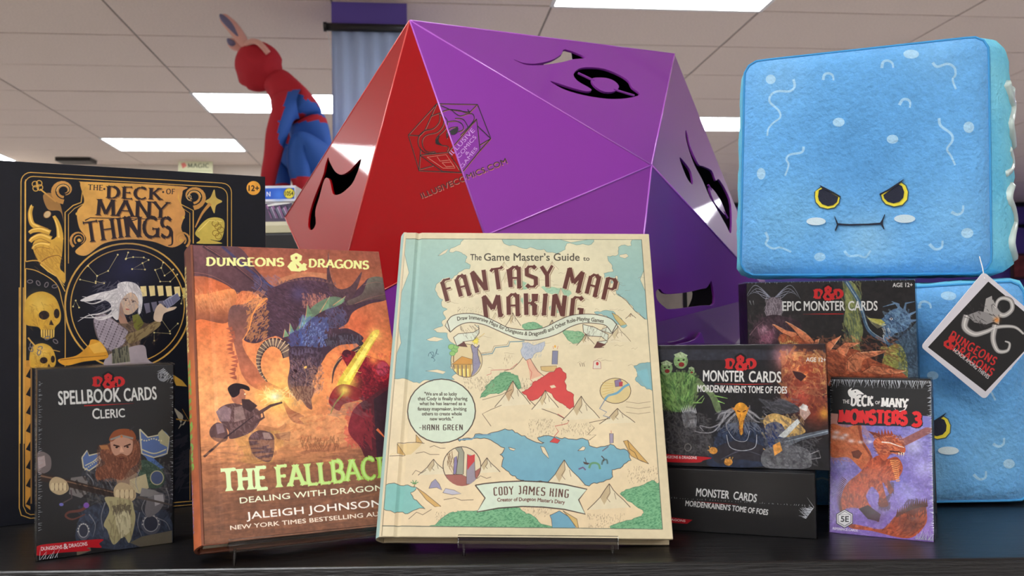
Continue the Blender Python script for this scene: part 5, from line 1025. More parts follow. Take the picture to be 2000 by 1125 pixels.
    c.poly([(1025, 290), (1050, 270), (1070, 230), (1080, 270), (1110, 290), (1080, 310), (1070, 350), (1050, 310)], (206, 176, 90)); c.stroke([(1050, 300), (1010, 350), (975, 420)], 20, GOLD2, 6, smooth=True)
    c.poly([(975, 445), (1040, 375), (1118, 385), (1105, 480), (1050, 480), (1110, 500), (985, 500), (1000, 480)], (206, 182, 84)); 
    for q in range(5): c.ell(1075 + 14 * q % 40, 400 + q * 16, 16, 14, None, line=(120, 90, 30), lw=3)
    c.stroke([(990, 440), (1045, 385), (1110, 390)], 4, (240, 220, 130)); c.ell(945, 270, 10, 13, None, line=(220, 200, 150), lw=3)
    # hand
    hd, hl, hs_ = (214, 166, 68), (244, 206, 108), (132, 88, 40)
    c.poly([(165, 500), (200, 470), (262, 480), (312, 440), (312, 540), (300, 620), (322, 650), (322, 700), (290, 670), (240, 640), (200, 600), (170, 545)], hd)
    c.stroke([(300, 480), (296, 430), (284, 390), (268, 362)], 34, hd, 14, smooth=True); c.stroke([(294, 470), (288, 420), (274, 380)], 10, hl, 4, smooth=True)
    for pts, w in (([(235, 440), (190, 420), (160, 400), (150, 350), (160, 312)], 30), ([(250, 448), (205, 432), (165, 436), (146, 448)], 30), ([(255, 480), (205, 462), (165, 476), (150, 492)], 32), ([(250, 512), (205, 505), (175, 515), (165, 530)], 30)):
        c.stroke(pts, w + 5, hs_, w * .6, smooth=True); c.stroke(pts, w, hd, w * .5, smooth=True); c.stroke([(x - 2, y - 6) for x, y in pts], w * .3, hl, w * .15, smooth=True)
    c.hatch(50, (180, 520, 310, 640), 44, 1.0, 3, (150, 100, 40), .5, .3, 1, curve=.2); c.stroke([(196, 600), (240, 570), (290, 560), (312, 580)], 5, hs_, 3, smooth=True); c.stroke([(200, 604), (240, 640), (290, 670), (322, 712)], 4, hl, 3); c.ell(236, 355, 20, 16, (206, 178, 134), rot=-.7, line=hs_, lw=3)
    c.stroke([(128, 590), (200, 590), (280, 660), (325, 740)], 6, GOLD, smooth=True); c.stroke([(128, 625), (190, 640), (280, 700), (310, 790), (325, 880), (325, 1120)], 5, GOLD, smooth=True); c.stroke([(128, 180), (128, 590)], 5, GOLD); c.stroke([(128, 625), (128, 1120)], 5, GOLD)
    # skulls
    def skull(x, y, s):
        c.poly([(x - 90 * s, y - 60 * s), (x - 60 * s, y - 105 * s), (x, y - 120 * s), (x + 60 * s, y - 90 * s), (x + 88 * s, y - 20 * s), (x + 85 * s, y + 30 * s), (x + 60 * s, y + 60 * s), (x + 50 * s, y + 110 * s), (x - 5 * s, y + 110 * s), (x - 20 * s, y + 60 * s), (x - 90 * s, y + 40 * s)], (206, 160, 58), smooth=True)
        c.glow(x - 20 * s, y - 60 * s, 50 * s, (240, 204, 100), .7); c.ell(x + 5 * s, y - 2 * s, 26 * s, 22 * s, (40, 28, 30)); c.ell(x + 68 * s, y - 10 * s, 14 * s, 24 * s, (40, 28, 30)); c.poly([(x + 40 * s, y + 20 * s), (x + 54 * s, y + 48 * s), (x + 30 * s, y + 46 * s)], (50, 34, 30))
        for k in range(6): c.poly([(x - 12 * s + k * 12 * s, y + 72 * s), (x - 2 * s + k * 12 * s, y + 72 * s), (x - 4 * s + k * 12 * s, y + 108 * s), (x - 10 * s + k * 12 * s, y + 108 * s)], (226, 190, 96)); c.stroke([(x - 13 * s + k * 12 * s, y + 70 * s), (x - 13 * s + k * 12 * s, y + 108 * s)], 3 * s, (70, 50, 30))
        c.hatch(30, (x - 60 * s, y - 60 * s, x + 60 * s, y + 80 * s), 26 * s, 1.0, 3, (140, 96, 40), .5, .6, int(x))
    skull(215, 860, 1.0); skull(215, 1085, .72)
    for k in range(10): c.ell(150 + (k * 41) % 160, 690 + 8 * k if k < 4 else 960 + (k * 17) % 90, 13, 8, None, rot=k, line=(120, 112, 116), lw=5)
    c.stroke([(140, 970), (165, 1000), (200, 1030), (250, 1030), (300, 1040)], 8, GOLD, 4, smooth=True)
    # circular window
    t = np.linspace(0, 2 * PI, 60)
    ring = lambda r, k=1: [(637 + r * math.cos(a), 812 + r * k * math.sin(a)) for a in t]
    c.poly(ring(318), NAVY); c.stroke(ring(312), 9, GOLD); c.stroke(ring(284), 6, GOLD); c.glow(640, 620, 120, (44, 46, 84), .7); c.glow(560, 760, 140, (28, 30, 58), .6)
    cw = (222, 206, 140)
    for pts in ([(440, 612), (485, 662), (540, 637), (588, 556)], [(485, 662), (478, 698), (400, 680)], [(478, 690), (520, 698)], [(630, 575), (665, 568), (718, 570), (742, 582), (712, 598), (660, 628), (724, 630), (712, 598)], [(640, 545), (628, 578)], [(775, 632), (805, 622), (822, 660), (865, 630)], [(805, 622), (815, 595)], [(775, 632), (800, 690), (850, 690), (885, 655)], [(365, 815), (378, 785), (395, 820)], [(800, 870), (848, 938), (888, 900)], [(770, 985), (770, 945), (850, 950)], [(905, 800), (915, 760)]):
        c.stroke(pts, 2.2, cw)
        for p in pts: c.ell(p[0], p[1], 4.5, 4.5, cw)
    for k in range(6):
        a = -.25 + k * .16; x, y = 700 + 42 * k, 712 + 0.9 * k * k - k * 3; c.poly([(x, y + 2), (x + 30, y), (x + 34, y + 50), (x + 8, y + 54)], (236, 214, 150) if k < 5 else (206, 186, 110))
    for k in range(4): c.poly([(718 + 36 * k, 800 - k * 6), (746 + 36 * k, 796 - k * 6), (752 + 36 * k, 842 - k * 12), (730 + 36 * k, 850 - k * 8)], (108, 104, 122))
    # sorceress
    c.poly([(470, 870), (530, 850), (600, 900), (680, 880), (740, 900), (790, 880), (800, 910), (720, 960), (690, 1010), (640, 1040), (720, 1125), (540, 1125), (520, 1020), (480, 960)], (92, 76, 66)); c.hatch(90, (540, 880, 700, 1110), 40, 1.1, 6, (170, 140, 110), .6, .4, 5)
    c.poly([(660, 860), (690, 850), (720, 900), (690, 940), (670, 920)], (120, 120, 50)); c.poly([(466, 880), (520, 850), (590, 900), (640, 940), (620, 1000), (560, 1040), (500, 1000)], (112, 100, 108))
    c.clip = c.region([(466, 880), (520, 850), (590, 900), (640, 940), (620, 1000), (560, 1040), (500, 1000)])
    for k in range(170): x, y = 470 + (k * 17) % 175, 850 + ((k * 17) // 175) * 12 + (k % 2) * 5; c.ell(x, y, 9, 8, (176, 164, 176), .9); c.stroke([(x - 8, y + 3), (x, y + 9), (x + 8, y + 3)], 2.5, (60, 50, 60))
    c.clip = None
    c.poly([(630, 960), (700, 930), (780, 885), (800, 895), (790, 920), (720, 970), (650, 1000)], (150, 130, 90)); c.hatch(30, (630, 890, 800, 1000), 30, -.9, 5, (86, 66, 50), .8, .3, 6)
    c.poly([(540, 1060), (640, 1020), (720, 1010), (740, 1080), (800, 1125), (540, 1125)], (176, 164, 170)); c.poly([(560, 1030), (640, 1010), (650, 1090), (560, 1100)], (70, 70, 64)); c.hatch(24, (560, 1030, 650, 1100), 60, 1.5, 4, (190, 186, 150), .7, .1, 7)
    c.poly([(600, 780), (640, 740), (690, 770), (695, 810), (660, 850), (620, 850)], (206, 176, 150)); c.stroke([(612, 778), (640, 774)], 4, (90, 60, 50)); c.stroke([(655, 782), (678, 790)], 4, (90, 60, 50)); c.ell(628, 783, 5, 3.5, (40, 30, 30)); c.ell(664, 791, 5, 3.5, (40, 30, 30)); c.stroke([(645, 785), (650, 805), (642, 808)], 3, (150, 110, 90)); c.stroke([(628, 828), (646, 830)], 5, (176, 80, 80)); c.poly([(600, 780), (620, 850), (640, 900), (600, 900), (580, 850)], (170, 130, 110))
    hw, hs = (226, 222, 222), (150, 144, 150)
    c.poly([(580, 730), (590, 700), (640, 690), (690, 710), (712, 770), (705, 840), (690, 850), (690, 780), (660, 745), (625, 760), (600, 800), (590, 880), (560, 860), (550, 800), (500, 780), (440, 790), (400, 785), (450, 760), (520, 740)], hw)
    for p in ([(600, 730), (540, 770), (470, 800), (420, 790)], [(600, 750), (560, 820), (500, 850), (440, 860), (388, 890)], [(590, 800), (540, 860), (470, 870), (400, 870)], [(610, 720), (520, 750), (460, 770), (410, 765)], [(580, 850), (500, 880), (440, 850)]): c.stroke(p, 14, hw, 2, smooth=True)
    c.hatch(110, (480, 700, 710, 860), 60, lambda x, y: 2.6 if x < 590 else 1.2, 3, hs, .7, .3, 8, curve=.2)
    c.poly([(768, 880), (775, 830), (800, 800), (830, 820), (880, 815), (870, 830), (820, 850), (805, 890)], (214, 190, 166))
    for k in range(4): c.poly([(815 + k * 12, 790 - k * 6), (850 + k * 12, 765 - k * 6), (870 + k * 10, 800 - k * 8), (835 + k * 10, 825 - k * 6)], (112, 112, 138), line=(180, 180, 200), lw=2)
    c.poly([(290, 1080), (380, 1060), (440, 1010), (455, 980), (500, 990), (535, 1040), (530, 1075), (420, 1090), (330, 1110)], (222, 158, 52)); c.poly([(440, 1010), (500, 990), (535, 1040), (470, 1050)], (240, 186, 80)); c.stroke([(300, 1082), (400, 1070), (530, 1060)], 4, (130, 80, 30), 2)
    c.poly([(330, 1060), (160, 1125), (160, 1180), (560, 1180), (560, 1100)], NAVY, .0)
    # lower part, mostly hidden
    c.view(*Z2); c.stroke([(95, -300), (95, 790), (105, 825), (150, 840)], 5, GOLD); c.stroke([(115, -300), (115, 780), (130, 812), (150, 822)], 4, GOLD); c.poly([(120, 60), (150, 60), (150, 800), (125, 780)], (212, 150, 60), .85)
    for k in range(8): c.poly([(150, 100 + k * 90), (128, 140 + k * 90), (150, 150 + k * 90)], NAVY)
    c.stroke([(150, 840), (950, 772)], 4, GOLD); c.stroke([(150, 822), (950, 755)], 4, GOLD); c.poly([(840, 120), (900, 160), (925, 190), (870, 185)], (196, 150, 60)); c.poly([(860, 300), (880, 310), (905, 340), (880, 400), (920, 350), (900, 380)], (170, 160, 140)); c.stroke([(870, 350), (935, 360), (900, 300)], 8, (180, 130, 50), 3)
    c.hatch(40, (860, 430, 940, 700), 60, 2.6, 8, (66, 60, 64), .7, .3, 9); c.stroke([(938, 500), (938, 750)], 3, GOLD)
    c.view(*Z1); c.ell(1266, 223, 35, 35, (240, 170, 66)); c.text('12+', [(1242, 237), (1293, 238)], 27, (40, 30, 30), .03)
    c.stroke([(1330, 165), (1330, 600)], 3, (60, 62, 70))
    c.view(0, 0, 1); c.tex(.10, 30, 12); return c
def art_plush(k):
    c = Canvas(PLUSH_QUAD, 900, 880, (104, 172, 230))
    for x, y, r, col, a in ((1680, 300, 120, (84, 150, 208), .7), (1620, 240, 60, (92, 158, 214), .5), (1780, 340, 60, (100, 168, 224), .5), (1540, 430, 80, (122, 184, 226), .7), (1690, 470, 60, (146, 196, 226), .7), (1850, 430, 70, (122, 182, 226), .6), (1520, 150, 60, (124, 180, 226), .6), (1820, 110, 60, (126, 182, 226), .5), (1760, 200, 80, (92, 158, 214), .5)): c.glow(x, y, r, col, a)
    c.view(*Q3); pw = (176, 214, 236)
    for x, y, rx, ry in ((828, 128, 34, 20), (230, 235, 21, 20), (516, 418, 25, 19), (745, 490, 25, 19), (1078, 436, 24, 24), (190, 636, 18, 25), (1070, 892, 27, 22), (436, 996, 24, 19)): c.ell(x, y, rx, ry, pw, .85)
    for p in ([(325, 235), (330, 265), (310, 285), (260, 285), (232, 300), (226, 330), (262, 365), (270, 395), (240, 420), (220, 445), (216, 475)], [(368, 520), (360, 545), (310, 555), (296, 575), (305, 600), (290, 645)], [(920, 165), (940, 182), (985, 170), (1015, 185), (1020, 215), (1008, 235), (1022, 275)], [(948, 398), (955, 430), (1000, 465), (1005, 495), (982, 530), (1000, 560), (1018, 598)], [(208, 888), (218, 915), (210, 940), (240, 960), (270, 955), (315, 975)], [(540, 970), (560, 992), (600, 990), (630, 998), (652, 968)]):
        c.stroke(p, 12, pw, 8, .8, smooth=True)
    for p in ([(450, 240), (456, 218), (472, 212), (490, 220), (495, 242)], [(700, 190), (706, 165), (725, 158), (745, 168), (750, 188)], [(775, 345), (790, 322), (812, 322), (822, 335), (820, 356)], [(1000, 800), (1025, 812), (1048, 800), (1052, 772)], [(905, 940), (930, 962), (958, 955), (962, 925)]): c.stroke(p, 14, pw, 8, .8, smooth=True)
    c.view(0, 0, 1); c.tex(.05, 40, 20 + k, 1); c.tex(.04, 150, 30 + k); return c
def art_tag(quad):
    c = Canvas(quad, 420, 460, (226, 224, 232))
    c.view(*Q4); c.poly([(390, 108), (630, 310), (378, 572), (135, 385)], (34, 34, 36))
    ang = lambda p, d: p
    sv, dk = (176, 174, 172), (84, 82, 82)
    for w, col in ((34, dk), (26, sv), (8, (222, 220, 216))):
        c.stroke([(400, 190), (430, 240), (460, 250), (490, 225), (485, 190), (455, 178), (430, 190), (420, 230), (430, 270)], w * .8, col, w * .4, smooth=True)
        c.stroke([(300, 250), (290, 300), (330, 330), (380, 320), (430, 300), (500, 300), (540, 330)], w, col, w * .3, smooth=True)
        c.stroke([(420, 290), (410, 350), (430, 400), (470, 400), (480, 370), (460, 360)], w * .9, col, w * .2, smooth=True)
    c.poly([(370, 235), (380, 180), (405, 168), (410, 210), (440, 240), (435, 290), (400, 270)], sv); c.poly([(300, 250), (350, 232), (390, 240), (420, 275), (380, 290), (330, 280)], (150, 148, 148)); c.glow(425, 270, 12, (240, 150, 70), .95); c.hatch(40, (300, 190, 440, 300), 24, .8, 3, (60, 58, 58), .8, .5, 1)
    rd = (206, 44, 44)
    c.letters('DUNGEONS', [(222, 345), (412, 462)], 34, rd, ROMAN, .22, .16, .04, .2); c.letters('DRAGONS', [(236, 394), (400, 508)], 32, rd, ROMAN, .22, .16, .04, .2)
    c.letters('&', [(198, 372), (232, 396)], 50, rd, ROMAN, .24, .2, 0)
    c.text('HONOR AMONG THIEVES', [(240, 402), (388, 520)], 16, (216, 214, 214), .02)
    c.text('PHUNNY', [(486, 150), (585, 206)], 26, (40, 40, 44), .05)
    return c
# ------------------------------------------------------------------ the black display shelf
M_shelf = mat('black_woodgrain', (20, 19, 20), .32, spec=.5, bump=(26, .35, 8, .0012), stretch=(1, 14, 14), noise=(10, .5))
M_edge = mat('black_edge_band', (22, 21, 22), .5, bump=(60, .9, 6, .003), stretch=(1, 10, 10))
M_edge_lip = mat('edge_highlight', (52, 50, 48), .3)
sy = -.0165
SM = Matrix.Translation((0, .5545, 0)) @ Matrix.Rotation(sy, 4, 'Z')
sh = empty('display_shelf', SM, 'black wood-grain display shelf that everything in front stands on', 'shelf')
o = bevel(link('shelf_board', box_bm(-1.1, 1.2, 0, .78, -.032, 0), M_shelf, sh), .0022, 3)
o = link('edge_band', box_bm(-1.1, 1.2, -.0012, 0, -.031, -.0015), M_edge, sh)
bevel(link('cabinet_body', box_bm(-1.08, 1.18, .02, .76, ZF, -.032), M_black, sh), .002)

# ------------------------------------------------------------------ cartons and books
M_carton = mat('black_carton', (18, 18, 21), .4, coat=.2, bump=(90, .1))
M_carton_blue = mat('dark_carton', (24, 25, 34), .3, coat=.4)
M_film = film_mat('shrink_film', .25, 46, .0016)
M_crimp = mat('film_crimp', (214, 218, 224), .25, spec=.8)
def crimp(parent, a, b, n, seed, length=.004, up=(0, 0, 1), r=.00016, m=None):
    """little puckers of shrink film in a row along an edge, one joined part"""
    rr = random.Random(seed); bm = bmesh.new(); a = Vector(a); b = Vector(b); up = Vector(up)
    for i in range(n):
        p = a.lerp(b, (i + rr.uniform(.1, .9)) / n); l = length * rr.uniform(.3, 1.2); d = (up + (b - a).normalized() * rr.uniform(-.5, .5)).normalized()
        tube([p, p + d * l], [r, r * .3], 3, bm)
    o = link('film_pucker', bm, m or M_film_white, parent); o['kind'] = 'stuff'; return o
M_film_white = mat('film_glint', (190, 196, 204), .2, spec=1)
def carton(name, M, w, h, t, front, label, cat='card box', group=None, side=None, left=None, film=True, seed=1):
    root = empty(name, M, label, cat, group)
    b = box_bm(-w / 2, w / 2, 0, t, 0, h)
    uv = b.loops.layers.uv.new('UVMap')
    for f in b.faces:
        f.normal_update(); n = f.normal; k = 0
        fr = n.y < -.9; lf = n.x < -.9
        f.material_index = 0 if fr else (2 if lf and left else 1)
        for l in f.loops:
            c = l.vert.co
            l[uv].uv = ((c.x + w / 2) / w, c.z / h) if fr else ((1 - c.y / t, c.z / h) if lf else (.02, .02))
    ms = [front, side or M_carton] + ([left] if left else [])
    bevel(link('carton', b, ms, root), .0005, 2)
    if film:
        e = .0007
        fb = box_bm(-w / 2 - e, w / 2 + e, -e, t + e, -0.0, h + e)
        bmesh.ops.subdivide_edges(fb, edges=fb.edges[:], cuts=14, use_grid_fill=True)
        rr = random.Random(seed)
        for v in fb.verts:
            if v.co.z > .0005: v.co += Vector((rr.uniform(-1, 1), rr.uniform(-1, .2), rr.uniform(-.3, 1))) * .00025
        link('shrink_wrap', fb, M_film, root, smooth=False)
    return root
# big boxed set at the back left
W1 = .223; H1 = .2885
bx = Vector((-.2215, .7812, 0)); yw = math.radians(27.8)
MB = Matrix.Translation(bx) @ Matrix.Rotation(yw, 4, 'Z') @ Matrix.Translation((-W1 / 2, 0, 0))
carton('boxed_set', MB, W1, H1, .062, print_mat('boxed_set_print', art_boxed_set(face_quad(MB, W1, H1)), .45, .12, bump=(70, .25, 3, .0006)),
       'large glossy black boxed set with a gold skull, hand and sorceress frame', 'boxed set', film=False)
MSP = rotm((-.2818, .604, 0), .53, -.03)
carton('spellbook_box', MSP, .0855, .127, .021, print_mat('spell_print', art_spell(face_quad(MSP, .0855, .127)), .4, .15),
       'shrink-wrapped black card box with an armoured bearded dwarf on the front', 'card box', left=print_mat('spell_side_print', art_spell_side(), .3, .4), seed=2)
sp = D.objects['spellbook_box']
crimp(sp, (-.0418, -.0012, .02), (-.0418, -.0012, .12), 60, 1, .0022, (1, 0, .1))
crimp(sp, (-.042, -.0012, .001), (-.03, -.0012, .001), 10, 2, .006, (.5, 0, 1))
crimp(sp, (.036, -.0012, .125), (.042, -.0012, .118), 12, 3, .006, (-.7, 0, -.6))
crimp(sp, (.0424, -.0012, .03), (.0424, -.0012, .12), 40, 5, .002, (-1, 0, .2))

# two cards boxes of the same set: one lying, one standing on it
yb = math.atan2(.6039 - .6458, .2062 - .078)
MS = Matrix.Translation((.2066, .6040, 0)) @ Matrix.Rotation(-.335, 4, 'Z') @ Matrix.Translation((-.0665, 0, 0))
lay = carton('card_box', MS, .133, .0447, .0945, print_mat('lying_box_print', art_lying(face_quad(MS, .133, .0447)), .4, .15),
       'shrink-wrapped black card box lying flat under the green troll box', seed=3)
crimp(lay, (.060, -.0012, .014), (.0655, -.0012, .022), 26, 4, .007, (-.7, 0, .3))
crimp(lay, (-.06, -.0011, .0235), (.063, -.0011, .0225), 60, 6, .0011, (0.1, 0, 1))
MM = Matrix.Translation((.2196, .6106, .0455)) @ Matrix.Rotation(-.29, 4, 'Z') @ Matrix.Translation((-.060, 0, 0)) @ rotm((0, 0, 0), 0, .03)
mid = carton('card_box', MM, .120, .0885, .040, print_mat('troll_box_print', art_mid(face_quad(MM, .120, .0885)), .35, .3),
       'glossy black card box with green troll, seated elder and flame art', seed=4)
MH = Matrix.Translation((.292, .672, 0))
carton('card_box', MH, .062, .0898, .026, M_carton, 'plain black carton hidden behind the red dragon deck, holding up the box of dragons', film=False, cat='card box')
ME = Matrix.Translation((.2453, .668, .0905)) @ Matrix.Rotation(-.03, 4, 'Z')
epi = carton('card_box', ME, .1285, .0895, .028, print_mat('epic_box_print', art_epic(face_quad(ME, .1285, .0895)), .4, .15),
       'black card box with orange spiked beast and blue dragon, standing highest', seed=5)
crimp(epi, (-.064, -.0012, .0897), (.064, -.0012, .0897), 40, 7, .0016, (0, -.2, -1))
MD3 = rotm((.2512, .606, 0), -.5, .268, 0)
dk = carton('card_deck', MD3, .067, .112, .016, print_mat('deck_print', art_deck(face_quad(MD3, .067, .112)), .4, .15, bump=(70, .1)),
       'tall shrink-wrapped deck showing a red dragon on a violet sky', 'card deck', seed=6)
crimp(dk, (-.0335, -.0012, .110), (.0335, -.0012, .110), 90, 8, .0055, (0, 0, -1))
crimp(dk, (.0337, -.0012, .005), (.0337, -.0012, .109), 110, 9, .0028, (-1, 0, -.15))
crimp(dk, (-.0337, -.0012, .005), (-.0337, -.0012, .109), 60, 10, .0018, (1, 0, -.15))
crimp(dk, (.0335, -.0012, .001), (.022, -.0012, .001), 24, 11, .006, (.2, 0, 1))

M_page = mat('book_pages', (224, 214, 190), .8, stretch=(1, 1, 1), noise=(400, .2))
def edge_uv_book(name, M, w, h, t, front, spine, board, label, over=.003, jacket=False):
    root = empty(name, M, label, 'book')
    bt = .0028
    def face_uv(b, kind):
        uv = b.loops.layers.uv.new('UVMap')
        for f in b.faces:
            f.normal_update(); n = f.normal; on = (kind == 'front' and n.y < -.9) or (kind == 'spine' and n.x < -.5)
            f.material_index = 0 if on else 1
            for l in f.loops:
                c = l.vert.co
                l[uv].uv = ((c.x + w / 2) / w, c.z / h) if kind == 'front' else ((1 - c.y / t), c.z / h)
    b = bmesh.new(); uv = b.loops.layers.uv.new('UVMap')
    # front board with the hinge groove as real relief
    xs = [-w / 2, -w / 2 + .004, -w / 2 + .0085, -w / 2 + .011, -w / 2 + .0135, -w / 2 + .017] + [-w / 2 + .017 + (w - .017) * i / 6 for i in range(1, 7)]
    dz = [0, 0, 0, .0012 if not jacket else .0003, 0, 0] + [0] * 6
    rows = []
    for x, d in zip(xs, dz): rows.append([b.verts.new((x, d, 0)), b.verts.new((x, d, h)), b.verts.new((x, bt, h)), b.verts.new((x, bt, 0))])
    for i in range(len(rows) - 1):
        A, B = rows[i], rows[i + 1]
        for k in range(4):
            f = b.faces.new((A[k], B[k], B[(k + 1) % 4], A[(k + 1) % 4])); f.material_index = 0 if k in (3,) else 1
            f.normal_update()
            if k == 0: f.material_index = 0
    b.faces.new(rows[0]); b.faces.new(rows[-1][::-1])
    bmesh.ops.recalc_face_normals(b, faces=b.faces[:])
    for f in b.faces:
        f.normal_update(); f.material_index = 0 if f.normal.y < -.5 else 1
        for l in f.loops: l[uv].uv = ((l.vert.co.x + w / 2) / w, l.vert.co.z / h)
    bevel(link('front_cover', b, [front, board], root), .0006, 2)
    b = box_bm(-w / 2, w / 2, t - bt, t, 0, h); bevel(link('back_cover', b, board, root), .0006, 2)
    # spine, slightly rounded
    b = bmesh.new(); uv = b.loops.layers.uv.new('UVMap'); N = 10; R = []
    for i in range(N + 1):
        a = i / N; y = a * t; x = -w / 2 - .0035 * math.sin(PI * a) - .0008
        R.append([b.verts.new((x, y, 0)), b.verts.new((x, y, h)), b.verts.new((x + .002, y, h)), b.verts.new((x + .002, y, 0))])
    for i in range(N):
        A, B = R[i], R[i + 1]
        for k in range(4): b.faces.new((A[k], A[(k + 1) % 4], B[(k + 1) % 4], B[k]))
    b.faces.new(R[0]); b.faces.new(R[-1])
    bmesh.ops.recalc_face_normals(b, faces=b.faces[:])
    for f in b.faces:
        f.normal_update(); f.material_index = 0 if f.normal.x < -.3 else 1
        for l in f.loops: l[uv].uv = (1 - l.vert.co.y / t, l.vert.co.z / h)
    link('spine', b, [spine, board], root, smooth=False)
    b = box_bm(-w / 2 + .002, w / 2 - over, bt + .0002, t - bt - .0002, over, h - over); link('page_block', b, M_page, root)
    return root
M_map_board = mat('cream_board', (196, 182, 150), .6)
M_map_spine = mat('blue_green_spine', (160, 190, 182), .6)
MMAP = rotm((.0067, .5789, .0105), .0055, .4654, .0272)
bk = edge_uv_book('hardcover_book', MMAP, .1933, .2382, .019, print_mat('map_cover_print', art_map(face_quad(MMAP, .1933, .2382)), .5, .12, bump=(160, .12), coat_rough=.3, gain=.9), M_map_spine, M_map_board,
       'cream and pale blue hardcover book with an illustrated map cover, front and centre')
MFALL = rotm((-.1333, .5885, .0137), .4513, .4807, .018)
M_jacket = mat('jacket_brown', (120, 66, 44), .4, coat=.4)
bk2 = edge_uv_book('hardcover_book', MFALL, .1460, .2265, .024, print_mat('dragon_cover_print', art_fall(face_quad(MFALL, .146, .2265)), .38, .3, coat_rough=.15), print_mat('dragon_spine_print', art_fall_spine(), .38, .3), M_jacket,
       'orange hardcover novel with a dark horned dragon on its glossy jacket', jacket=True)
bevel(link('jacket_fold', box_bm(-.073, .073, -.0006, -.0001, -.0004, 0), M_jacket, bk2), .0001)

# clear acrylic easels
M_acryl = film_mat('clear_acrylic', .1, 3, .0001, 1.6, .05)
def easel(M, x0, x1, thick, label, hgt):
    """lip in front of the cover foot, ledge beneath it, back plate behind it, rear strut down to the shelf"""
    t = empty('acrylic_easel', M, label, 'book stand')
    e = .0012
    bevel(link('lip', box_bm(x0, x1, -.0052, -.0032, -.0078, .0008), M_acryl, t), .0004)
    bevel(link('ledge', box_bm(x0, x1, -.0052, .006, -.0026, -.0006), M_acryl, t), .0004)
    bevel(link('back_plate', box_bm(x0 + .01, x1 - .01, thick + .001, thick + .0035, .004, hgt), M_acryl, t), .0004)
    Mi = M.inverted()
    top = Vector(((x0 + x1) / 2, thick + .0045, hgt * .8)); tw = M @ top; foot = Mi @ Vector((tw.x + .01, tw.y + .075, .003))
    b = bmesh.new(); d = Vector((.012, 0, 0))
    vs = [b.verts.new(p) for p in (top - d, top + d, foot + d * 1.6, foot - d * 1.6)]
    b.faces.new(vs); o = link('rear_strut', b, M_acryl, t); s = o.modifiers.new('s', 'SOLIDIFY'); s.thickness = .0022
    for xx in (x0 + .004, x1 - .004):
        p0 = Vector((xx, -.003, -.005)); w0 = M @ p0; p1 = Mi @ Vector((w0.x, w0.y - .002, .0012))
        link('foot', tube([p0, p1], .0009, 8), M_acryl, t, smooth=True)
    return t
easel(MMAP, -.045, .060, .019, 'clear acrylic easel under the map book, its lip just showing', .13)
easel(MFALL, -.058, .070, .024, 'clear acrylic easel under the orange dragon novel', .13)

# ------------------------------------------------------------------ the folded twenty-sided die
M_red = mat('red_gloss_sheet', (150, 3, 13), .35, coat=.5, coat_rough=.03, spec=.1, bump=(500, .1, 2, .0001))
M_violet = mat('purple_gloss_sheet', (127, 49, 147), .35, coat=.5, coat_rough=.03, spec=.15, bump=(500, .1, 2, .0001))
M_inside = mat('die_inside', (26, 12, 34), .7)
A_, B_, C_, D_, E2, F2, G_ = (Vector(v) for v in ((-.101, .888, .467), (.204, 1.051, .477), (.137, .834, .302), (-.024, .791, .232), (-.298, 1.142, .296), (.311, 1.046, .181), (-.188, .901, .160)))
H_ = at(1238, 640, d=.80)
PTS = dict(A=A_, B=B_, C=C_, D=D_, E=E2, F=F2, G=G_, H=H_, I=Vector((-.10, .86, .012)), J=Vector((.13, .875, .001)), K=Vector((.02, 1.18, .001)), L=Vector((.06, 1.27, .33)), N=Vector((-.17, 1.12, .02)), O=Vector((.23, 1.10, .02)))
hb = bmesh.new(); hv = {k: hb.verts.new(v) for k, v in PTS.items()}
res_ = bmesh.ops.convex_hull(hb, input=hb.verts[:])
tri = []
for f in hb.faces:
    ids = [min(PTS, key=lambda k: (PTS[k] - v.co).length) for v in f.verts]
    f.normal_update(); tri.append((ids, f.normal.copy()))
hb.free()
print('HULL', [''.join(t[0]) for t in tri])
CEN = sum(PTS.values(), Vector()) / len(PTS)
def plane_of(k3):
    a, b, c = (PTS[k] for k in k3); n = (b - a).cross(c - a).normalized()
    if n.dot(a - CEN) < 0: n = -n
    return a, n
HOLES = {
 'ACB': [[(1002, 115), (1020, 122), (1045, 124), (1075, 118), (1096, 106), (1104, 96), (1144, 112), (1118, 116), (1100, 121), (1060, 127), (1030, 127), (1012, 121)],
         [(1074, 158), (1092, 163), (1120, 172), (1145, 178), (1155, 176), (1150, 171), (1128, 158), (1120, 145), (1130, 134), (1150, 131), (1180, 134), (1210, 146), (1228, 158), (1234, 170), (1250, 184), (1225, 192), (1185, 193), (1140, 186), (1105, 176), (1085, 166)]],
 'AGE': [[(641, 307), (644, 316), (655, 335), (668, 341), (684, 332), (706, 310), (692, 352), (676, 371), (662, 380), (650, 378), (644, 352), (634, 350), (624, 385), (616, 412), (617, 436), (610, 449), (602, 444), (604, 418), (614, 385), (630, 345), (636, 320)]],
 'BCF': [[(1339, 254), (1343, 262), (1350, 290), (1364, 320), (1372, 324), (1390, 333), (1398, 352), (1404, 350), (1418, 372), (1428, 400), (1428, 455), (1418, 440), (1404, 415), (1386, 385), (1372, 352), (1356, 322), (1345, 292), (1339, 268)],
         [(1327, 307), (1338, 318), (1350, 336), (1353, 360), (1344, 352), (1334, 330)]],
 'CFH': [[(1281, 570), (1288, 564), (1296, 572), (1310, 574), (1345, 570), (1370, 564), (1380, 562), (1387, 552), (1390, 550), (1395, 592), (1370, 597), (1312, 604), (1298, 600), (1284, 586)],
         [(1318, 676), (1345, 668), (1362, 660), (1370, 650), (1376, 690), (1340, 692)]],
}
EYE19 = [(1157, 151), (1172, 149), (1190, 151), (1204, 158), (1210, 168), (1200, 176), (1183, 177), (1168, 170), (1158, 160)]
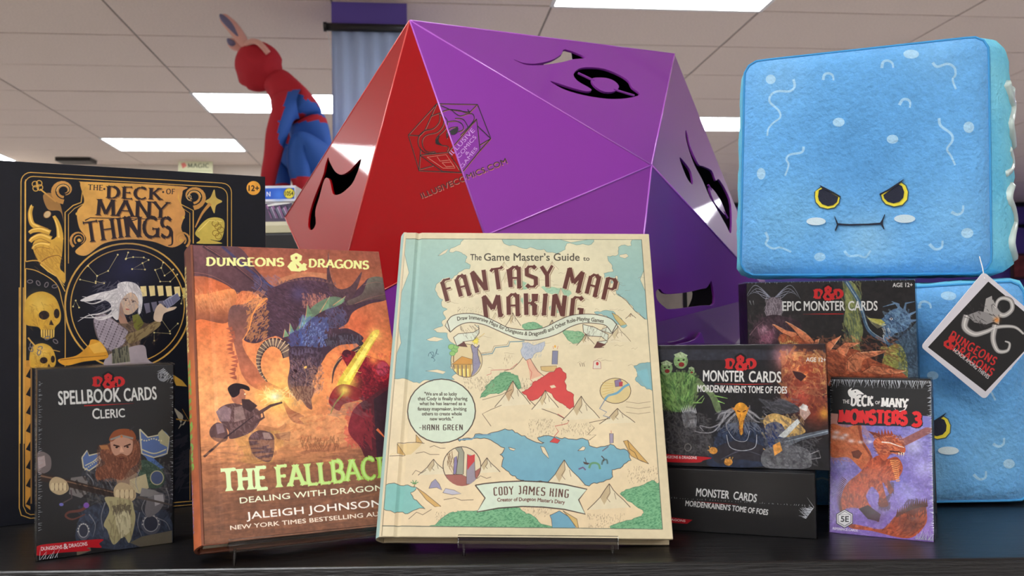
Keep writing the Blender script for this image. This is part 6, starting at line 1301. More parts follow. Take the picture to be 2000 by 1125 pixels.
EYE16 = [(1388, 365), (1398, 372), (1412, 395), (1420, 418), (1410, 410), (1396, 390)]
die = empty('polyhedron_bin', Matrix.Translation((CEN.x, CEN.y, 0)), 'huge glossy red and purple twenty-sided die of folded sheet with cut-out numbers', 'display die')
dM = die.matrix_world.inverted()
for ids, n0 in tri:
    key = next((k for k in HOLES if sorted(k) == sorted(ids)), None)
    a, b_, c_ = (PTS[k] for k in ids); n = (b_ - a).cross(c_ - a).normalized()
    if n.dot((a + b_ + c_) / 3 - CEN) < 0: b_, c_ = c_, b_; n = -n
    X = (b_ - a).normalized(); Y = n.cross(X)
    MX = Matrix(((X.x, Y.x, n.x, a.x), (X.y, Y.y, n.y, a.y), (X.z, Y.z, n.z, a.z), (0, 0, 0, 1))); Mi = MX.inverted()
    cen = (a + b_ + c_) / 3
    rings = [[(Mi @ (p + (cen - p).normalized() * .0006)).xy for p in (a, b_, c_)]]
    if key:
        for h in HOLES[key]: rings.append([(Mi @ on_plane(x, y, a, n)).xy for x, y in catmull(h, 3, True)])
    if sorted(ids) == sorted('EAB'):
        rings.append([(Mi @ on_plane(x, y, a, n)).xy for x, y in catmull([(1068, 100), (1090, 90), (1112, 94), (1116, 120), (1100, 135), (1062, 135)], 3, True)])
    if sorted(ids) == sorted('FOL'):
        rings.append([(Mi @ on_plane(x, y, a, n)).xy for x, y in catmull([(1278, 562), (1320, 556), (1352, 566), (1350, 592), (1330, 612), (1280, 612)], 3, True)])
    cu = D.curves.new('panel', 'CURVE'); cu.dimensions = '2D'; cu.fill_mode = 'BOTH'; cu.extrude = .0011; cu.bevel_depth = .0002; cu.bevel_resolution = 1
    for r_ in rings:
        s_ = cu.splines.new('POLY'); s_.points.add(len(r_) - 1); s_.use_cyclic_u = True
        for i, p in enumerate(r_): s_.points[i].co = (p.x, p.y, 0, 1)
    ob = D.objects.new('tmp', cu); COL.objects.link(ob); bpy.context.view_layer.update()
    me = D.meshes.new_from_object(ob.evaluated_get(bpy.context.evaluated_depsgraph_get())); D.objects.remove(ob)
    me.materials.clear()
    red = sorted(ids) in (sorted('ADG'), sorted('AEG')) or ('E' in ids and 'B' not in ids and 'G' in ids)
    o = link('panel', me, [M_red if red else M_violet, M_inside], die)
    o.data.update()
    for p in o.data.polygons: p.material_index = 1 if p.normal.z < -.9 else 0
    o.matrix_local = dM @ MX @ Matrix.Translation((0, 0, -.0012))
    if red: o['label'] = 'red panel'
# eyes of the 9 and the 6 stay in place on thin ties
M_line = mat('black_line', (8, 6, 10), .4)
for key, eye in (('ACB', EYE19), ('BCF', EYE16)):
    a, n = plane_of(key)
    b = bmesh.new(); vs = [b.verts.new(on_plane(x, y, a, n) - n * .0015) for x, y in catmull(eye, 3, True)]
    f = b.faces.new(vs); f.normal_update()
    if f.normal.dot(n) < 0: f.normal_flip()
    o = link('number_eye', b, M_violet, die, M=dM); s = o.modifiers.new('s', 'SOLIDIFY'); s.thickness = .0022
    ties = [((1130, 140), (1162, 155)), ((1200, 172), (1240, 184))] if key == 'ACB' else [((1386, 360), (1392, 370)), ((1416, 412), (1424, 425))]
    for p, q in ties: link('number_tie', tube([on_plane(*p, a, n) - n * .002, on_plane(*q, a, n) - n * .002], .0014, 6), M_violet, die, M=dM)
# etched emblem and web address over the red/purple fold
aR, nR = plane_of('ADG'); aP, nP = plane_of('ACD')
def on_die(x, y, off):
    p, q = on_plane(x, y, aP, nP), on_plane(x, y, aR, nR)
    right = (x - 800) - .347 * (y - 40) > 0
    return (p + nP * off) if right else (q + nR * off)
def ribbon(bm, pts, w, off):
    P = []
    for i in range(len(pts) - 1):
        (x0, y0), (x1, y1) = pts[i], pts[i + 1]; k = max(1, int(math.hypot(x1 - x0, y1 - y0) / 4))
        for j in range(k): P.append((x0 + (x1 - x0) * j / k, y0 + (y1 - y0) * j / k))
    P.append(pts[-1]); L = []; R = []
    for i, p in enumerate(P):
        q = P[min(i + 1, len(P) - 1)]; o = P[max(i - 1, 0)]; dx, dy = q[0] - o[0], q[1] - o[1]; l = math.hypot(dx, dy) or 1
        L.append(bm.verts.new(on_die(p[0] - dy / l * w / 2, p[1] + dx / l * w / 2, off))); R.append(bm.verts.new(on_die(p[0] + dy / l * w / 2, p[1] - dx / l * w / 2, off)))
    for i in range(len(P) - 1):
        try: bm.faces.new((L[i], L[i + 1], R[i + 1], R[i]))
        except ValueError: pass
Y8 = lambda pts: [(780 + x / 5.11, 180 + y / 5.11) for x, y in pts]
EM = [[(375, 118), (780, 125), (912, 465), (800, 590), (625, 805), (200, 785), (92, 430), (375, 118)],
      [(375, 118), (255, 385), (205, 435), (92, 430)], [(375, 118), (500, 175), (700, 205), (780, 125)], [(780, 340), (912, 465), (805, 530)], [(770, 270), (780, 340), (805, 590)],
      [(200, 785), (210, 630), (215, 560)], [(210, 630), (490, 600), (770, 270), (745, 300)], [(210, 632), (430, 790), (625, 805)], [(490, 600), (625, 805)], [(210, 770), (340, 735)],
      catmull([(310, 245), (400, 210), (500, 175), (560, 215), (610, 240), (690, 215), (735, 225), (745, 280), (685, 355), (610, 435)], 4),
      catmull([(500, 175), (600, 185), (660, 205), (690, 195), (680, 175), (705, 205)], 4), catmull([(480, 297), (560, 290), (620, 315), (640, 370), (600, 395), (590, 390)], 4),
      catmull([(555, 265), (630, 270), (670, 320), (685, 355)], 4), catmull([(400, 215), (440, 260), (440, 330), (380, 400), (270, 430), (230, 490), (250, 570), (300, 600), (355, 595), (355, 610), (275, 612), (215, 570), (190, 510), (200, 440), (255, 385), (340, 365), (400, 300), (405, 225)], 4),
      catmull([(430, 230), (480, 290), (460, 370), (380, 450), (370, 500), (420, 530), (490, 545), (480, 590)], 4), catmull([(255, 385), (300, 375)], 3), catmull([(480, 465), (475, 410), (510, 360), (585, 350)], 4)]
LID = [[(280, 650), (470, 625), (560, 760), (440, 760), (280, 650)], [(380, 645), (410, 690), (500, 680)], [(430, 705), (520, 700), (550, 740), (470, 745), (430, 705)], [(500, 610), (600, 780)]]
b = bmesh.new()
for l in EM: ribbon(b, Y8(l), 1.7, .0005)
for pts in ([(480, 460), (478, 420), (520, 380), (585, 352), (580, 400), (550, 425), (515, 425), (510, 400)], [(405, 430), (365, 490), (372, 520), (430, 530), (400, 500), (395, 465)]):
    P = catmull(Y8(pts), 3, True)
    try: b.faces.new([b.verts.new(on_die(x, y, .0005)) for x, y in P])
    except ValueError: pass
link('emblem', b, M_line, die, M=dM, label='etched black line emblem of a comic face rising from a faceted box')
M_etch_r = mat('etch_lines_lit_edge', (206, 130, 110), .4)
b = bmesh.new()
for l in LID: ribbon(b, Y8(l), .8, .0005)
for l in EM: ribbon(b, [(x + .8, y + .9) for x, y in Y8(l)], .8, .0003)  # pale offset copy paints the lit edge of each cut line
link('etch_lines_lit_edge', b, M_etch_r, die, M=dM)
def die_text(name, s, base, cap, m, off=.0005, bold=.0):
    V, T = glyph_tris(s, bold); x = V[:, 0] - V[:, 0].min(); x = x / x.max()
    B0, B1 = np.array(base[0]), np.array(base[1]); d = (B1 - B0); u = d / np.linalg.norm(d)
    P = B0 + d * x[:, None] + np.c_[[u[1]] * len(x), [-u[0]] * len(x)] * (V[:, 1] / .73 * cap)[:, None]
    bm = bmesh.new(); vs = [bm.verts.new(on_die(px, py, off)) for px, py in P]
    for t in T:
        try: bm.faces.new([vs[i] for i in t])
        except ValueError: pass
    return link(name, bm, m, die, M=dM)
die_text('web_address', 'ILLUSIVECOMICS.COM', ((825, 388), (991, 319)), 11.5, M_line, .0006)
die_text('web_address_lit_edge', 'ILLUSIVECOMICS.COM', ((826, 389), (992, 320)), 11.5, M_etch_r, .0003)  # lit edge of the lettering, painted as a pale offset copy
M_etch_v = mat('etched_light', (190, 140, 205), .4)
for s_, b0, b1, cp in (('ILLUSIVE', (884, 304), (928, 256), 9), ('COMICS', (897, 310), (931, 269), 8), ('&', (911, 304), (917, 298), 6), ('GAMES', (903, 330), (933, 291), 7)):
    die_text('emblem_lettering', s_, (b0, b1), cp, M_etch_v, .0005)
M_fold_r = mat('red_fold_highlight', (206, 84, 78), .25, coat=.6)
M_fold_v = mat('purple_fold_highlight', (178, 96, 200), .25, coat=.6)
# edge highlight put into the colour: paler rounded fold along each front edge
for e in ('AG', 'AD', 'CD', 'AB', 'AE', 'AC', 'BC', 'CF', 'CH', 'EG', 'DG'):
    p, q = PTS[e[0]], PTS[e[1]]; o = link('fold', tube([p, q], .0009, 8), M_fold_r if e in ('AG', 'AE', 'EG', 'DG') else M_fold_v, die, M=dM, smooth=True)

# ------------------------------------------------------------------ plush cubes
def plush_mat(name, col, col2):
    return mat(name, col, .85, sheen=.7, noise=(14, .3), col2=col2, bump=(240, .9, 5, .0022))
M_gusset = plush_mat('turquoise_pile', (84, 184, 232), (130, 216, 244))
M_seam = mat('seam_thread', (64, 150, 208), .9)
M_navy = mat('navy_embroidery', (20, 26, 48), .75, bump=(900, .5, 2, .0005))
M_yellow = mat('yellow_embroidery', (236, 220, 60), .7, bump=(900, .5, 2, .0005))
M_grey_eye = mat('grey_rim', (66, 96, 110), .8)
M_cheek = mat('white_embroidery', (206, 226, 234), .8, bump=(900, .6, 2, .0005))
M_gel = mat('pale_satin', (206, 226, 220), .35, coat=.4, bump=(120, .3))
M_slate = mat('slate_satin', (92, 116, 130), .25, coat=.5)
def plush(label, C4, depth, art, bulge, side, seed, back=None):
    TL, TR, BR, BL = (Vector(c) for c in C4)
    ctr = (TL + TR + BR + BL) / 4; root = empty('plush_cube', Matrix.Translation((ctr.x, ctr.y + .09, min(BL.z, BR.z))), label, 'plush toy', 'pair of blue plush cubes')
    iM = root.matrix_world.inverted()
    nrm = (TR - TL).cross(BL - TL).normalized()
    if nrm.y < 0: nrm = -nrm
    if back: nrm = Vector(back).normalized()
    def mp(u, v, w):
        p = TL.lerp(TR, (u + 1) / 2).lerp(BL.lerp(BR, (u + 1) / 2), (1 - v) / 2)
        return iM @ (p + nrm * (w * depth))
    N = 120; r = .13; out = []
    for i in range(N):
        a = 2 * PI * i / N; c, s = math.cos(a), math.sin(a); k = max(abs(c), abs(s)); x, y = c / k, s / k
        ax, ay = abs(x), abs(y)
        if ax > 1 - r and ay > 1 - r:
            dx, dy = ax - (1 - r), ay - (1 - r); l = math.hypot(dx, dy); ax, ay = 1 - r + dx / l * r, 1 - r + dy / l * r
        out.append((math.copysign(ax, x), math.copysign(ay, y)))
    rr = random.Random(seed); ph = [rr.uniform(0, 6.28) for _ in range(8)]
    wob = lambda u, v: .006 * (math.sin(3 * u + ph[0]) * math.sin(2.6 * v + ph[1]) + .6 * math.sin(6 * u + 4 * v + ph[2]) + .35 * math.sin(13 * u - 9 * v + ph[3]) + .25 * math.sin(-11 * u + 17 * v + ph[4]))
    b = bmesh.new(); uv = b.loops.layers.uv.new('UVMap'); S = [1, .985, .96, .92, .86] + [.86 * (1 - k / 18) for k in range(1, 18)]; rings = []
    for s in S:
        ring = []
        for (x, y) in out:
            u, v = x * s, y * s; e = 1 - max(0, (s - .86) / .14) ** 2
            w = -bulge * e * (1 - .35 * (u * u + v * v) / 2) + wob(u, v) * e
            vv = b.verts.new(mp(u, v, w)); ring.append((vv, (u, v)))
        rings.append(ring)
    cv = b.verts.new(mp(0, 0, -bulge + wob(0, 0)))
    uvs = {cv: (.5, .5)}
    for ring in rings:
        for vv, (u, v) in ring: uvs[vv] = ((u + 1) / 2, (v + 1) / 2)
    for k in range(len(rings) - 1):
        for i in range(N):
            b.faces.new([rings[k][i][0], rings[k + 1][i][0], rings[k + 1][(i + 1) % N][0], rings[k][(i + 1) % N][0]])
    for i in range(N): b.faces.new([rings[-1][i][0], cv, rings[-1][(i + 1) % N][0]])
    for f in b.faces:
        for l in f.loops: l[uv].uv = uvs[l.vert]
    bmesh.ops.recalc_face_normals(b, faces=b.faces[:])
    link('face_panel', b, art, root, smooth=True)
    b = bmesh.new(); prof = [(0, 1.0), (.02, 1.022), (.06, 1.05), (.12, 1.075), (.25, 1.1), (.4, 1.115), (.6, 1.115), (.75, 1.1), (.88, 1.07), (.95, 1.03), (1.0, .94), (1.02, .7), (1.03, .3), (1.03, .01)]
    rings = []
    for w, sc in prof:
        ring = []
        for i, (x, y) in enumerate(out):
            if sc < 1:
                rings_v = mp(x * sc, y * sc, w); ring.append(b.verts.new(rings_v)); continue
            sx_ = min(1, max(0, (abs(x) - .75) / .25)); k = 1 + (sc - 1) * ((side[0] if x < 0 else side[1]) * sx_ + .3 * (1 - sx_)) * (1 - .22 * max(0, y) ** 3)
            kk = 1 + .006 * math.sin(i * .9 + w * 9 + ph[5]) * min(1, w * 12) + .004 * math.sin(i * 2.3 - w * 17)* min(1, w * 12)
            ring.append(b.verts.new(mp(x * k * kk, y * (1 + (sc - 1) * (side[2] if y > 0 else side[3])) * kk, w)))
        rings.append(ring)
    for k in range(len(rings) - 1):
        for i in range(N): b.faces.new([rings[k][i], rings[k][(i + 1) % N], rings[k + 1][(i + 1) % N], rings[k + 1][i]])
    b.faces.new(rings[-1])
    bmesh.ops.recalc_face_normals(b, faces=b.faces[:])
    link('gusset', b, M_gusset, root, smooth=True)
    link('seam', tube([mp(x * 1.003, y * 1.003, .0) for x, y in out], .0011, 6, closed=True), M_seam, root, smooth=True)
    def patch(name, pts, m, lift, smooth=True, z=.0008, label=None):
        P = catmull(pts, 5, True) if smooth else pts
        b = bmesh.new(); cu = sum((Vector(p) for p in P), Vector((0, 0))) / len(P)
        wf = lambda u, v: -bulge * (1 - .35 * (u * u + v * v) / 2) + wob(u, v) - lift / depth
        ring = [b.verts.new(mp(u, v, wf(u, v))) for u, v in P]; base = [b.verts.new(mp(u, v, wf(u, v) + (lift + .001) / depth)) for u, v in P]
        bmesh.ops.triangle_fill(b, edges=[b.edges.new((ring[i], ring[(i + 1) % len(ring)])) for i in range(len(ring))], use_beauty=True)
        for i in range(len(ring)): b.faces.new((ring[i], ring[(i + 1) % len(ring)], base[(i + 1) % len(ring)], base[i]))
        bmesh.ops.recalc_face_normals(b, faces=b.faces[:])
        return link(name, b, m, root, label=label)
    return root, mp, patch
CP = (1455, 1927, 122, 72, 537, 533)
def uvplush(x, y):      # plan point of the upper cube -> face coordinates
    q = UVH @ np.array([x, y, 1]); return (q[0] / q[2], q[1] / q[2])
UVH = homography(PLUSH_QUAD, [(-1, 1), (1, 1), (1, -1), (-1, -1)])
def plush_face(patch, dx=0):
    Y3 = lambda pts: [uvplush(1400 + x / 2.2067, 50 + y / 2.2067) for x, y in pts]
    for kind, rim, yel, pup, brow in (
        ('l', [(412, 735), (412, 715), (438, 692), (524, 735), (520, 765), (500, 786), (468, 792), (435, 783), (416, 760)], [(416, 735), (418, 712), (442, 696), (520, 738), (515, 762), (497, 781), (468, 787), (438, 779), (420, 758)],
         [(428, 735), (432, 708), (450, 700), (514, 737), (508, 758), (492, 772), (470, 776), (446, 768), (432, 752)], [(436, 686), (460, 698), (495, 716), (524, 734), (524, 738), (494, 722), (458, 706), (444, 700)]),
        ('r', [(692, 725), (780, 668), (805, 685), (816, 715), (812, 750), (790, 775), (752, 782), (715, 770), (698, 750)], [(697, 727), (780, 674), (800, 688), (811, 715), (807, 748), (787, 770), (752, 777), (718, 766), (703, 748)],
         [(706, 728), (770, 682), (786, 690), (795, 715), (791, 740), (775, 757), (750, 764), (725, 757), (710, 742)], [(794, 659), (775, 672), (730, 702), (690, 722), (690, 727), (732, 708), (770, 684), (782, 674)])):
        patch('eye_rim', Y3(rim), M_grey_eye, .0006, False); patch('eye_white', Y3(yel), M_yellow, .001, False)
        patch('pupil', Y3(pup), M_navy, .0015, False); patch('brow', Y3(brow), M_navy, .002, False)
    patch('mouth', Y3([(497, 816), (508, 840), (512, 850), (560, 853), (640, 851), (692, 847), (700, 835), (712, 810), (713, 814), (706, 836), (704, 852), (711, 876), (708, 876), (695, 855), (640, 858), (560, 860), (514, 858), (504, 882), (499, 882), (508, 855), (500, 830)]), M_navy, .0012, False)
    el = lambda cx, cy, rx, ry: Y3([(cx + rx * math.cos(t * PI / 8), cy + ry * math.sin(t * PI / 8)) for t in range(16)])
    patch('cheek', el(420, 842, 41, 17), M_cheek, .001, False); patch('cheek', el(798, 830, 46, 18), M_cheek, .001, False)
PLA = print_mat('plush_face_print', art_plush(1), .85, 0, bump=(240, .8, 5, .0022), sheen=.6)
C4 = [at(1455, 122, d=.775), at(1930, 70, d=.715), at(1936, 533, d=.715), at(1447, 537, d=.775)]
rt, mp1, patch1 = plush('upper blue plush cube with angry yellow eyes, sitting on the other cube', C4, .14, PLA, .05, (.6, 2.5, .35, .2), 3)
plush_face(patch1)
def side_pt(t, w, k=1.0):
    sc = np.interp(w, [0, .02, .06, .12, .25, .4, .6, .75], [1, 1.022, 1.05, 1.075, 1.1, 1.115, 1.115, 1.1])
    return mp1((1 + (sc - 1) * 2.5) * k - .012, t, w)
for pts, r in (([(.62, .10), (.52, .16), (.46, .24), (.36, .2), (.28, .14), (.2, .2), (.12, .3)], .0045), ([(.06, .12), (.0, .2), (-.06, .22), (-.12, .14), (-.16, .08)], .003), ([(.62, .3), (.55, .38), (.45, .42), (.38, .4)], .004), ([(-.25, .16), (-.36, .1), (-.46, .2), (-.56, .26), (-.66, .16), (-.76, .12), (-.86, .22)], .0045)):
    P = [Vector(side_pt(t, w)) for t, w in pts]
    link('ripple', tube(catmull([tuple(p) for p in P], 5), r, 8), M_gel, rt, smooth=True)
for (t, w) in ((.45, .55), (.05, .5)):
    P = [Vector(side_pt(t + dt, w)) for dt in (-.09, -.03, .03, .09)]
    link('applique', tube([tuple(p) for p in P], [.002, .006, .006, .002], 8), M_slate, rt, smooth=True)
PLB = print_mat('plush_face_print_lower', art_plush(2), .85, 0, bump=(240, .8, 5, .0022), sheen=.6)
C5 = [Vector((.214, .708, .170)), Vector((.414, .703, .179)), Vector((.413, .699, .004)), Vector((.214, .704, .003))]
rt2, mp2, patch2 = plush('lower blue plush cube on the shelf, half hidden, with a hang tag', C5, .175, PLB, .03, (.2, .8, .55, .1), 5, (.36, .93, 0))
plush_face(patch2)
# hang tag
T0 = [at(1922, 534, d=.663), at(2046, 640, d=.672), at(1925, 783, d=.672), at(1797, 675, d=.668)]
X = (T0[1] - T0[0]).normalized(); Z = -(T0[3] - T0[0]); Z = (Z - X * Z.dot(X)).normalized(); Yv = Z.cross(X)
w = ((T0[1] - T0[0]).length + (T0[2] - T0[3]).length) / 2; h = ((T0[3] - T0[0]).length + (T0[2] - T0[1]).length) / 2
o3 = (T0[3] + T0[2]) / 2
MT = Matrix(((X.x, Yv.x, Z.x, o3.x), (X.y, Yv.y, Z.y, o3.y), (X.z, Yv.z, Z.z, o3.z), (0, 0, 0, 1)))
c = art_tag([seen(MT @ Vector(v)) for v in ((-w / 2, 0, h), (w / 2, 0, h), (w / 2, 0, 0), (-w / 2, 0, 0))])
tg = empty('hang_tag', MT, 'white bordered black hang tag with silver dragon ampersand and red lettering', 'tag')
b = bmesh.new(); uv = b.loops.layers.uv.new('UVMap'); r = .003; P = []
for cx, cz, a0 in ((w / 2 - r, h - r, 0), (-w / 2 + r, h - r, 90), (-w / 2 + r, r, 180), (w / 2 - r, r, 270)):
    for k in range(6):
        a = math.radians(a0 + k * 18); P.append((cx + r * math.cos(a), cz + r * math.sin(a)))
f1 = b.faces.new([b.verts.new((x, 0, z)) for x, z in P]); f1.normal_update()
if f1.normal.y > 0: f1.normal_flip()
ex = bmesh.ops.extrude_face_region(b, geom=[f1]); 
for v in [g for g in ex['geom'] if isinstance(g, bmesh.types.BMVert)]: v.co.y += .0006
bmesh.ops.recalc_face_normals(b, faces=b.faces[:])
for f in b.faces:
    f.normal_update(); f.material_index = 0 if f.normal.y < -.9 else 1
    for l in f.loops: l[uv].uv = ((l.vert.co.x + w / 2) / w, l.vert.co.z / h)
link('card', b, [print_mat('tag_print', c, .35, .3), M_white], tg)
link('string', tube([(-w / 2 + .004, -.0005, h - .004), (-w / 2 - .001, .004, h + .003), (-w / 2 - .004, .012, h + .01)], .0004, 6), M_white, tg)

# ------------------------------------------------------------------ behind: stacked toy boxes on a black rack
M_blue_print = None
rk = empty('black_rack', Matrix.Translation((-.52, 1.62, 0)), 'black display rack behind the red side of the die, carrying toy boxes', 'rack')
zt = at(550, 440, y=1.42).z
bevel(link('rack_body', box_bm(-.5, .3, -.2, .3, ZF, zt - .012), M_black_soft, rk), .004)
link('rack_top', box_bm(-.5, .3, -.2, .3, zt - .012, zt), mat('cream_edge', (190, 184, 150), .6), rk)
link('grey_strip', box_bm(-.5, .3, -.204, -.2, zt - .05, zt - .044), mat('grey_strip', (54, 50, 52), .5), rk)
def toybox(y, x0, x1, py0, py1, prt, label, name='toy_box'):
    p0 = at(x1, py1, y=y); p1 = at(x1, py0, y=y); wx = (p0.x - at(x0, py1, y=y).x); hh = p1.z - p0.z
    t = empty(name, Matrix.Translation((p0.x - wx / 2, y, p0.z)), label, 'toy box')
    quad_card('carton', wx, hh, .12, prt, M_white, t); return t
c = Canvas([(440, 362), (577, 362), (577, 394), (440, 394)], 560, 130, (214, 216, 224))
c.poly([(443, 367), (575, 367), (575, 389), (443, 389)], (40, 92, 200)); c.glow(545, 380, 12, (70, 130, 230), .8)
c.text('N', [(521, 383), (528, 383)], 9, (230, 236, 244), .03); c.ell(565, 378, 10.5, 10.5, (226, 212, 70), line=(60, 66, 40), lw=1); c.text('1054', [(557, 382.5), (573, 382.5)], 9, (30, 30, 26), .02)
zb = toybox(1.43, 440, 577, 362, 393, print_mat('toy_lid_print', c, .4, .3), 'white and blue toy box numbered 1054 on a yellow spot')
c = Canvas([(430, 393), (572, 393), (572, 438), (430, 438)], 560, 180, (70, 62, 86))
c.poly([(430, 393), (572, 393), (572, 396), (430, 398)], (226, 226, 230)); c.poly([(522, 399), (560, 393), (568, 397), (524, 402)], (230, 232, 228))
for q in range(16):
    x = 522 + q * 3; c.stroke([(x, 400 + (q * 7) % 9), (x + 9, 425)], 3, ((180, 110, 170), (40, 40, 60), (120, 130, 150), (210, 190, 220))[q % 4], 1, .7)
c.poly([(430, 431), (572, 431), (572, 438), (430, 438)], (204, 200, 176))
toybox(1.432, 430, 571, 393, 439.5, print_mat('toy_window_print', c, .15, .8), 'glossy windowed toy box under the blue one')
bevel(link('frame', box_bm(-.08, .6, 0, .04, 0, .40), mat('dark_frame', (60, 34, 30), .5), t_pic), .01)
link('picture_sheet', box_bm(-.04, .56, -.004, .001, .04, .36), mat('red_brown_sheet', (150, 74, 66), .5, noise=(9, .5)), t_pic)

p = at(1316, 600, y=1.30)
t = empty('cream_carton', Matrix.Translation((p.x, 1.29, 0)), 'cream carton behind the die, glimpsed through its lowest slot', 'carton')
bevel(link('carton', box_bm(-.075, .055, 0, .035, 0, .26), mat('cream_carton', (206, 200, 176), .6, noise=(30, .25)), t), .001)
link('dark_band', box_bm(.012, .018, -.001, 0, .01, .25), M_black_soft, t)
# ------------------------------------------------------------------ crouching cloth mannequin on a gondola
M_mred = mat('red_fabric', (184, 28, 44), .8, bump=(60, .25))
M_mblue = mat('blue_fabric', (40, 92, 178), .75, bump=(60, .2))
M_pink = mat('pink_fluff', (226, 170, 156), .95, sheen=.6, bump=(150, 1, 4, .004))
M_inner = mat('ear_lining', (112, 108, 138), .9, sheen=.4, bump=(150, 1, 4, .004))
YS = 4.3
def sp_(x, y, dy=0): return at(x, y, y=YS + dy)
base = sp_(560, 395)
man = empty('mannequin', Matrix.Translation((base.x, YS, base.z)), 'crouching cloth shop mannequin in red and blue with fluffy rabbit ears', 'mannequin')
iM = man.matrix_world.inverted()
J = [ # name, px, py, dy, radius, parent
 ('pelvis', 612, 318, 0, .115, None), ('belly', 610, 280, 0, .108, 0), ('chest', 594, 232, 0, .125, 1), ('collar', 568, 190, 0, .098, 2), ('neck', 548, 168, 0, .085, 3),
 ('shoulder_n', 556, 212, -.14, .062, 3), ('uparm_n', 540, 262, -.17, .056, 5), ('elbow_n', 533, 304, -.17, .045, 6), ('forearm_n', 524, 346, -.17, .040, 7), ('wrist_n', 521, 385, -.16, .032, 8),
 ('shoulder_f', 580, 212, .15, .06, 3), ('uparm_f', 560, 264, .2, .05, 10), ('elbow_f', 548, 306, .22, .043, 11), ('wrist_f', 535, 380, .2, .03, 12),
 ('hip_n', 622, 322, -.08, .10, 0), ('thigh_n', 602, 296, -.13, .098, 14), ('knee_n', 577, 268, -.16, .072, 15), ('calf_n', 583, 318, -.16, .064, 16), ('ankle_n', 590, 372, -.15, .045, 17), ('toe_n', 560, 392, -.16, .036, 18),
 ('hip_f', 615, 325, .1, .09, 0), ('knee_f', 545, 300, .2, .066, 20), ('calf_f', 548, 340, .18, .058, 21), ('ankle_f', 552, 384, .16, .042, 22), ('nape', 528, 148, 0, .082, 4)]
b = bmesh.new(); sk = b.verts.layers.skin.verify(); vs = []
for i, (nm, px, py, dy, r, pa) in enumerate(J):
    v = b.verts.new(iM @ sp_(px, py, dy)); v[sk].radius = (r, r); v[sk].use_root = (i == 0); vs.append(v)
    if pa is not None: b.edges.new((vs[pa], v))
o = link('tmp_body', b, M_mblue); o.modifiers.new('skin', 'SKIN').use_smooth_shade = True; o.modifiers.new('sub', 'SUBSURF').levels = 3
bpy.context.view_layer.update()
me = D.meshes.new_from_object(o.evaluated_get(bpy.context.evaluated_depsgraph_get())); D.objects.remove(o)
me.materials.clear()
body = link('body', me, [M_mblue, M_mred], man, smooth=True)
ci = cam.matrix_world.inverted()
JP = [iM @ sp_(a[1], a[2], a[3]) for a in J]
ZB = (iM @ sp_(600, 238)).z
RED = {3, 4, 24, 6, 7, 8, 9, 11, 12, 13, 18, 19, 23}
for p in body.data.polygons:
    q = p.center; k = min(range(len(J)), key=lambda i: (JP[i] - q).length - J[i][4] * .6)
    red = k in RED
    if k == 5: red = q.x < JP[5].x + .01
    if k == 6: red = q.x < JP[6].x + .02
    if k in (0, 1, 2) and abs(q.z - ZB) < .022: red = True
    if k == 2 and q.z > (iM @ sp_(590, 208)).z: red = True
    p.material_index = 1 if red else 0
fb = bmesh.new(); fb.from_mesh(body.data); fb.faces.ensure_lookup_table()
val = [float(f.material_index) for f in fb.faces]; nb = [[g.index for e in f.edges for g in e.link_faces if g is not f] for f in fb.faces]
for _ in range(14): val = [(v + sum(val[j] for j in n_)) / (1 + len(n_)) for v, n_ in zip(val, nb)]
for f, v in zip(fb.faces, val): f.material_index = int(v > .5)
fb.to_mesh(body.data); fb.free()
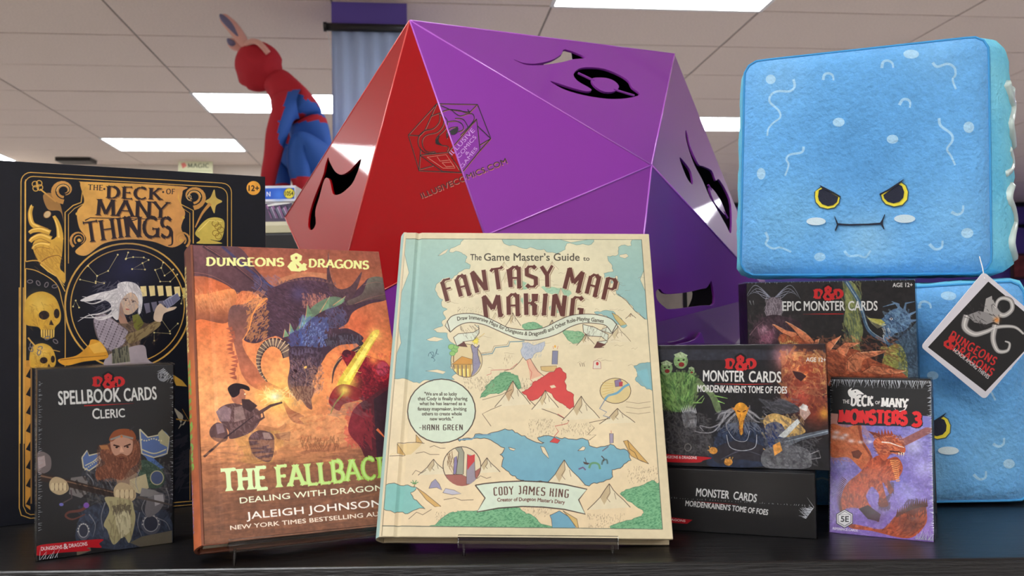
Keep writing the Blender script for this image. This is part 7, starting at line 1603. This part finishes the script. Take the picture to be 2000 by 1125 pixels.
# head
hc = iM @ sp_(508, 128, 0)
b = bmesh.new(); bmesh.ops.create_uvsphere(b, u_segments=28, v_segments=20, radius=1)
HR = Matrix.Rotation(math.radians(-38), 4, 'Y')
for v in b.verts:
    x, y, z = v.co; f = max(0, -x)
    s = Vector((x * .112 - .012 * f, y * .085 * (1 - .2 * max(0, -z) * f), z * .128 * (1 - .0 * f)))
    if x < -.8: s.x -= .014 * max(0, 1 - abs(y) * 4) * max(0, 1 - abs(z + .05) * 3)
    if z < -.4: s.x -= .01; s.y *= .86
    for ey in (-1, 1):
        s.x += .012 * math.exp(-((y - ey * .38) ** 2 + (z - .12) ** 2) * 18) * (1 if x < 0 else 0)
    v.co = s
link('head', b, M_mred, man, smooth=True, M=Matrix.Translation(hc) @ HR)
def ear(pts, rad, back):
    P = [iM @ sp_(x, y, back) for x, y in pts]
    link('rabbit_ear', tube(catmull([tuple(p) for p in P], 5), [max(.004, rad * math.sin(PI * min(1, .12 + .8 * i / (5 * (len(P) - 1)))) ** .6) for i in range(5 * (len(P) - 1) + 1)], 12), M_pink, man, smooth=True)
    P = [p + Vector((-.004, -rad * .72, 0)) for p in P[1:]]
    link('ear_lining', tube(catmull([tuple(p) for p in P], 5), [max(.002, rad * .55 * math.sin(PI * min(1, .1 + .85 * i / (5 * (len(P) - 1))))) for i in range(5 * (len(P) - 1) + 1)], 10), M_inner, man, smooth=True)
ear([(482, 92), (470, 74), (455, 54), (440, 38), (434, 31)], .031, -.03)
ear([(480, 96), (466, 90), (456, 86), (448, 78)], .030, .05)
P = [iM @ sp_(x, y, d) for x, y, d in ((478, 92, -.02), (488, 82, -.07), (502, 82, -.11), (514, 92, -.12), (524, 104, -.11))]
link('headband', tube(catmull([tuple(p) for p in P], 6), .014, 10), M_pink, man, smooth=True)
for dy, (hx, hy) in ((-.16, (519, 392)), (.2, (533, 388))):
    w0 = iM @ sp_(hx, hy, dy)
    b = bmesh.new()
    tube([w0 + Vector((0, 0, .045)), w0 + Vector((-.005, 0, .02)), w0 + Vector((-.03, 0, 0))], [.03, .036, .03], 10, b)
    for k, fl in enumerate((.055, .064, .068, .058)):
        f0 = w0 + Vector((-.035, -.028 + .018 * k, 0)); tube([f0, f0 + Vector((-fl * .5, 0, .006)), f0 + Vector((-fl, 0, -.010))], [.0105, .0095, .007], 8, b)
    tube([w0 + Vector((-.005, -.03, .01)), w0 + Vector((-.03, -.055, .0)), w0 + Vector((-.05, -.06, -.008))], [.012, .011, .008], 8, b)
    link('hand', b, M_mred, man, smooth=True)
g = empty('gondola', Matrix.Translation((base.x, YS, 0)), 'tall black shop gondola behind the toy boxes, carrying the mannequin', 'gondola')
zg = base.z - .06
bevel(link('gondola_top', box_bm(-.55, .16, -.4, .4, zg - .03, zg), M_black, g), .004)
for k in range(4): link('gondola_shelf', box_bm(-.52, .13, -.38, .38, ZF + .15 + k * .42, ZF + .17 + k * .42), M_black, g)
for sx in (-.53, .14): link('side_panel', box_bm(sx - .01, sx + .01, -.38, .38, ZF, zg - .03), M_black, g)
